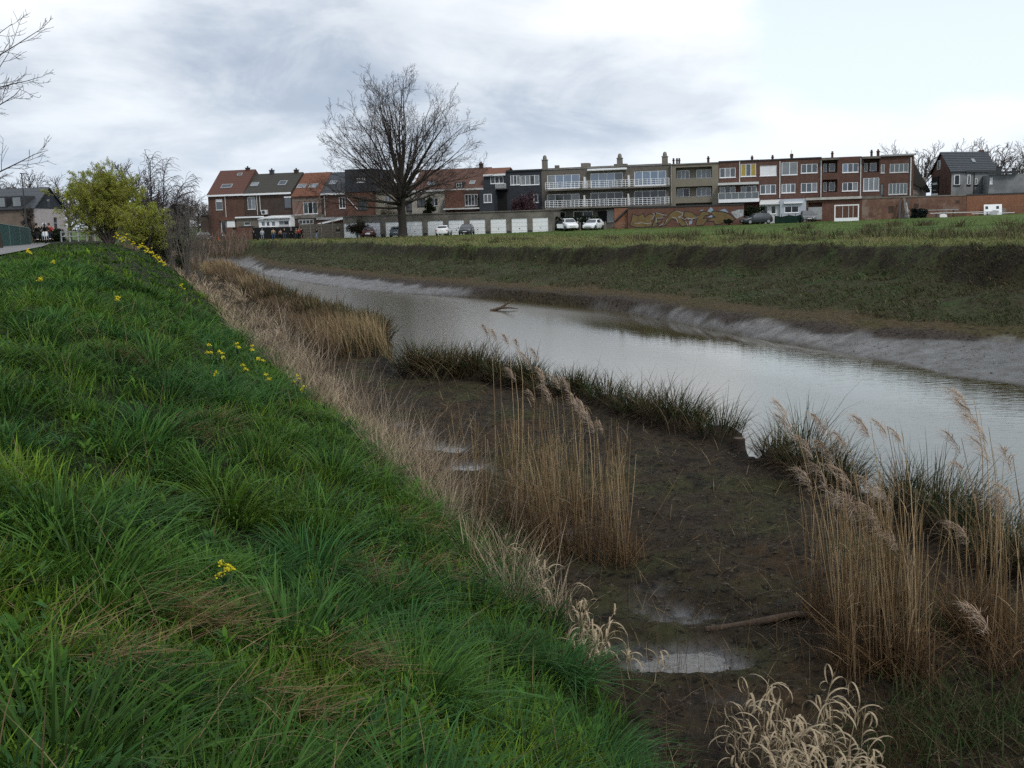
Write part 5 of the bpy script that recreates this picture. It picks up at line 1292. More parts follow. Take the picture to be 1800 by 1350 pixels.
# ---- green bank grass: tussocks with fill between
def bank_grass():
    parts = []
    def colour(X, Y, n):
        hue = fbm(X * .9, Y * .9, 201, 3)[:, None] * .9 + rng.normal(0, .25, (n, 1))
        k = np.clip(.5 + hue, 0, 1)
        return np.array([0.036, 0.106, 0.020]) * (1 - k) + np.array([0.115, 0.188, 0.019]) * k
    def ok(X, Y): 
        f = FOOT(Y) + .35 * fbm(X * .8, Y * .8, 5, 3)
        pc = PATHC(Y)
        return (X < f) & (np.abs(X - pc) > 1.75) & (X > pc - 14)
    # tussocks
    # big old tussocks, half a metre and more across
    gx, gy = np.meshgrid(np.arange(-30, 6, .62), np.arange(1.2, 34, .62)); gx = gx.ravel() + rng.uniform(-.27, .27, gx.size); gy = gy.ravel() + rng.uniform(-.27, .27, gy.size)
    m = ok(gx + .25, gy) & (np.abs(np.degrees(np.arctan2(gx, gy)) + 10) < 36) & (rng.random(gx.size) < .62) & (np.hypot(gx, gy) > 2.2); gx, gy = gx[m], gy[m]; gr = np.hypot(gx, gy)
    for lo, hi, nb, sg in ((0, 9, 230, 4), (9, 18, 120, 3), (18, 40, 60, 2)):
        s = (gr >= lo) & (gr < hi); x, y = gx[s], gy[s]; k = len(x); big = rng.uniform(.55, 1.1, k)
        X, Y, B = np.repeat(x, nb), np.repeat(y, nb), np.repeat(big, nb); n = len(X); a = rng.uniform(0, 6.283, n); q = np.sqrt(rng.random(n)); RR = .24 * B * q
        X = X + np.cos(a) * RR; Y = Y + np.sin(a) * RR; rr = np.hypot(X, Y)
        hue = np.clip(.28 + .5 * fbm(x * .8, y * .8, 261, 2) + rng.normal(0, .16, k), 0, 1)[:, None]
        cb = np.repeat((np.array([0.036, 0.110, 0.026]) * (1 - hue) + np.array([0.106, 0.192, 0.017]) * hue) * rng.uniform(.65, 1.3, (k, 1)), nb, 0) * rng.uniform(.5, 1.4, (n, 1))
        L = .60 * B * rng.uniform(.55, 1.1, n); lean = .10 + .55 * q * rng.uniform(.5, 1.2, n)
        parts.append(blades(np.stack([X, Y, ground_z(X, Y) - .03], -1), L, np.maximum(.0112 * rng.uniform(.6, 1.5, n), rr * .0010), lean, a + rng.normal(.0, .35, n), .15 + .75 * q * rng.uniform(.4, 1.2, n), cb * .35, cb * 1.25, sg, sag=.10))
    # small tussocks between them
    tx, ty, tr = polar(6200, 2.1, 70, -46, 24); m = ok(tx, ty); tx, ty, tr = tx[m], ty[m], tr[m]
    for lo, hi, nb, sg in ((0, 9, 26, 3), (9, 22, 20, 2), (22, 80, 18, 2)):
        s = (tr >= lo) & (tr < hi); x, y, r = tx[s], ty[s], tr[s]
        k = len(x); vig = np.clip(.5 + .8 * fbm(x * .6, y * .6, 211, 3) + rng.normal(0, .18, k), .1, 1.1)
        R0 = (.04 + .20 * vig)
        X = np.repeat(x, nb); Y = np.repeat(y, nb); n = len(X); rr = np.repeat(r, nb); V1 = np.repeat(vig, nb)
        a = rng.uniform(0, 6.283, n); q = np.sqrt(rng.random(n)); RR = np.repeat(R0, nb) * q
        X = X + np.cos(a) * RR; Y = Y + np.sin(a) * RR
        Z = ground_z(X, Y) - .02
        L = (.10 + .30 * V1) * rng.uniform(.6, 1.15, n)
        W = np.maximum(.0095 * rng.uniform(.6, 1.5, n), rr * .0010)
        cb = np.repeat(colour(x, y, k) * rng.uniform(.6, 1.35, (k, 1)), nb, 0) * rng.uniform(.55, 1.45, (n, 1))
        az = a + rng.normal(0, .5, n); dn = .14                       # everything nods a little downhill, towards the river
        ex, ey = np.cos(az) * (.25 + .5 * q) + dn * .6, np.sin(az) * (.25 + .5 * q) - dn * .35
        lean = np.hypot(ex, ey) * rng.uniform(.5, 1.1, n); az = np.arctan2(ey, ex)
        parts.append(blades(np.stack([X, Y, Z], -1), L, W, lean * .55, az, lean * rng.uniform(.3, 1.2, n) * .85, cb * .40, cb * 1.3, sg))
    # fill
    for r0, r1, n0, sg in ((2.1, 8, 26000, 2), (8, 25, 34000, 2), (25, 95, 44000, 2)):
        X, Y, r = polar(n0, r0, r1, -46, 24); m = ok(X, Y); X, Y, r = X[m], Y[m], r[m]; n = len(X)
        thin = fbm(X * 1.3, Y * 1.3, 221, 3) > -.55; X, Y, r = X[thin], Y[thin], r[thin]; n = len(X)
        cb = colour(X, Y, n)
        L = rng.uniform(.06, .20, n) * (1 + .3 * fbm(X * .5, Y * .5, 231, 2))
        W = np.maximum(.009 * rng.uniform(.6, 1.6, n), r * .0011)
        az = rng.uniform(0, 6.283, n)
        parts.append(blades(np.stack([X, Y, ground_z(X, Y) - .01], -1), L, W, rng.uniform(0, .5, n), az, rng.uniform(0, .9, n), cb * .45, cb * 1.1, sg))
    v, f, c = join(parts); o = link('bank_grass', np_mesh('bank_grass', v, f, c), grassmat); tag(o, 'long green grass in tussocks over the left bank', 'grass', None, 'stuff')
    # dead straw lying in and standing out of the grass
    parts = []
    X, Y, r = polar(3600, 2.2, 40, -42, 22); m = ok(X, Y) & (fbm(X * .9, Y * .9, 241, 3) > .05); X, Y, r = X[m], Y[m], r[m]; n = len(X)
    c = pick([(0.20, 0.145, 0.075), (0.26, 0.20, 0.12), (0.14, 0.10, 0.055)], n)
    parts.append(blades(np.stack([X, Y, ground_z(X, Y) + .04], -1), rng.uniform(.12, .4, n), np.maximum(.004, r * .0006), rng.uniform(.6, 1.4, n), rng.uniform(0, 6.28, n), rng.uniform(0, .8, n), c * .8, c, 2))
    X, Y, r = polar(420, 2.5, 35, -42, 20); m = ok(X, Y); X, Y, r = X[m], Y[m], r[m]; n = len(X)
    c = pick([(0.24, 0.18, 0.10), (0.18, 0.13, 0.07)], n)
    parts.append(blades(np.stack([X, Y, ground_z(X, Y)], -1), rng.uniform(.35, .7, n), np.maximum(.006, r * .0006), rng.uniform(.1, .6, n), rng.uniform(0, 6.28, n), rng.uniform(0, .5, n), c * .7, c, 3))
    # matted thatch patches
    for px, py in ((320, 1085), (350, 1110), (640, 1020), (760, 1010), (500, 1270), (330, 770), (380, 745), (640, 835), (230, 640), (720, 930), (160, 1170), (610, 1180)):
        d = ray(px, py); ts = np.geomspace(2, 40, 400); t = float(ts[np.argmax(EYE + d[2] * ts < ground_z(d[0] * ts, d[1] * ts) + .05)]); p = d * t
        n = 150; X = p[0] + rng.normal(0, .14, n); Y = p[1] + rng.normal(0, .12, n); c = pick([(0.22, 0.135, 0.065), (0.26, 0.18, 0.10), (0.16, 0.10, 0.05)], n)
        parts.append(blades(np.stack([X, Y, ground_z(X, Y) + .06 + rng.random(n) * .07], -1), rng.uniform(.12, .3, n), np.full(n, .0055), rng.uniform(1.0, 1.6, n), rng.normal(-.5, .7, n), rng.uniform(0, .5, n), c, c, 2))
    v, f, c = join(parts); o = link('dead_straw', np_mesh('dead_straw', v, f, c), drymat); tag(o, 'dead straw scattered through the green bank grass', 'straw', None, 'stuff')
    # broad-leaved herbs between the tussocks near the camera
    X, Y, r = polar(3800, 2.2, 14, -42, 22); m = ok(X, Y) & (fbm(X * .7, Y * .7, 251, 3) > -.05); X, Y, r = X[m], Y[m], r[m]; k = len(X); nb = 8
    Xr, Yr = np.repeat(X, nb), np.repeat(Y, nb); n = len(Xr); a = rng.uniform(0, 6.28, n)
    c = np.repeat(pick([(0.050, 0.140, 0.020), (0.075, 0.165, 0.018), (0.040, 0.110, 0.028)], k), nb, 0)
    hgt = np.repeat(rng.uniform(.03, .16, k), nb) * rng.uniform(.5, 1.3, n)
    P = np.stack([Xr + np.cos(a) * .02, Yr + np.sin(a) * .02, ground_z(Xr, Yr) + hgt], -1)
    v, f, c = join([blades(P, np.repeat(rng.uniform(.035, .085, k), nb), np.repeat(rng.uniform(.014, .032, k), nb), np.full(n, .8), a, rng.uniform(.2, .8, n), c * .8, c * 1.1, 3, yaw=np.zeros(n))])
    o = link('broadleaf_herbs', np_mesh('broadleaf_herbs', v, f, c), grassmat); tag(o, 'low broad-leaved herbs among the bank grass', 'herbs', None, 'stuff')
bank_grass()

# ---- dry grass band along the foot of the bank and brown reed bed behind it
def dry_band():
    parts = []
    for n0, r0, r1, nb, sg in ((5200, 10.5, 34, 22, 3), (5200, 34, 120, 16, 2)):
        x, y, r = polar(n0, r0, r1, -28, 6); off = x - FOOT(y); wdt = .12 + .055 * np.clip(y - 11, 0, 60)
        m = (off > -.65 - .014 * y) & (off < wdt * (.75 + .5 * fbm(x * .6, y * .6, 301, 3))) & (x < W1(y) - .4) & (rng.random(len(x)) < .15 + .85 * sst(12.5, 20, y)); x, y, r = x[m], y[m], r[m]; k = len(x)
        tint = pick([(0.32, 0.245, 0.16), (0.42, 0.335, 0.235), (0.22, 0.165, 0.105), (0.30, 0.24, 0.175)], k)
        X, Y, rr = np.repeat(x, nb), np.repeat(y, nb), np.repeat(r, nb); n = len(X); a = rng.uniform(0, 6.28, n); q = np.sqrt(rng.random(n)); X = X + np.cos(a) * q * .14; Y = Y + np.sin(a) * q * .14
        c = np.repeat(tint, nb, 0) * rng.uniform(.7, 1.3, (n, 1))
        L = np.repeat(rng.uniform(.35, 1.0, k) * np.clip(.7 + .7 * fbm(x * .5, y * .5, 311, 3), .35, 1.1), nb) * rng.uniform(.5, 1.15, n)
        lean = .12 + .75 * q * rng.uniform(.3, 1.2, n)
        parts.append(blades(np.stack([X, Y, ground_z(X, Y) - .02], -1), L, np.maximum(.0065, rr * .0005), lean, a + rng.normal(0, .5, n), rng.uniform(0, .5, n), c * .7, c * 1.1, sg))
    # stiff grey weed stalks
    X, Y, r = polar(15000, 11.5, 48, -26, 6); off = X - FOOT(Y); m = (off > -.4) & (off < .05 + .042 * Y) & (X < W1(Y) - .4) & (fbm(X * .7, Y * .7, 321, 3) > -.15) & (rng.random(len(X)) < .2 + .8 * sst(12.5, 20, Y)); X, Y, r = X[m], Y[m], r[m]; n = len(X)
    c = pick([(0.34, 0.275, 0.20), (0.26, 0.205, 0.15), (0.42, 0.345, 0.26), (0.19, 0.145, 0.105)], n)
    parts.append(blades(np.stack([X, Y, ground_z(X, Y) - .02], -1), rng.uniform(.5, 1.5, n), np.maximum(.006, r * .00042), rng.uniform(0, .85, n), rng.normal(-.2, 1.5, n), rng.uniform(-.05, .25, n), c * .8, c * 1.1, 3))
    v, f, c = join(parts); o = link('dry_grass', np_mesh('dry_grass', v, f, c), drymat); tag(o, 'band of dry straw coloured grass along the foot of the bank', 'grass', None, 'stuff')
    # the reed bed of the middle distance
    parts = []
    X, Y, r = polar(90000, 27, 118, -27, 0); off = X - FOOT(Y); m = (off > .7 + .02 * Y) & (X < W1(Y) - .25 + .4 * fbm(X * .7, Y * .7, 331, 3)) & (Y > 34); X, Y, r = X[m], Y[m], r[m]; n = len(X)
    tall = np.clip(.5 + .9 * fbm(X * .22, Y * .22, 341, 3), 0, 1); edge = sst(2.2, .6, W1(Y) - X) * (Y < 62)
    L = (.6 + .8 * tall) * rng.uniform(.7, 1.1, n)
    c = pick([(0.130, 0.088, 0.050), (0.095, 0.064, 0.038), (0.18, 0.13, 0.075), (0.07, 0.048, 0.028)], n)
    gr = pick([(0.040, 0.058, 0.020), (0.060, 0.065, 0.022), (0.10, 0.07, 0.03)], n); c = c * (1 - edge[:, None] * .8) + gr * edge[:, None] * .8
    tan = (sst(.55, .85, tall) * (rng.random(n) < .7))[:, None]; c = c * (1 - tan) + np.array([0.27, 0.195, 0.105]) * tan * rng.uniform(.8, 1.2, (n, 1))
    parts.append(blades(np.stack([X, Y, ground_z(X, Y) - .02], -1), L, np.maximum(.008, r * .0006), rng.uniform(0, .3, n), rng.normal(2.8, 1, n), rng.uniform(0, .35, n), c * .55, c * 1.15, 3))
    v, f, c = join(parts); o = link('reed_bed', np_mesh('reed_bed', v, f, c), drymat); tag(o, 'brown reed bed on the mud along the left water edge', 'reeds', None, 'stuff')
    # pinkish dry reeds on the slope below the corner house
    X = rng.uniform(-62, -28, 16000); Y = rng.uniform(112, 166, 16000); m = (X > FOOT(Y) - 2) & (X < TOP(Y) + 1.5) & ((X > MUD(Y) - .5) | (X < W1(Y))) & (X / Y < -.262 + .0014 * (Y - 130)); X, Y = X[m], Y[m]; n = len(X)
    c = pick([(0.20, 0.145, 0.115), (0.16, 0.115, 0.09), (0.24, 0.18, 0.14)], n)
    v, f, c = join([blades(np.stack([X, Y, ground_z(X, Y)], -1), rng.uniform(1.2, 2.2, n), np.full(n, .07), rng.uniform(0, .25, n), rng.uniform(0, 6.28, n), rng.uniform(0, .3, n), c * .7, c, 2)])
    o = link('dry_reed_slope', np_mesh('dry_reed_slope', v, f, c), drymat); tag(o, 'pale pinkish dry reeds on the slope below the corner house', 'reeds', None, 'stuff')
dry_band()

# ---- far bank and field vegetation
def far_plants():
    parts = []
    X, Y, r = polar(260000, 26, 160, -24, 34); tm = (X - MUD(Y)) / np.maximum(TOP(Y) - MUD(Y), .5)
    m = (tm > .16) & (tm < 1.0) & (fbm(X * .55, Y * .55, 401, 4) > -.25 + .5 * sst(.8, .9, tm)); X, Y, r, tm = X[m], Y[m], r[m], tm[m]; n = len(X)
    k = np.clip(.45 + .9 * fbm(X * .4, Y * .4, 411, 4), 0, 1)[:, None]
    c = (np.array([0.060, 0.053, 0.026]) * (1 - k) + np.array([0.052, 0.074, 0.024]) * k) * rng.uniform(.7, 1.35, (n, 1))
    dry = (rng.random(n) < .06)[:, None]; c = np.where(dry, np.array([0.17, 0.14, 0.085]), c)
    L = rng.uniform(.05, .22, n) * (1 + 1.1 * sst(.25, .7, fbm(X * .3, Y * .3, 421, 3)))
    parts.append(blades(np.stack([X, Y, ground_z(X, Y) - .01], -1), L, np.maximum(.014, r * .0009), rng.uniform(.1, .9, n), rng.normal(2.6, 1.2, n), rng.uniform(0, .7, n), c * .7, c * 1.1, 2))
    X, Y, r = polar(26000, 40, 150, -20, 34); tm = (X - MUD(Y)) / np.maximum(TOP(Y) - MUD(Y), .5) + .05 * fbm(X * .3, Y * .3, 451, 3)
    m = (tm > .70) & (tm < 1.04) & (fbm(X * .8, Y * .8, 452, 3) > -.05); X, Y, r = X[m], Y[m], r[m]; n = len(X)
    c = pick([(0.055, 0.045, 0.024), (0.075, 0.062, 0.032), (0.050, 0.062, 0.022), (0.13, 0.105, 0.058), (0.03, 0.024, 0.015)], n)
    parts.append(blades(np.stack([X, Y, ground_z(X, Y)], -1), rng.uniform(.15, .5, n), np.maximum(.02, r * .0009), rng.uniform(.3, 1.1, n), rng.normal(math.pi + .4, .6, n), rng.uniform(.2, .8, n), c, c * 1.1, 2, sag=.3))
    v, f, c = join(parts); o = link('far_bank_grass', np_mesh('far_bank_grass', v, f, c), grassmat); tag(o, 'short mossy grass over the far river bank', 'grass', None, 'stuff')
    parts = []
    X, Y, r = polar(90000, 42, 170, -16, 34); d = X - TOP(Y); m = (d > -.3) & (d < 75) & (Y < 158 - .27 * X); X, Y, r, d = X[m], Y[m], r[m], d[m]; n = len(X)
    edge = sst(34, 12, d + 7 * fbm(X * .12, Y * .12, 431, 3)); rough_ = np.clip(.5 + .9 * fbm(X * .35, Y * .35, 441, 3), 0, 1)
    k = (edge * (.35 + .65 * rough_))[:, None]
    c = (np.array([0.115, 0.165, 0.040]) * (1 - k) + np.array([0.200, 0.180, 0.085]) * k) * rng.uniform(.75, 1.3, (n, 1))
    L = (.06 + edge * .26 * (.2 + rough_)) * rng.uniform(.6, 1.3, n)
    parts.append(blades(np.stack([X, Y, ground_z(X, Y) - .01], -1), L, np.maximum(.015, r * .0008), rng.uniform(.05, .6, n), rng.uniform(0, 6.28, n), rng.uniform(0, .5, n), c * .75, c * 1.15, 2))
    v, f, c = join(parts); o = link('field_grass', np_mesh('field_grass', v, f, c), grassmat); tag(o, 'green field grass turning dry along the bank edge', 'grass', None, 'stuff')
    # dark rush tufts standing in the rough edge of the field
    parts = []; g = np.random.default_rng(77); spots = []
    for k in range(95):
        px = g.uniform(760, 1900); Y0 = 0
        y = g.uniform(398, 428) - .004 * (px - 900) * 0; p = at_z(px, y, zfield(10)); 
        if p[0] < TOP(p[1]) + .3 or p[1] > 105: continue
        spots.append((p[0], p[1], g.uniform(.35, .95)))
    for px, py, hh in ((1210, 425, .9), (1365, 423, 1.4), (1448, 422, 1.7), (1475, 421, 1.2), (1540, 424, 1.3), (1560, 420, 1.9), (1320, 424, 1.1), (1785, 430, 2.0), (1770, 428, 1.1), (1080, 424, .8), (1420, 426, .9), (1640, 426, 1.0)):
        p = at_z(px, py, zfield(15)); spots.append((p[0], p[1], hh * .62))
    for x, y, hh in spots:
        n = 70; a = g.uniform(0, 6.28, n); q = g.random(n) * 1.0 * (hh + .3)
        c = pick([(0.075, 0.075, 0.034), (0.10, 0.085, 0.045), (0.14, 0.115, 0.065), (0.06, 0.07, 0.028)], n, g)
        X, Y = x + np.cos(a) * q, y + np.sin(a) * q
        parts.append(blades(np.stack([X, Y, ground_z(X, Y)], -1), hh * g.uniform(.25, 1.15, n), np.full(n, y * .0006), g.uniform(.0, .5, n), a, g.uniform(0, .5, n), c * .8, c, 2, g))
    v, f, c = join(parts); o = link('rush_tufts', np_mesh('rush_tufts', v, f, c), drymat); tag(o, 'dark rush tufts scattered along the rough edge of the field', 'rushes', None, 'stuff')
far_plants()

# ---- sedge tussocks on the edge of the mud bench
ORD = ['first', 'second', 'third', 'fourth', 'fifth', 'sixth', 'seventh', 'eighth', 'ninth', 'tenth', 'eleventh', 'twelfth', 'thirteenth', 'fourteenth', 'fifteenth', 'sixteenth', 'seventeenth', 'eighteenth', 'nineteenth', 'twentieth', 'twenty-first', 'twenty-second', 'twenty-third', 'twenty-fourth', 'twenty-fifth', 'twenty-sixth']
def sedge(px, py, R0, H, label, seed, green=.5, n=420, cliff=True):
    g = np.random.default_rng(seed); p = at_z(px, py, .5); x, y = p[0], p[1]
    ys = np.arange(y * .8, y * 1.28, .05); land = ground_z(x / y * ys, ys) > .22
    if land.any() and label.find('reed bed') < 0:
        k_ = float(ys[np.nonzero(land)[0][-1]]) - R0 * .5; x, y = x / y * k_, k_
    bz = gz(x, y) if gz(x, y) > .2 else .45
    o = empty('sedge_tussock', (x, y, bz), 0, label, 'sedge', 'sedge tussocks along the near water edge')
    a = g.uniform(0, 6.28, n); q = np.sqrt(g.random(n)); 
    P = np.stack([np.cos(a) * q * R0, np.sin(a) * q * R0 * .8, .05 + .20 * (1 - q)], -1)
    k = (g.random(n) < green)[:, None]
    c = np.where(k, pick([(0.022, 0.046, 0.014), (0.036, 0.058, 0.018), (0.016, 0.030, 0.010)], n, g), pick([(0.105, 0.070, 0.034), (0.150, 0.105, 0.055), (0.065, 0.045, 0.024)], n, g))
    L = H * g.uniform(.3, 1.15, n) * (1.05 - .3 * q) * np.where(g.random(n) < .08, 1.4, 1.0)
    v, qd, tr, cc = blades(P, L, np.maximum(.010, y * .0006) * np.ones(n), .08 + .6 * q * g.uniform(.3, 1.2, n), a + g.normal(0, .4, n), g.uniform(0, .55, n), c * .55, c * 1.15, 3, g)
    link('leaves', np_mesh('leaves', v, [qd, tr], cc), drymat, o)['kind'] = 'stuff'
    # dark root clod with dead skirt
    m = 160; a = g.uniform(0, 6.28, m); P = np.stack([np.cos(a) * R0 * .95, np.sin(a) * R0 * .8, g.uniform(-.1, .25, m)], -1)
    c = pick([(0.055, 0.036, 0.018), (0.085, 0.056, 0.028), (0.035, 0.024, 0.014)], m, g)
    v, qd, tr, cc = blades(P, g.uniform(.25, .55, m) * H, np.full(m, .010), g.uniform(.3, .7, m), a, g.uniform(.5, 1.1, m), c, c, 3, g, sag=.35)
    link('dead_skirt', np_mesh('dead_skirt', v, [qd, tr], cc), drymat, o)['kind'] = 'stuff'
    mb = MB(); prof = [(R0 * .75, -.6), (R0 * .92, -.2), (R0 * .85, .05), (R0 * .45, .2)]
    mb.lathe((0, 0, 0), prof, 14)
    me_o = mb.build('root_clod', pmat('black_peat', (0.022, 0.016, 0.011), .9, .15, .4, 6, .6, 25), o, smooth=True)
    for vv in me_o.data.vertices:
        s = 1 + .18 * math.sin(vv.co.x * 23 + seed) * math.cos(vv.co.z * 19 + vv.co.y * 17); vv.co.x *= s; vv.co.y *= s
SED = [(652, 622, .7, 1.0, .35, 'large brown sedge tussock beside the narrow water inlet'), (738, 676, .55, 1.05, .45, 'broad sedge tussock just right of the inlet'), (785, 678, .7, 1.05, .35, 'brown arching sedge tussock behind the plumed reeds'),
       (838, 686, .65, 1.0, .4, 'sedge tussock half hidden behind the first reed plumes')]
edge = [(880, 690), (895, 705), (918, 718), (935, 722), (965, 728), (1000, 728), (1032, 730), (1066, 740), (1100, 748), (1130, 765), (1160, 775), (1195, 770), (1225, 790), (1262, 795), (1370, 815), (1410, 830), (1445, 840), (1480, 860), (1590, 930), (1625, 935), (1655, 950), (1700, 985), (1735, 1010), (1775, 1035), (1810, 1060)]
for i, (px, py, r_, hh, gr, lab) in enumerate(SED): sedge(px, py, r_, hh, lab, 500 + i, gr, 620)
for i, (px, py) in enumerate(edge):
    big = {1195: 1.35, 1410: 1.5, 1445: 1.25, 1625: 1.5, 1655: 1.2}.get(px, 1.0)
    lab = {1195: 'tall green sedge tussock standing out on the middle of the water edge', 1410: 'tall dark sedge tussock behind the bent plumes', 1625: 'tall dark sedge tussock between the two reed clumps at right'}.get(px, ORD[i] + ' small dark sedge tussock from the left in the row along the near water')
    sedge(px + (i * 37 % 11) - 5, py, (.26 + .10 * ((i * 5) % 3)) * big, .70 * big + (.14 if i % 3 == 0 else 0), lab, 520 + i, .45 + .25 * (i % 2), 240)
# sedges on the cut edge further left, seen as one ragged row
for i, (px, py) in enumerate(((452, 522), (485, 535), (520, 548), (555, 562), (590, 578), (620, 592), (645, 610))):
    sedge(px, py, .9, 1.0, ORD[i] + ' brown sedge tussock from the left on the cut edge of the reed bed', 560 + i, .3, 420)

# ---- plumed reeds
stem_col = [(0.38, 0.275, 0.155), (0.47, 0.35, 0.205), (0.28, 0.195, 0.10), (0.21, 0.14, 0.07)]
plume_m = pmat('reed_plume', attr=True, rough=.8, spec=.1, trans=.4)
def plume_mesh(g, Lp, dens=85, droop=.5):
    """drooping feathery head, strands swept to one side (-x)"""
    Lp = Lp * g.uniform(.9, 1.25); t = g.random(dens) ** .8
    ax = np.stack([-droop * Lp * t ** 1.6, .06 * Lp * np.sin(t * 3), Lp * (t * .85 - .22 * t ** 2)], -1)
    n = dens; az = math.pi + g.normal(0, .55, n)
    L = Lp * (.30 + .34 * (1 - t)) * g.uniform(.5, 1.25, n)
    c = pick([(0.44, 0.335, 0.25), (0.52, 0.41, 0.315), (0.34, 0.25, 0.18)], n, g)
    v, q, tr, cc = blades(ax, L, np.full(n, .0058), g.uniform(.35, 1.0, n), az, g.uniform(.2, .8, n), c, c * 1.1, 3, g, sag=.30)
    # finer side hairs
    k = dens; t2 = g.random(k); ax2 = np.stack([-droop * Lp * t2 ** 1.6 - g.random(k) * .3 * droop * Lp, g.normal(0, .05 * Lp, k), Lp * (t2 * .85 - .22 * t2 ** 2) - g.random(k) * .1 * Lp], -1)
    c2 = pick([(0.48, 0.39, 0.31), (0.56, 0.47, 0.39)], k, g)
    p2 = blades(ax2, Lp * g.uniform(.1, .3, k), np.full(k, .005), g.uniform(.5, 1.2, k), math.pi + g.normal(0, .8, k), g.uniform(0, .6, k), c2, c2, 2, g, sag=.3)
    v, f, c = join([(v, q, tr, cc), p2]); return v, f, c
def reed_clump(label, spots, plumes, seed, nstem, hmin, hmax):
    """spots: list of (px,py,spread m, share) on the mud; plumes: (px,py tip, px,py base) of the plumed stems"""
    g = np.random.default_rng(seed)
    c0 = at_z(spots[0][0], spots[0][1], .5); o = empty('reed_clump', (c0[0], c0[1], gz(c0[0], c0[1])), 0, label, 'reeds', 'plumed reed clumps on the mud bench')
    org = np.array([c0[0], c0[1], gz(c0[0], c0[1])])
    polys, cols = [], []
    for px, py, sx, share in spots:
        p = at_z(px, py, .5)
        subs = [(p[0] + g.normal(0, sx), p[1] + g.normal(0, sx * .75), g.uniform(.75, 1.05), g.normal(0, .04)) for _ in range(9)]
        for k in range(int(nstem * share)):
            q_ = subs[g.integers(0, 9)]; x, y = q_[0] + g.normal(0, .06), q_[1] + g.normal(0, .06)
            if x > W1(y) - .1: continue
            h = g.uniform(hmin, hmax) * q_[2] * (1 if g.random() > .3 else g.uniform(.25, .6))
            d = np.array([g.normal(-.01, .06) + q_[3], g.normal(0, .05), 1])
            if g.random() < .05: d[:2] = g.normal(0, .5, 2)
            polys.append(path(np.array([x, y, gz(x, y) - .05]) - org, d, h, g.uniform(.0038, .0062), .0022, 4, .016, (-.03, 0, 0), g))
    tips = []
    for tx, ty, bx_, by_, Lp in plumes:
        b = at_z(bx_, by_, .5); b = np.array([b[0], b[1], gz(b[0], b[1])])
        tp = at_d(tx, ty, b[1] + g.uniform(-.25, .25))
        # stem from base to tip with a slight nod
        mid = (b + tp) / 2 + np.array([g.normal(0.04, .03), 0, 0]); q75 = b * .22 + tp * .78 + np.array([.05, 0, 0])
        polys.append((np.array([b, b * .6 + mid * .4, mid, q75, tp]) - org, np.array([.0062, .0058, .0052, .0042, .0025]))); tips.append((tp - org, Lp))
    v, f = tubes(polys, 4); nv = len(v) // 1
    me = np_mesh('stems', v, f, smooth=True)
    cc = np.concatenate([np.repeat(pick(stem_col, 1, g), len(p[0]) * 4, 0) for p in sorted_by_len(polys)])
    # stems turn browner and darker towards the foot
    low = sst(1.15, .15, v[:, 2])[:, None]; cc = cc * (1 - .75 * low) + np.array([0.080, 0.042, 0.021]) * low * .75
    a = me.color_attributes.new('Col', 'FLOAT_COLOR', 'POINT'); col4 = np.ones((len(v), 4), np.float32); col4[:, :3] = cc; a.data.foreach_set('color', col4.ravel())
    link('stems', me, drymat, o)['kind'] = 'stuff'
    # matted brown thatch at the foot
    n = 900; k = g.integers(0, len(polys), n); P = np.array([polys[i][0][0] for i in k]) + np.stack([g.normal(0, .10, n), g.normal(0, .10, n), g.uniform(0, .12, n)], -1)
    c = pick([(0.13, 0.075, 0.034), (0.18, 0.11, 0.05), (0.08, 0.048, 0.024)], n, g)
    v, q, tr, c = blades(P, g.uniform(.15, .7, n), np.full(n, .008), g.uniform(.1, 1.1, n), g.uniform(0, 6.28, n), g.uniform(0, .5, n), c * .7, c, 3, g)
    link('thatch', np_mesh('thatch', v, [q, tr], c), drymat, o)['kind'] = 'stuff'
    # withered leaves along the stems
    n = nstem; k = g.integers(0, len(polys), n); tt = g.random(n); P = np.array([polys[i][0][0] * (1 - s) + polys[i][0][-1] * s for i, s in zip(k, tt)])
    c = pick([(0.27, 0.20, 0.12), (0.20, 0.14, 0.075)], n, g)
    v, q, tr, c = blades(P, g.uniform(.1, .32, n), np.full(n, .008), g.uniform(.2, .9, n), g.uniform(0, 6.28, n), g.uniform(.1, .8, n), c, c, 3, g, sag=.2)
    link('withered_leaves', np_mesh('withered_leaves', v, [q, tr], c), drymat, o)['kind'] = 'stuff'
    for tp, Lp in tips:
        v, f, c = plume_mesh(g, Lp, int(g.uniform(45, 85)), g.uniform(.6, 1.3) * (.28 if seed == 601 else .5)); pl = link('plume', np_mesh('plume', v, f, c), plume_m, o, loc=tp - np.array([0, 0, Lp * .5]), rot=(0, 0, g.normal(0, .45)))
def sorted_by_len(polys):
    by = {}
    for p in polys: by.setdefault(len(p[0]), []).append(p)
    return [p for n in by for p in by[n]]
reed_clump('tall plumed reed clump in the middle of the mud bench', [(985, 960, .30, .3), (1055, 975, .22, .22), (930, 935, .22, .18), (890, 880, .30, .14), (1010, 900, .3, .16)],
           [(858, 575, 870, 860, .30), (872, 585, 880, 870, .28), (893, 592, 895, 880, .24), (912, 600, 915, 900, .30), (932, 628, 940, 930, .34), (945, 618, 950, 930, .28), (957, 655, 965, 950, .3), (968, 690, 975, 960, .3), (985, 668, 990, 960, .28), (1000, 672, 1010, 965, .26),
            (1015, 705, 1020, 970, .3), (1030, 715, 1035, 975, .3), (940, 690, 945, 940, .26), (1045, 740, 1050, 985, .28), (1060, 745, 1062, 985, .24), (905, 655, 905, 890, .26)], 601, 400, 1.2, 2.0)
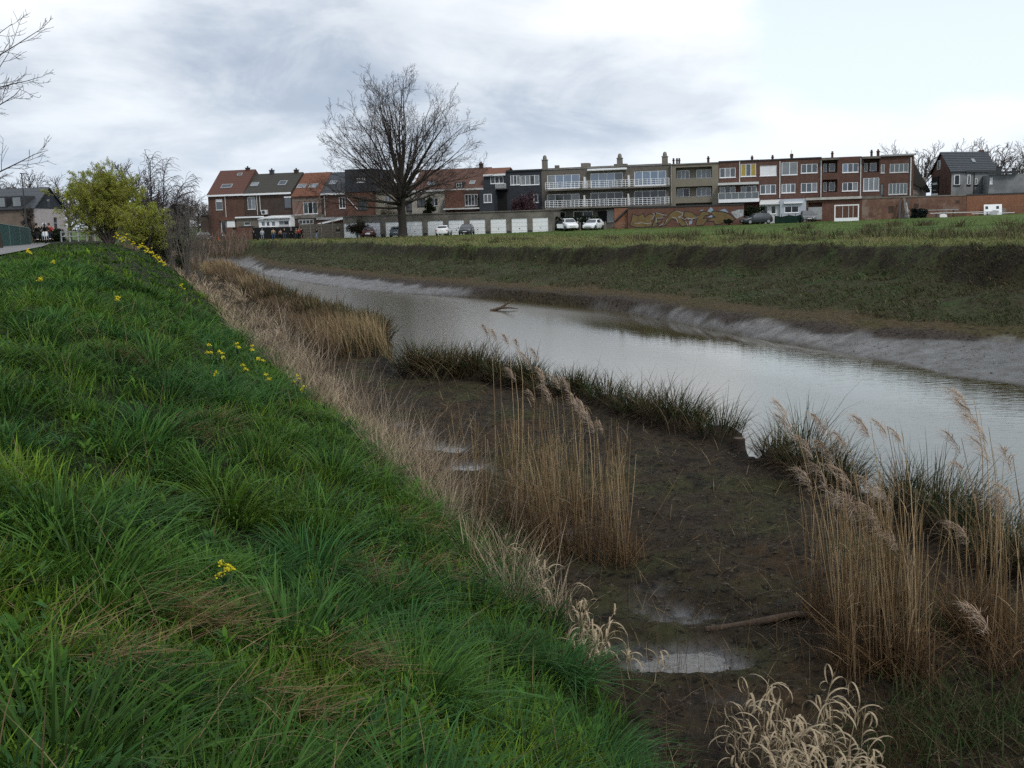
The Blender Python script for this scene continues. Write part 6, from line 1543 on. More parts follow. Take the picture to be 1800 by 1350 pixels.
reed_clump('dense plumed reed clump with bent heads on the right of the mud', [(1530, 1180, .20, .32), (1595, 1200, .17, .26), (1480, 1120, .14, .14), (1560, 1110, .18, .2), (1440, 1090, .10, .08)],
           [(1385, 712, 1470, 1120, .34), (1395, 740, 1475, 1120, .32), (1430, 780, 1490, 1130, .34), (1452, 735, 1500, 1150, .34), (1470, 790, 1505, 1150, .32), (1490, 765, 1520, 1160, .34), (1530, 740, 1555, 1180, .36), (1500, 830, 1530, 1170, .34), (1475, 860, 1515, 1170, .36),
            (1512, 880, 1545, 1190, .36), (1540, 850, 1565, 1190, .32), (1560, 750, 1600, 1200, .22), (1585, 760, 1612, 1200, .22), (1548, 905, 1575, 1195, .32), (1455, 830, 1490, 1130, .3), (1430, 840, 1460, 1110, .3), (1565, 870, 1590, 1190, .3), (1580, 940, 1600, 1200, .3)], 602, 300, 1.2, 2.0)
reed_clump('tall plumed reed clump against the water at the right edge', [(1745, 1150, .26, .5), (1790, 1200, .2, .3), (1700, 1130, .16, .2)],
           [(1712, 700, 1738, 1140, .46), (1722, 722, 1742, 1140, .42), (1690, 770, 1725, 1140, .34), (1745, 790, 1760, 1150, .36), (1780, 800, 1790, 1180, .38), (1700, 815, 1728, 1140, .3), (1755, 880, 1765, 1160, .34), (1790, 860, 1800, 1180, .32), (1738, 750, 1748, 1140, .4), (1740, 1080, 1810, 1230, .36), (1705, 930, 1712, 1140, .3)], 603, 70, 1.2, 2.1)

# ---- withered grass with curled ribbon leaves
def ribbon(g, p, az, L, w, curl):
    n = 9; pts = []; th = R(70) * g.uniform(.7, 1.2); q = np.array(p, float); st = L / n
    for i in range(n + 1):
        pts.append(q.copy()); q = q + st * np.array([math.cos(az) * math.cos(th), math.sin(az) * math.cos(th), math.sin(th)]); th -= curl / n * (1 + .6 * i / n)
    s = np.array([-math.sin(az), math.cos(az), 0]); v = []
    for i, c in enumerate(pts):
        ww = w * (math.sin(math.pi * min(1, .12 + .88 * i / n)) ** .6 + .05) * .5
        v += [c - s * ww, c + s * ww + np.array([0, 0, .25 * ww])]
    return v, [(2 * i, 2 * i + 1, 2 * i + 3, 2 * i + 2) for i in range(n)]
straw = pmat('straw_ribbons', (0.37, 0.295, 0.195), .7, .25, .35, 14, trans=.25)
def curled(label, spots, seed, nstalk, hs, nleaf):
    g = np.random.default_rng(seed); p0 = spots[0]; c0 = at_z(p0[0], p0[1], .6); base = np.array([c0[0], c0[1], gz(c0[0], c0[1])])
    o = empty('withered_grass', tuple(base), 0, label, 'dry grass'); V_, F, off = [], [], 0; st = []
    for px, py, sp_, sh in spots:
        c = at_z(px, py, .6)
        for k in range(max(1, int(nstalk * sh))):
            x, y = c[0] + g.normal(0, sp_), c[1] + g.normal(0, sp_); h = g.uniform(*hs); pl = path(np.array([x, y, gz(x, y) - .03]) - base, (g.normal(0, .22), g.normal(0, .2), 1), h, .006, .003, 5, .06, (.05, 0, 0), g); st.append(pl)
            for j in range(nleaf):
                t = g.uniform(.35, 1); f = t * 5; i = min(int(f), 4); q = pl[0][i] * (1 - f + i) + pl[0][i + 1] * (f - i)
                v, fc = ribbon(g, q, g.uniform(0, 6.28), g.uniform(.20, .44), g.uniform(.011, .020), g.uniform(2.2, 4.6))
                V_ += v; F += [tuple(a + off for a in x_) for x_ in fc]; off += len(v)
    link('leaves', np_mesh('leaves', np.array(V_), np.array(F), smooth=True), straw, o)['kind'] = 'stuff'
    v, f = tubes(st, 4); link('stalks', np_mesh('stalks', v, f, smooth=True), straw, o)['kind'] = 'stuff'
curled('large pale withered grass clump with curled ribbon leaves at the bottom edge', [(1400, 1400, .26, .45), (1330, 1360, .14, .2), (1480, 1370, .16, .2), (1300, 1330, .08, .06), (1450, 1320, .12, .12)], 701, 46, (.25, .85), 6)
curled('small withered grass clump with curled leaves beside the shining puddle', [(1055, 1170, .14, .6), (1030, 1120, .1, .4)], 702, 20, (.3, .62), 4)
curled('sparse withered grass with curled leaves at the edge of the green bank', [(985, 1085, .16, .5), (930, 1035, .14, .5)], 703, 13, (.3, .6), 3)

# ---- loose stems, young shoots and litter on the mud
def mud_litter():
    parts = []; g = np.random.default_rng(88)
    X, Y, r = polar(7000, 8, 40, -10, 30, g); m = (X > FOOT(Y) + .2) & (X < W1(Y) - .4); X, Y, r = X[m], Y[m], r[m]; n = len(X)
    c = pick([(0.10, 0.065, 0.035), (0.20, 0.15, 0.09), (0.05, 0.035, 0.022)], n, g)
    parts.append(blades(np.stack([X, Y, ground_z(X, Y) + .01], -1), g.uniform(.06, .35, n), np.maximum(.005, r * .0004), g.uniform(.9, 1.6, n), g.uniform(0, 6.28, n), g.uniform(0, .4, n), c, c, 2, g))
    X, Y, r = polar(2600, 8, 34, -8, 30, g); m = (X > FOOT(Y) + .1) & (X < W1(Y) - .3) & (fbm(X * .6, Y * .6, 461, 3) > .12); X, Y, r = X[m], Y[m], r[m]; n = len(X)
    c = pick([(0.09, 0.055, 0.03), (0.06, 0.038, 0.024), (0.16, 0.11, 0.06)], n, g)
    parts.append(blades(np.stack([X, Y, ground_z(X, Y)], -1), g.uniform(.15, .75, n), np.full(n, .005), g.uniform(0, .25, n), g.uniform(0, 6.28, n), g.uniform(0, .15, n), c * .8, c, 2, g))
    v, f, c = join(parts); o = link('reed_litter', np_mesh('reed_litter', v, f, c), drymat); tag(o, 'broken reed stalks and litter strewn over the mud', 'litter', None, 'stuff')
    # fresh green growth at the right foot and between the reeds
    parts = []
    for px, py, s, n in ((1640, 1290, .35, 330), (1720, 1260, .4, 330), (1600, 1330, .3, 220), (1660, 1120, .3, 250), (860, 960, .35, 500), (900, 1010, .3, 350), (830, 925, .3, 350), (1770, 1310, .35, 300)):
        p = at_z(px, py, .5); X, Y = p[0] + g.normal(0, s, n), p[1] + g.normal(0, s, n); m = X < W1(Y) - .1; X, Y = X[m], Y[m]; k = len(X)
        c = pick([(0.030, 0.060, 0.016), (0.045, 0.080, 0.020), (0.07, 0.07, 0.03), (0.055, 0.04, 0.02)], k, g)
        parts.append(blades(np.stack([X, Y, ground_z(X, Y)], -1), g.uniform(.12, .42, k), np.full(k, .009), g.uniform(.1, .7, k), g.uniform(0, 6.28, k), g.uniform(.1, .8, k), c * .7, c * 1.1, 3, g))
    v, f, c = join(parts); o = link('young_shoots', np_mesh('young_shoots', v, f, c), grassmat); tag(o, 'fresh green shoots coming up between the reeds', 'grass', None, 'stuff')
mud_litter()
def clods():
    g = np.random.default_rng(123)
    base = np.array([[1, 0, 0], [.3, .95, 0], [-.8, .6, 0], [-.8, -.6, 0], [.3, -.95, 0], [.45, .1, .75], [-.4, .3, .7], [-.1, -.5, .72]])
    tri = np.array([[0, 1, 5], [1, 6, 5], [1, 2, 6], [2, 3, 6], [3, 7, 6], [3, 4, 7], [4, 0, 7], [0, 5, 7], [5, 6, 7]])
    def scatter(X, Y, size, cols, name, label):
        n = len(X); a = g.uniform(0, 6.28, n); s = size * g.uniform(.4, 1.6, n) ** 1.3
        V_ = base[None] * (1 + g.normal(0, .18, (n, 8, 1))); c_, s_ = np.cos(a)[:, None], np.sin(a)[:, None]
        st = g.uniform(1, 1.8, (n, 1))
        V_ = np.stack([(V_[..., 0] * c_ - V_[..., 1] * s_) * st, V_[..., 0] * s_ + V_[..., 1] * c_, V_[..., 2] * g.uniform(.4, .9, (n, 1))], -1) * s[:, None, None]
        V_ += np.stack([X, Y, ground_z(X, Y) - s * .12], -1)[:, None]
        F = (tri[None] + (np.arange(n) * 8)[:, None, None]).reshape(-1, 3); c = np.repeat(pick(cols, n, g), 8, 0)
        o = link(name, np_mesh(name, V_.reshape(-1, 3), F, c, True), pmat('mud_lumps', attr=True, rough=.6, spec=.35, bump=.5, bscale=40)); tag(o, label, 'mud', None, 'stuff')
    X, Y, r = polar(9000, 7.5, 34, -14, 32, g); m = (X > FOOT(Y) + .15) & (X < W1(Y) - .1) & (fbm(X * .9, Y * .9, 711, 3) > -.2); X, Y = X[m], Y[m]
    scatter(X, Y, .015, [(0.022, 0.016, 0.011), (0.035, 0.025, 0.016), (0.015, 0.012, 0.009), (0.040, 0.034, 0.016)], 'mud_clods', 'lumps of dark mud over the bench')
    X, Y, r = polar(4000, 24, 80, -12, 32, g); m = (X > W2(Y) + .2) & (X < MUD(Y) + .5); X, Y = X[m], Y[m]
    scatter(X, Y, .022, [(0.04, 0.033, 0.027), (0.03, 0.024, 0.02), (0.06, 0.05, 0.042)], 'tide_debris', 'lumps and debris along the far muddy shore')
clods()
def arching():
    g = np.random.default_rng(99); parts = []
    for px, py in [(1090 + 18 * k, 742 + 5 * k) for k in range(12)] + [(720 + 12 * k, 690) for k in range(8)] + [(1640 + 14 * k, 955 + 8 * k) for k in range(9)]:
        p = at_z(px, py, .5); n = 4; x = np.minimum(p[0], W1(p[1]) - .1) + g.normal(0, .15, n); y = p[1] + g.normal(0, .15, n)
        c = pick([(0.12, 0.09, 0.05), (0.08, 0.075, 0.035), (0.06, 0.06, 0.025)], n, g)
        parts.append(blades(np.stack([x, y, np.maximum(ground_z(x, y), .1)], -1), g.uniform(.9, 1.7, n), np.full(n, .010), g.uniform(.05, .35, n), g.choice([0.2, 2.9], n) + g.normal(0, .5, n), g.uniform(.2, .9, n), c, c, 6, g))
    v, f, c = join(parts); o = link('arching_stems', np_mesh('arching_stems', v, f, c), drymat); tag(o, 'thin arching sedge stems bending over the water edge', 'sedge stems', None, 'stuff')
arching()
# ------------------------------------------------------------------ cars
def paint(name, rgb): return pmat(name, rgb, .34, .45, coat=.1)
bike_m = pmat('dull_bicycle_frame', (0.03, 0.03, 0.033), .7, .2)
tyre_m = pmat('tyre_rubber', (0.018, 0.018, 0.019), .8, .2); rim_m = pmat('alloy_rim', (0.35, 0.36, 0.37), .35, .5, metal=.8)
carglass = pmat('car_glass', (0.02, 0.024, 0.028), .05, .6, ior=1.8); lamp_m = pmat('lamp_glass', (0.55, 0.57, 0.58), .1, .6); red_m = pmat('red_tail_lamp', (0.35, 0.012, 0.012), .2, .5); plate_m = pmat('number_plate', (0.62, 0.62, 0.60), .5, .3)
HATCH = [(2.08, .70, .28, .52, .60, .60), (1.98, .82, .22, .62, .70, .72), (1.15, .89, .20, .80, .92, .78), (.98, .89, .20, .84, .96, .76), (.22, .89, .20, .90, 1.42, .60), (-.6, .89, .20, .92, 1.48, .61), (-1.55, .88, .20, .95, 1.40, .58), (-1.93, .84, .22, .93, 1.02, .72), (-2.08, .75, .28, .66, .76, .66)]
SEDAN = [(2.30, .70, .28, .52, .58, .60), (2.18, .82, .22, .60, .68, .72), (1.15, .89, .20, .78, .88, .78), (.95, .89, .20, .82, .92, .76), (.15, .89, .20, .88, 1.38, .58), (-.7, .89, .20, .90, 1.42, .59), (-1.25, .88, .20, .92, 1.34, .57), (-1.85, .86, .22, .92, 1.02, .74), (-2.25, .80, .26, .86, .96, .70), (-2.34, .74, .30, .60, .72, .66)]
SUV = [(2.15, .74, .32, .62, .74, .64), (2.05, .86, .26, .74, .88, .76), (1.15, .92, .26, .94, 1.04, .80), (.98, .92, .26, .96, 1.08, .78), (.30, .92, .26, 1.02, 1.58, .63), (-.6, .92, .26, 1.04, 1.64, .64), (-1.6, .91, .26, 1.08, 1.56, .61), (-2.0, .87, .28, 1.06, 1.14, .74), (-2.15, .78, .34, .76, .86, .68)]
def car(label, px, Y, rz, shape, body, open_door=False, group=None):
    p = at_d(px, 400, Y); o = empty('parked_car', (p[0], Y, gz(p[0], Y) + .05), rz, label, 'car', group)
    st = shape; vs_, fs_ = [], []
    for x, hw, zl, zb_, zt_, tw in st:
        half = [(hw * .90, zl), (hw, (zl + zb_) / 2), (hw * .98, zb_), (tw, zt_)]
        vs_ += [(x, y, z) for y, z in half] + [(x, -y, z) for y, z in half[::-1]]
    n = 8
    for i in range(len(st) - 1):
        for k in range(n): fs_.append((i * n + k, (i + 1) * n + k, (i + 1) * n + (k + 1) % n, i * n + (k + 1) % n))
    fs_ += [tuple(range(n)), tuple((len(st) - 1) * n + k for k in range(n))[::-1]]
    b = MB().add(vs_, fs_).build('body', body, o, fixn=True, bevel=.04)
    for pl in b.data.polygons: pl.use_smooth = True
    ci = 3; A, B = st[ci], st[ci + 1]; e = .012
    MB().quad((A[0] - .03 + e, A[5] * .94, A[4] + .03), (A[0] - .03 + e, -A[5] * .94, A[4] + .03), (B[0] + .05 + e, -B[5] * .93, B[4] - .03), (B[0] + .05 + e, B[5] * .93, B[4] - .03)).build('windscreen', carglass, o)
    ri = len(st) - 3 if shape is not SEDAN else len(st) - 4
    A, B = st[ri], st[ri + 1]
    MB().quad((A[0] - .04 - e, A[5] * .92, A[4] - .03), (A[0] - .04 - e, -A[5] * .92, A[4] - .03), (B[0] + .06 - e, -B[5] * .90, B[4] + .06), (B[0] + .06 - e, B[5] * .90, B[4] + .06)).build('rear_window', carglass, o)
    for s in (1, -1):
        A, B, C = st[ci], st[ci + 1], st[ri]; m_ = st[ci + 2]
        f = lambda q, k: (q[0], s * ((q[1] * .98) * (1 - k) + q[5] * k + .008), q[3] * (1 - k) + q[4] * k)
        a0 = (A[0] - .12, s * (A[1] * .98 + .004), A[3] + .05)
        MB().add([a0, f(m_, .10), f(m_, .88), f(B, .86)], [(0, 1, 2, 3)]).build('side_window', carglass, o)
        MB().add([(f(m_, .1)[0] - .06,) + f(m_, .1)[1:], f(C, .12), f(C, .84), (f(m_, .88)[0] - .06,) + f(m_, .88)[1:]], [(0, 1, 2, 3)]).build('side_window', carglass, o)
        MB().box(st[ci][0] - .12, st[ci][0] + .08, s * .93 if s > 0 else -1.08, 1.08 if s > 0 else -.93, st[ci][3] + .06, st[ci][3] + .20).build('mirror', body, o, bevel=.03)
        x1 = st[1][0] + .03; xr = st[-2][0] - .03
        MB().add([(x1, s * .42, .60), (x1 - .05, s * .76, .66), (x1 - .05, s * .76, .76), (x1, s * .48, .70)], [(0, 1, 2, 3)]).build('headlight', lamp_m, o)
        MB().box(xr - .05, xr + .05, min(s * .50, s * .80), max(s * .50, s * .80), st[-2][3] - .22, st[-2][3] - .04).build('tail_lamp', red_m, o)
        for x in (st[0][0] - .75, st[-1][0] + .72):
            r_ = .33
            prof = [(r_ * .62, -.10), (r_ * .95, -.11), (r_, -.06), (r_, .06), (r_ * .95, .11), (r_ * .62, .10)]
            w_ = MB().lathe((0, 0, 0), prof, 18).build('wheel', tyre_m, o, smooth=True); w_.rotation_euler = (math.pi / 2, 0, 0); w_.location = (x, s * (st[3][1] - .09), r_)
            MB().lathe((0, 0, 0), [(r_ * .6, -.105), (r_ * .62, .0), (r_ * .6, .105)], 14).build('rim', rim_m, w_)
    fx = st[0][0]
    MB().box(fx - .02, fx + .012, -.26, .26, .40, .51).build('number_plate', plate_m, o); MB().box(st[-1][0] - .012, st[-1][0] + .02, -.26, .26, .62, .73).build('number_plate', plate_m, o)
    MB().box(fx - .06, fx + .006, -.52, .52, .30, .38).build('air_intake', darkstuff, o); MB().box(fx - .10, fx + .004, -.40, .40, .53, .585).build('grille', darkstuff, o)
    if open_door:
        A = st[3]; d_ = MB().prism([(0, .32), (-.95, .36), (-1.0, .92), (-.1, .90)], 'y', -.03, .03).build('open_door', body, o, fixn=True, bevel=.02)
        d_.location = (A[0] - .1, -A[1] - .02, 0); d_.rotation_euler = (0, 0, R(62))
        MB().prism([(-.12, .93), (-.98, .95), (-.85, 1.38), (-.45, 1.36)], 'y', -.01, .01).build('door_window', carglass, d_)
    return o
wpaint, grey_p, black_p, dgrey_p, red_p = paint('white_car_paint', (0.72, 0.74, 0.76)), paint('blue_grey_car_paint', (0.10, 0.125, 0.145)), paint('black_car_paint', (0.012, 0.013, 0.015)), paint('dark_grey_car_paint', (0.035, 0.04, 0.046)), paint('dark_red_car_paint', (0.06, 0.012, 0.014))
G_ = 'cars parked in front of the houses'
def yawc(px, d): return R(-90 + d) - math.atan((px - 900) / FPX) * 1.0
car('blue-grey car half hidden behind the big tree trunk', 697, rowY(697, -10.6), yawc(697, 175), HATCH, grey_p, group=G_)
car('white saloon car seen from behind beside the big tree', 780, rowY(780, -10.8), yawc(780, 172), SEDAN, wpaint, group=G_)
car('dark grey car facing us in front of the middle garages', 820, rowY(820, -11), yawc(820, -8), HATCH, dgrey_p, group=G_)
car('white car with its door standing open beside the garages', 1000, rowY(1000, -8.6), yawc(1000, 14), SUV, wpaint, True, group=G_)
car('white hatchback facing us beside the picnic bench', 1043, rowY(1043, -8.4), yawc(1043, -22), HATCH, wpaint, group=G_)
car('dark hatchback seen from the side at the end of the graffiti wall', 1329, rowY(1329, -7.4), R(195), HATCH, dgrey_p, group=G_)
car('grey car facing us in front of the brick annex', 1419, rowY(1419, -6.6), yawc(1419, 8), HATCH, paint('mid_grey_car_paint', (0.13, 0.135, 0.14)), group=G_)
car('black car beside the corner house', 358, rowY(358, -4.5), yawc(358, 12), HATCH, black_p, group=G_)
car('dark red car partly hidden by the bramble bush', 648, rowY(648, -9.9), yawc(648, 176), HATCH, red_p, group=G_)

# ------------------------------------------------------------------ people
skin = pmat('skin', (0.42, 0.27, 0.20), .6, .3)
def skinmesh(name, verts, edges, radii, mat, parent, sub=1, root=0):
    me = bpy.data.meshes.new(name); me.from_pydata(verts, edges, []); me.update()
    o = link(name, me, mat, parent); md = o.modifiers.new('skin', 'SKIN')
    for i, r_ in enumerate(radii):
        d = me.skin_vertices[0].data[i]; d.radius = (r_, r_ * .85); d.use_root = (i == root)
    md.use_smooth_shade = True
    s = o.modifiers.new('subsurf', 'SUBSURF'); s.levels = sub; s.render_levels = sub
    return o
def person(name, label, loc, rz, jacket, trousers, hairc, pose='stand', H=1.74, seed=0, group=None, helmet=None, lean=0.0):
    g = random.Random(seed); k = H / 1.74
    o = empty(name, loc, rz, label, 'person', group); o.scale = (k, k, k)
    # joints: x forward, y left
    if pose == 'stand':
        hip, knee, ank, toe = .92, .50, .08, .05
        st_ = g.uniform(.06, .16)
        LL = {s: [(0, s * .10, hip), (g.uniform(-.02, .05), s * (.10 + st_ * .4), knee), (g.uniform(-.05, .03), s * (.10 + st_ * .6), ank), (.16, s * (.12 + st_ * .6), toe)] for s in (1, -1)}
        sh = 1.44; el = g.choice(((.03, 1.14), (.10, 1.16), (.14, 1.18))); 
        hd = {0: (.06, .88), 1: (.28, 1.12), 2: (.10, .92)}[g.randrange(3)]
        ARM = {s: [(0, s * .19, sh), (el[0], s * .25, el[1]), (hd[0], s * (.24 if hd[1] < 1 else .10), hd[1])] for s in (1, -1)}
        pel, chest, neck, head = (0, 0, .96), (lean, 0, 1.30), (lean * 1.2, 0, 1.50), (lean * 1.3 + .02, 0, 1.63)
    else:                                           # riding, feet on pegs, hands forward
        pel, chest, neck, head = (-.15, 0, .86), (-.02, 0, 1.20), (.03, 0, 1.40), (.06, 0, 1.53)
        LL = {s: [(-.12, s * .12, .84), (.32, s * .22, .72), (.18, s * .20, .30), (.34, s * .22, .27)] for s in (1, -1)}
        ARM = {s: [(0, s * .19, 1.34), (.22, s * .30, 1.10), (.48, s * .28, 1.02)] for s in (1, -1)}
    # the continuous body
    V_, E, Rr = [pel, chest, neck, head, (head[0], 0, head[2] + .09)], [(0, 1), (1, 2), (2, 3), (3, 4)], [.13, .14, .055, .085, .07]
    for s in (1, -1):
        b = len(V_); V_ += LL[s]; Rr += [.095, .065, .045, .04]; E += [(0, b), (b, b + 1), (b + 1, b + 2), (b + 2, b + 3)]
        b = len(V_); V_ += ARM[s]; Rr += [.055, .045, .032]; E += [(1, b), (b, b + 1), (b + 1, b + 2)]
        hx, hy, hz = ARM[s][2]; e = np.array(ARM[s][2]) - np.array(ARM[s][1]); e = e / np.linalg.norm(e)
        for j, (w_, l_) in enumerate(((-.03, .085), (-.01, .10), (.01, .095), (.03, .08))):
            V_.append(tuple(np.array(ARM[s][2]) + e * l_ + np.array([w_, 0, 0]))); Rr.append(.009); E.append((b + 2, len(V_) - 1))
        V_.append(tuple(np.array(ARM[s][2]) + e * .04 + np.array([.045, -s * .02, 0]))); Rr.append(.010); E.append((b + 2, len(V_) - 1))
    skinmesh('body', V_, E, Rr, skin, o)
    # clothes over it
    V_, E, Rr = [(pel[0], 0, pel[2] - .06), (pel[0] * .6 + chest[0] * .4, 0, pel[2] * .6 + chest[2] * .4), chest, (neck[0], 0, neck[2] - .03)], [(0, 1), (1, 2), (2, 3)], [.165, .16, .175, .075]
    for s in (1, -1):
        b = len(V_); e2 = np.array(ARM[s][1]) * .12 + np.array(ARM[s][2]) * .88; V_ += [ARM[s][0], ARM[s][1], tuple(e2)]; Rr += [.078, .062, .048]; E += [(2, b), (b, b + 1), (b + 1, b + 2)]
    skinmesh('jacket', V_, E, Rr, jacket, o)
    V_, E, Rr = [(pel[0], 0, pel[2])], [], [.15]
    for s in (1, -1):
        b = len(V_); V_ += [LL[s][0], LL[s][1], LL[s][2]]; Rr += [.105, .078, .060]; E += [(0, b), (b, b + 1), (b + 1, b + 2)]
    skinmesh('trousers', V_, E, Rr, trousers, o)
    for s in (1, -1):
        a = LL[s][2]; t = LL[s][3]; skinmesh('shoe', [(a[0] - .05, a[1], a[2] - .03), (t[0], t[1], t[2])], [(0, 1)], [.05, .042], darkstuff, o)
    hx, hz = head[0], head[2]
    if helmet:
        MB().lathe((hx, 0, hz - .02), [(.10, -.10), (.135, -.03), (.142, .05), (.11, .13), (.04, .165)], 14).build('helmet', helmet, o, smooth=True)
        MB().box(hx + .10, hx + .15, -.09, .09, hz - .03, hz + .06).build('visor', carglass, o, bevel=.02)
    else:
        MB().lathe((hx - .015, 0, hz + .03), [(.085, -.06), (.102, 0), (.098, .06), (.06, .105), (.02, .118)], 12).build('hair', hairc, o, smooth=True)
        MB().lathe((hx + .088, 0, hz - .01), [(.012, -.02), (.016, 0), (.006, .03)], 6).build('nose', skin, o, smooth=True)
        for s in (1, -1): MB().lathe((hx, s * .085, hz), [(.012, -.03), (.018, 0), (.010, .03)], 6).build('ear', skin, o, smooth=True)
        for s in (1, -1): MB().box(hx + .072, hx + .083, s * .035 - .012, s * .035 + .012, hz + .015, hz + .028).build('eye', darkstuff, o)
        MB().box(hx + .07, hx + .082, -.025, .025, hz - .055, hz - .045).build('mouth', pmat('lips', (0.25, 0.10, 0.09), .6, .3), o)
    return o
def cl(name, rgb): return pmat(name, rgb, .9, .1, .15, 6)
blk, jeans, lblue, tanj, pinkt, redj, greyw, brn = cl('black_cloth', (0.012, 0.012, 0.014)), cl('blue_denim', (0.045, 0.075, 0.14)), cl('pale_denim', (0.20, 0.27, 0.36)), cl('tan_cloth', (0.30, 0.22, 0.13)), cl('dusty_pink_cloth', (0.30, 0.18, 0.14)), cl('red_cloth', (0.30, 0.04, 0.03)), cl('grey_white_cloth', (0.38, 0.40, 0.43)), cl('brown_cloth', (0.10, 0.065, 0.045))
hdk, hbr, hgr = cl('dark_hair', (0.015, 0.012, 0.010)), cl('brown_hair', (0.06, 0.035, 0.02)), cl('grey_hair', (0.25, 0.24, 0.23))
PP = [(446, blk, blk, hdk, 'person in black standing at the left end of the group by the screen fence', .2), (461, greyw, lblue, hgr, 'person in grey-white top and pale jeans at left of the group', 0), (480.5, tanj, jeans, hbr, 'person in a tan jacket and jeans in the middle of the group', .3),
      (493, pinkt, blk, hbr, 'person in a dusty pink jacket next to the tan jacket', -.4), (500, blk, jeans, hdk, 'tall person in black jacket and jeans in the group', .5), (512, blk, blk, hgr, 'person in black with grey hair in the group', -.2),
      (521, brn, jeans, hgr, 'person in a brown jacket left of the red jacket', .1), (525.5, redj, blk, hbr, 'person in a red jacket at the right of the group', -.3), (529.5, blk, blk, hdk, 'person in black half hidden behind the red jacket', .4),
      (556.5, blk, lblue, hdk, 'lone person in black jacket and pale trousers before the plank fence', 1.2), (594.5, blk, cl('grey_cloth', (0.16, 0.16, 0.17)), hgr, 'lone person in black jacket and grey trousers by the last fence post', .2)]
for i, (px, j, t, h_, lab, rot) in enumerate(PP):
    Y = rowY(px, -9.6 - (.5 if i in (2, 4, 7) else 0)); p = at_d(px, 410, Y)
    person('person', lab, (p[0], Y, gz(p[0], Y)), R(-90) + rot, j, t, h_, 'stand', 1.86 if px == 500 else 1.62 + .14 * ((i * 7) % 3) / 2, i + 3, 'people watching from the far bank')

# ------------------------------------------------------------------ riders on the dyke path
def two_wheeler(name, label, cat, loc, rz, frame_m, motor):
    o = empty(name, loc, rz, label, cat)
    wr = .30 if motor else .34; tw = .055 if motor else .02; wb = .62 if motor else .52
    for x in (wb, -wb):
        a = [(x + math.cos(t) * (wr - tw), 0, wr + math.sin(t) * (wr - tw)) for t in np.linspace(0, 2 * math.pi, 21)]
        w_ = MB().tube(a, tw, 8, cap=False).build('wheel', tyre_m, o, smooth=True)
        sp = MB()
        for k in range(8): t = k * math.pi / 4; sp.tube([(x, 0, wr), (x + math.cos(t) * (wr - tw), 0, wr + math.sin(t) * (wr - tw))], .008, 4)
        sp.tube([(x, -.06, wr), (x, .06, wr)], .04, 8); sp.build('rim', rim_m, w_)
    f = MB()
    for a, b, r_ in (((wb, .07, wr), (wb - .28, .06, .98), .022), ((wb, -.07, wr), (wb - .28, -.06, .98), .022), ((wb - .26, 0, .85), (-.05, 0, .32), .03), ((-.05, 0, .32), (-wb, .05, wr), .022), ((-.05, 0, .32), (-.22, 0, .78), .025), ((wb - .26, 0, .85), (-.22, 0, .72), .025)): f.tube([a, b], r_, 6)
    f.build('frame', frame_m, o)
    MB().tube([(wb - .34, .34, 1.02), (wb - .30, .1, 1.0), (wb - .30, -.1, 1.0), (wb - .34, -.34, 1.02)], .016, 6).build('handlebar', darkstuff, o)
    MB().prism([(-.45, .80), (.05, .78), (.05, .84), (-.45, .88)], 'y', -.12, .12).build('saddle', darkstuff, o, bevel=.03, fixn=True)
    if motor:
        MB().prism([(wb - .30, .55), (wb - .12, .62), (wb - .20, .98), (wb - .34, .98)], 'y', -.20, .20).build('fairing', frame_m, o, bevel=.05, fixn=True)
        MB().prism([(-.35, .40), (.15, .36), (.25, .70), (-.40, .78)], 'y', -.16, .16).build('engine_cover', dgrey_p, o, bevel=.05, fixn=True)
        MB().lathe((0, 0, 0), [(.085, -.03), (.09, 0), (.05, .03)], 14).build('headlight', lamp_m, o, smooth=True); h_ = o.children[-1]; h_.rotation_euler = (0, math.pi / 2, 0); h_.location = (wb - .10, 0, .80)
        for s in (1, -1): MB().tube([(wb - .32, s * .26, 1.02), (wb - .30, s * .32, 1.20), (wb - .30, s * .38, 1.22)], [.008, .008, .045], 8).build('mirror', darkstuff, o)
    return o
def rider(px, Y, kind, jl, bl, jacket, tr, helmet, frame_m, hair, dx=0.0):
    p = at_d(px, 420, Y); z = CREST + .11; rz = R(-90) - math.atan((px - 900) / FPX)
    two_wheeler('motor_scooter' if kind else 'bicycle', bl, 'motorcycle' if kind else 'bicycle', (p[0], Y, z), rz, frame_m, kind)
    person('person', jl, (p[0], Y, z), rz, jacket, tr, hair, 'ride', 1.78, int(px), None, helmet)
rider(80, 90, True, 'rider in white helmet, black jacket and jeans on the motorcycle', 'white fronted motorcycle with round headlamp coming along the path', blk, lblue, white, white, hdk)
rider(88, 95, False, 'cyclist in a red jacket just behind the motorcycle', 'bicycle ridden by the cyclist in red', redj, blk, None, bike_m, hbr)
rider(66, 94, False, 'cyclist in black at the left of the motorcycle', 'bicycle ridden by the cyclist in black', blk, blk, None, bike_m, hdk)

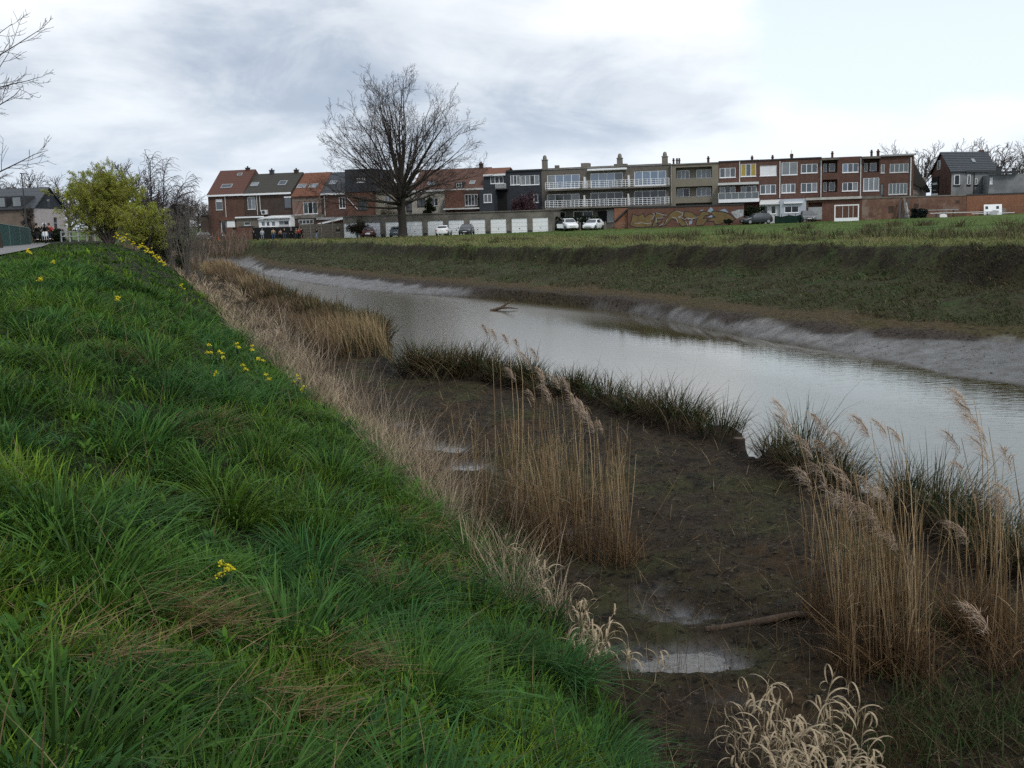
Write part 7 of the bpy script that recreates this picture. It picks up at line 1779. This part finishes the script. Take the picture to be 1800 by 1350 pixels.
# ------------------------------------------------------------------ left bank: house, fence, lamp, hedge, rail
def left_house():
    B, A, C = at_d(62, 400, 121), at_d(-90, 400, 124), at_d(116, 400, 131)
    base = CREST - .3; o = empty('white_house', (B[0], B[1], base), 0, 'house with slate roof, dormers and white gable wall at left', 'house')
    b = np.zeros(2); a = A[:2] - B[:2]; c = C[:2] - B[:2]; q = lambda p, z: (p[0], p[1], z)
    ze = at_d(62, 366, 121)[2] - base; zr = at_d(76, 331, 126)[2] - base; m_ = c / 2
    pale = pmat('pale_pink_render', (0.44, 0.39, 0.38), .9, .15, .12, 1); brn_ = pmat('brown_render', (0.17, 0.135, 0.11), .9, .15, .2, 1)
    MB().add([q(a, 0), q(b, 0), q(b, ze), q(a, ze)], [(0, 1, 2, 3)]).build('front_wall', brn_, o)
    MB().add([q(b, 0), q(c, 0), q(c, ze), q(b, ze)], [(0, 1, 2, 3)]).build('gable_wall', pale, o)
    un = c / np.linalg.norm(c); n = np.array([un[1], -un[0]])
    MB().add([q(b + n * .03, ze), q(c + n * .03, ze), q(m_ + n * .03, zr)], [(0, 1, 2)]).build('slate_gable', slateface, o)
    MB().add([q(c, 0), q(a + c, 0), q(a + c, ze), q(c, ze)], [(0, 1, 2, 3)]).build('rear_wall', pale, o)
    mb = MB(); f0, f1 = b - un * .3 + n * .2, a - un * .3; r0, r1 = m_ + n * .2, m_ + a; g0, g1 = c + un * .3 + n * .2, a + c + un * .3
    for e0, e1 in ((f0, f1), (g0, g1)): mb.add([q(e0, ze - .1), q(e1, ze - .1), q(r1, zr), q(r0, zr), q(e0, ze + .04), q(e1, ze + .04), q(r1, zr + .14), q(r0, zr + .14)], [(0, 3, 2, 1), (4, 5, 6, 7), (0, 1, 5, 4), (1, 2, 6, 5), (2, 3, 7, 6), (3, 0, 4, 7)])
    mb.build('roof', r_slate, o)
    ua = a / np.linalg.norm(a); La = np.linalg.norm(a); na = np.array([-ua[1], ua[0]]); na = na if na[1] < 0 else -na
    for s in (.12, .30, .60, .80):
        p0, p1 = ua * (s * La), ua * (s * La + 1.3); d0 = -na * 2.2
        w_ = MB().add([q(p0 + na * .05, ze + .1), q(p1 + na * .05, ze + .1), q(p1 + na * .05, ze + 1.4), q(p0 + na * .05, ze + 1.4), q(p0 + d0, ze + .1), q(p1 + d0, ze + .1), q(p1 + d0, ze + 1.4), q(p0 + d0, ze + 1.4)],
                 [(0, 1, 2, 3), (4, 7, 6, 5), (0, 4, 5, 1), (1, 5, 6, 2), (2, 6, 7, 3), (3, 7, 4, 0)]).build('dormer', dkframe, o, fixn=True)
        MB().add([q(p0 + na * .07 + ua * .15, ze + .3), q(p1 + na * .07 - ua * .15, ze + .3), q(p1 + na * .07 - ua * .15, ze + 1.25), q(p0 + na * .07 + ua * .15, ze + 1.25)], [(0, 1, 2, 3)]).build('pane', GL['c'], w_)
    for s, z0, z1 in ((.60, ze * .42, ze * .75), (.42, zr - 2.2, zr - 1.2)):
        p0, p1 = c * s + n * .05, c * (s + .09) + n * .05; MB().add([q(p0, z0), q(p1, z0), q(p1, z1), q(p0, z1)], [(0, 1, 2, 3)]).build('window', GL['m'], o)
    return o
left_house()
def screen_fence():
    pts = [(-60, 78), (-30, 79), (0, 81), (18, 83), (36, 86), (52, 90), (56, 96)]; W_ = []
    for px, Y in pts: p = at_d(px, 420, Y); W_.append((p[0], Y))
    o = empty('screen_fence', (W_[0][0], W_[0][1], CREST), 0, 'curved green mesh fence beside the path at left edge', 'fence')
    g = pmat('green_mesh_screen', (0.035, 0.075, 0.070), .7, .2, .3, 3); pole = pmat('green_fence_post', (0.10, 0.16, 0.15), .5, .3)
    L0 = W_[0]
    for i in range(len(W_) - 1):
        (x0, y0), (x1, y1) = W_[i], W_[i + 1]; a, b = (x0 - L0[0], y0 - L0[1]), (x1 - L0[0], y1 - L0[1])
        h0, h1 = 2.0 - .12 * i, 2.0 - .12 * (i + 1)
        MB().add([(a[0], a[1], .1), (b[0], b[1], .1), (b[0], b[1], h1), (a[0], a[1], h0), (a[0], a[1] + .03, .1), (b[0], b[1] + .03, .1), (b[0], b[1] + .03, h1), (a[0], a[1] + .03, h0)], [(0, 1, 2, 3), (4, 7, 6, 5), (0, 3, 7, 4), (1, 5, 6, 2), (3, 2, 6, 7)]).build('mesh_panel', g, o)
        MB().tube([(a[0], a[1] - .05, h0 + .03), (b[0], b[1] - .05, h1 + .03)], .03, 6).build('top_rail', pole, o)
        MB().tube([(a[0], a[1] - .05, 0), (a[0], a[1] - .05, h0 + .1)], .035, 6).build('post', pole, o)
screen_fence()
p = at_d(2, 430, 74); MB_o = empty('dark_post', (p[0] - .1, 74, CREST), 0, 'thick dark post at the left edge before the mesh fence', 'post')
MB().tube([(0, 0, 0), (-.06, 0, 1.2), (-.16, 0, 2.3)], [.22, .19, .17], 10).build('pole', bark, MB_o); MB().tube([(-.16, 0, 2.3), (-.17, 0, 2.45)], .16, 10).build('white_cap', white, MB_o)
p = at_d(50, 430, 100); o = empty('street_lamp', (p[0], 100, CREST), 0, 'slim dark street lamp above the white house', 'street lamp')
H_ = at_d(42, 306, 100)[2] - CREST
MB().tube([(0, 0, 0), (0, 0, 1), (0, 0, H_)], [.09, .075, .05], 10).build('pole', dkframe, o); MB().prism([(-.1, H_ + .02), (.62, H_ - .06), (.62, H_ + .01), (-.1, H_ + .12)], 'y', -.12, .12).build('lamp_head', dkframe, o, fixn=True)
bush_at('clipped_hedge', 'dark hedge behind the motorcycle in front of the white house', 'hedge', 58, 403, 112, 428, 112, GRN, 9000, .09, 61, 40, True, .8)
bush_at('garden_shrub', 'brown bare garden shrub beside the slate roofed house', 'shrub', 36, 345, 64, 428, 113, [(0.06, 0.05, 0.042), (0.05, 0.042, 0.035)], 2600, .06, 62, 26)
a, b = at_d(108, 418, 108), at_d(182, 414, 108); o = empty('rail_fence', (a[0], 108, CREST), 0, 'low pale rail fence in front of the willow', 'fence')
for k in range(6): x = (b[0] - a[0]) * k / 5; MB().box(x - .05, x + .05, -.05, .05, 0, 1.05).build('post', zinc, o)
for z in (.55, .98): MB().box(0, b[0] - a[0], -.09, -.052, z - .04, z + .04).build('rail', zinc, o)
p = at_d(339, 405, rowY(339, -7)); o = empty('traffic_sign', (p[0], p[1], gz(p[0], p[1])), 0, 'small white traffic sign on a pole left of the black car', 'sign')
H_ = at_d(339, 391, p[1])[2] - gz(p[0], p[1]); MB().tube([(0, 0, 0), (0, 0, H_ + .35)], .04, 8).build('pole', zinc, o); MB().box(-.32, .32, -.06, -.03, H_ - .35, H_ + .3).build('sign_plate', white, o)
p = at_d(383.5, 412, rowY(383, -8)); o = empty('traffic_cone', (p[0], p[1], gz(p[0], p[1])), 0, 'orange traffic cone before the corner house door', 'cone')
MB().lathe((0, 0, .04), [(.16, 0), (.03, .70)], 12).build('cone_body', pmat('cone_orange', (0.55, 0.12, 0.04), .6, .3), o); MB().box(-.2, .2, -.2, .2, 0, .04).build('foot', darkstuff, o)

# ------------------------------------------------------------------ things lying along the right-hand walls
def rowobj(name, label, cat, px, v): 
    u, _ = ROW.hit(px, 385, v); p = ROW.pt(u, v); return empty(name, (p[0], p[1], gz(p[0], p[1])), ROW.a, label, cat), u
S_ = 148.0 / FPX
o, u = rowobj('window_frame', 'large white empty frame standing against the brick annex', 'frame', 1488, -8.6); w_ = 19.5 * S_; h_ = 27 * S_
for nm, bx_ in (('side_post', (-w_, -w_ + .14, 0, h_)), ('side_post', (w_ - .14, w_, 0, h_)), ('top_rail', (-w_ + .145, w_ - .145, h_ - .14, h_)), ('bottom_rail', (-w_ + .145, w_ - .145, 0, .42))): MB().box(bx_[0], bx_[1], -.05, .05, bx_[2], bx_[3]).build(nm, white, o)
for x in (-.5, .25, .8): MB().box(x - .03, x + .03, -.02, .02, .425, h_ - .145).build('mullion', offwhite, o)
for k, (px, ln, tl, mt) in enumerate(((1581, 2.5, .05, dkframe), (1585, 2.4, .16, b_dark), (1590, 2.6, .22, dkframe), (1594, 2.7, -.12, MATS['grey_timber']), (1598, 2.1, -.2, zinc))):
    o, u = rowobj('leaning_plank', ['dark plank at the left end of the leaning planks', 'brown plank second from the left among the leaning planks', 'dark long plank in the middle of the leaning planks', 'tall grey plank second from the right among the leaning planks', 'pale plank at the right end of the leaning planks'][k], 'plank', px, -8.1)
    m_ = MB().box(-.13, .13, -.03, .03, 0, ln).build('board', mt, o); m_.rotation_euler = (-.28, tl, 0)
bush_at('tarpaulin_heap', 'dark green tarpaulin heap beside the leaning planks', 'heap', 1600, 366, 1630, 384, rowY(1615, -8.4), [(0.015, 0.024, 0.022), (0.02, 0.03, 0.026)], 3000, .14, 63, 20, True, .5)
for px, ln, z, lab, mt in ((1640, 6.0, .9, 'long grey board on trestles along the worn wall', zinc), (1690, 7.5, .45, 'long pale board lying along the worn wall', offwhite), (1745, 5.0, .18, 'pale board lying before the orange wall', offwhite)):
    o, u = rowobj('long_board', lab, 'board', px, -8.2); MB().box(-ln / 2, ln / 2, -.12, .12, z, z + .09).build('board', mt, o)
    for x in (-ln * .4, ln * .4): MB().box(x - .08, x + .08, -.1, .1, 0, z - .003).build('support', b_dark, o)
o, u = rowobj('white_slab', 'crumpled white slab lying on the grass before the worn wall', 'slab', 1658, -9.6); MB().prism([(-.45, 0), (.45, 0), (.38, .3), (.1, .42), (-.42, .36)], 'y', -.25, .25).build('sheet', white, o, bevel=.04, fixn=True)
o, u = rowobj('white_board', 'white board with two small dark windows leaning on the orange wall', 'panel', 1745, -7.8); m_ = MB().box(-1.05, 1.05, -.04, .04, 0, 1.35).build('panel', white, o); m_.rotation_euler = (-.25, 0, 0)
for x in (-.72, .55): MB().box(x - .16, x + .16, -.055, -.042, .75, 1.12).build('window', GL['d'], m_)
MB().prism([(-.6, .05), (.5, .05), (.75, .5), (.1, .62), (-.35, .42)], 'y', -.05, -.043).build('peeling_patch', zinc, m_)
o, u = rowobj('small_slab', 'small grey slab beside the white panel', 'slab', 1763, -7.7); m_ = MB().box(-.35, .35, -.05, .05, 0, .8).build('board', concrete, o); m_.rotation_euler = (-.2, 0, 0)
o, u = rowobj('wire_rack', 'rusty wire rack standing at the right end of the orange wall', 'rack', 1792, -8.0); mb = MB()
for k in range(9): mb.tube([(-1.3 + k * .33, 0, 0), (-1.3 + k * .33, 0, .95)], .018, 5)
for z in (.06, .5, .95): mb.tube([(-1.3, 0, z), (1.35, 0, z)], .022, 5)
mb.build('grid', pmat('rusty_wire', (0.10, 0.06, 0.04), .8, .3), o)
o, u = rowobj('netting_fence', 'sagging dark green netting fence between the dark and grey cars', 'fence', 1386, -7.4)
xs_ = np.linspace(-1.75, 1.75, 9); top = [1.0, .95, .85, .95, 1.05, 1.0, .9, 1.0, 1.1]
mb = MB()
for i in range(8): mb.add([(xs_[i], .03 * (i % 2), 0), (xs_[i + 1], .03 * ((i + 1) % 2), 0), (xs_[i + 1], .03 * ((i + 1) % 2), top[i + 1]), (xs_[i], .03 * (i % 2), top[i])], [(0, 1, 2, 3)])
mb.build('netting', pmat('green_netting', (0.012, 0.028, 0.022), .9, .1, .3, 4), o)
for x in xs_[::2]: MB().box(x - .04, x + .04, .04, .12, 0, 1.2).build('post', b_dark, o)
o, u = rowobj('picnic_table', 'grey wooden picnic table before the orange wall', 'table', 1087, -7.6); tim = MATS['grey_timber']
for k in range(4): MB().box(-1.0, 1.0, -.36 + k * .19, -.20 + k * .19, .72, .76).build('table_board', tim, o)
for s in (-1, 1): MB().box(-1.0, 1.0, s * .72 - .13, s * .72 + .13, .42, .46).build('bench_seat', tim, o)
for x in (-.7, .7):
    for s in (-1, 1): MB().tube([(x, s * .70, 0), (x, s * .22, .715)], .05, 4).build('leg', tim, o)
    MB().box(x - .05, x + .05, -.8, .8, .34, .415).build('cross_beam', tim, o)
for k, (px, lab) in enumerate(((1019.5, 'short wooden post between the two white cars'), (1064, 'wooden post left of the picnic table'))):
    o, u = rowobj('wooden_post', lab, 'post', px, -8.0); MB().box(-.09, .09, -.09, .09, 0, 1.05).build('shaft', tim, o); MB().box(-.10, .10, -.10, .10, 1.053, 1.09).build('cap', tim, o)
o, u = rowobj('small_sign', 'tiny white sign on two thin legs on the bank near the bramble bush', 'sign', 645, -15); MB().box(-.35, .35, -.02, .02, .55, .72).build('sign_plate', white, o)
for x in (-.25, .25): MB().tube([(x, 0.03, 0), (x, 0.03, .6)], .03, 6).build('leg', dkframe, o)

# ------------------------------------------------------------------ driftwood, stumps
def march(px, py):
    d = ray(px, py); ts = np.geomspace(1.5, 170, 700); hit = EYE + d[2] * ts < ground_z(d[0] * ts, d[1] * ts)
    t = float(ts[np.argmax(hit)]) if hit.any() else 170.0
    return np.array([d[0] * t, d[1] * t, gz(d[0] * t, d[1] * t)])
def edge_x(x, y):
    xs = np.arange(x - 1.2, x + 2.6, .05); land = ground_z(xs, np.full(len(xs), y)) > .3
    return float(xs[np.nonzero(land)[0][-1]]) if land.any() else x
wood = pmat('wet_driftwood', (0.075, 0.052, 0.036), .8, .25, .35, 9, .5, 30); stumpm = pmat('black_wet_stump', (0.026, 0.019, 0.014), .8, .25, .35, 9, .5, 30); palew = pmat('pale_dead_wood', (0.16, 0.115, 0.07), .85, .2, .3, 9)
def stick(name, label, pix, rads, mat, lift=0.03):
    P = [march(x, y) for x, y in pix]; o = empty(name, tuple(P[0]), 0, label, 'branch')
    pts = [p - P[0] + np.array([0, 0, lift]) for p in P]; f = []
    for a, b in zip(pts[:-1], pts[1:]): f += [a, a * .5 + b * .5 + rng.normal(0, .012, 3)]
    f.append(pts[-1]); rr = np.interp(np.linspace(0, 1, len(f)), np.linspace(0, 1, len(rads)), rads)
    MB().tube(f, list(rr), 8).build('stem', mat, o, smooth=True)
    return o, pts
o, pts = stick('fallen_branch', 'long wet branch lying across the dark mud', [(1240, 1113), (1330, 1100), (1400, 1092), (1480, 1087), (1600, 1082)], [.035, .045, .04, .035, .02], wood)
MB().tube([pts[2], pts[2] + np.array([.03, .1, .14]), pts[2] + np.array([.1, .12, .2])], [.014, .010, .006], 6).build('side_twig', wood, o)
stick('fallen_branch', 'pale bent branch caught in the foot of the middle reeds', [(893, 845), (905, 870), (930, 882), (965, 888), (1000, 892)], [.03, .028, .022, .02, .012], palew, .14)
p = at_z(878, 545, .02); o = empty('driftwood', tuple(p), 0, 'driftwood stick poking out of the far side of the river', 'branch')
MB().tube([(-.5, 0, -.05), (.1, 0, .12), (.75, .1, .55)], [.10, .08, .03], 7).build('stem', wood, o); MB().tube([(.1, 0, .1), (.5, -.1, .12), (1.0, -.1, .05)], [.06, .05, .02], 6).build('side_branch', wood, o)
for px, py, lab in ((1396, 822, 'cut tree stump between the sedges at the water edge'), (1306, 800, 'low rounded stump left of the curved stick')):
    p = at_z(px, py, .5); x = edge_x(p[0], p[1]) - .12; o = empty('tree_stump', (x, p[1], gz(x, p[1]) - .05), 0, lab, 'stump')
    MB().lathe((0, 0, 0), [(.17, -.1), (.12, .08), (.105, .24), (.10, .26)], 12).build('bole', stumpm, o); MB().lathe((0, 0, .263), [(.095, 0), (.09, .006)], 12).build('cut_face', wood, o)
p = at_z(1322, 812, .5); x = edge_x(p[0], p[1]) - .05; o = empty('curved_stick', (x, p[1], gz(x, p[1])), 0, 'dark forked stick standing up from the mud against the water', 'branch')
MB().tube([(0, 0, 0), (-.06, 0, .2), (-.02, 0, .45), (.12, 0, .62)], [.022, .02, .016, .008], 6).build('stem', wood, o); MB().tube([(-.03, 0, .1), (.08, 0, .28), (.10, 0, .42)], [.018, .014, .008], 6).build('fork', wood, o)

# ------------------------------------------------------------------ yellow rape flowers
ystem = pmat('rape_stem', (0.05, 0.10, 0.03), .6, .3); yel = pmat('rape_blossom', (0.78, 0.66, 0.03), .6, .2, trans=.25); rleaf = pmat('rape_leaf', (0.04, 0.095, 0.04), .55, .3, .2, 8, trans=.25)
def rape(px, pyt, pyb, label, seed, heads=3, big=1.0):
    g = np.random.default_rng(seed); b = march(px, pyb); t = at_d(px, pyt, b[1]); H = max(.25, t[2] - b[2])
    o = empty('rape_plant', tuple(b), g.uniform(0, 6.28), label, 'flower', 'yellow rape flowers on the left bank')
    dist = b[1]; polys = [path(np.zeros(3), (0, 0, 1), H, .006 + dist * .0001, .004, 5, .03, (0, 0, .1), g)]; ends = [polys[0][0][-1]]
    for k in range(heads - 1):
        f = g.uniform(.45, .75); i = int(f * 5); q = polys[0][0][i]; a = g.uniform(0, 6.28); pl = path(q, (math.cos(a) * .6, math.sin(a) * .6, 1), H * (1 - f) * g.uniform(.7, 1.0), .004 + dist * .00008, .003, 4, .05, (0, 0, .5), g); polys.append(pl); ends.append(pl[0][-1])
    v, f = tubes(polys, 4); link('stem', np_mesh('stem', v, f, smooth=True), ystem, o)
    for e in ends:
        n = 26; s = (.040 + dist * .0004) * big; d = g.normal(0, 1, (n, 3)); d /= np.linalg.norm(d, axis=1, keepdims=True); d[:, 2] = np.abs(d[:, 2]) * 1.1 - .35
        P = e + d * s * (.4 + .6 * g.random((n, 1))); a = g.normal(0, 1, (n, 3)); a /= np.linalg.norm(a, axis=1, keepdims=True); c = np.cross(a, g.normal(0, 1, (n, 3))); c /= np.linalg.norm(c, axis=1, keepdims=True)
        w_ = (.008 + dist * .00013) * big; V_ = np.stack([P - a * w_, P + c * w_, P + a * w_, P - c * w_], 1).reshape(-1, 3)
        link('blossom', np_mesh('blossom', V_, np.arange(n * 4).reshape(-1, 4)), yel, o)
    n = 10; tt = g.uniform(.05, .7, n); P = np.array([polys[0][0][0] * (1 - s) + polys[0][0][-1] * s for s in tt]); cc = np.tile(np.array([[.04, .095, .04]]), (n, 1))
    v, q, tr, c = blades(P, H * g.uniform(.12, .25, n), np.full(n, .03 + dist * .0003), np.full(n, .7), g.uniform(0, 6.28, n), g.uniform(.2, .7, n), cc, cc, 3, g, yaw=np.zeros(n)); link('leaves', np_mesh('leaves', v, [q, tr], c), rleaf, o)
rape(400, 992, 1085, 'single yellow rape flower standing in the grass nearest to us', 801, 4, .8)
rape(52, 438, 462, 'yellow rape flower at the crest before the mesh fence', 802, 5, 1.3)
rape(95, 459, 476, 'yellow rape flower on the crest below the path', 803, 3)
RO = [o_ + ' from the left' for o_ in ORD]
for i, (px, yt_, yb) in enumerate(((207, 410, 440), (216, 418, 440), (226, 412, 445), (236, 425, 448), (246, 430, 452), (252, 428, 455), (258, 434, 456), (262, 440, 460), (268, 436, 462), (272, 446, 464), (277, 448, 468), (281, 452, 470), (285, 458, 474), (290, 462, 478))):
    rape(px, yt_, yb, RO[i] + ' yellow rape flower in the patch on the crest below the willows', 810 + i, 5, 1.15)
for i, (px, yt_, yb, lab) in enumerate(((352, 470, 500, 'yellow rape flower among the reeds beside the bare shrubs'), (322, 500, 530, 'yellow rape flower at the grass edge below the bare shrubs'), (207, 523, 545, 'single low yellow rape flower in the middle of the grass'), (72, 491, 510, 'single yellow rape flower low on the crest at left'))): rape(px, yt_, yb, lab, 830 + i, 4)
for i, (px, yt_, yb) in enumerate(((374, 606, 650), (381, 658, 690), (388, 618, 662), (420, 604, 650), (430, 642, 682), (446, 608, 655), (456, 630, 672), (472, 658, 700), (525, 660, 700), (536, 680, 712))):
    rape(px, yt_, yb, ORD[i] + ' yellow rape flower from the left in the loose patch beside the dry grass', 850 + i, 3, .9)
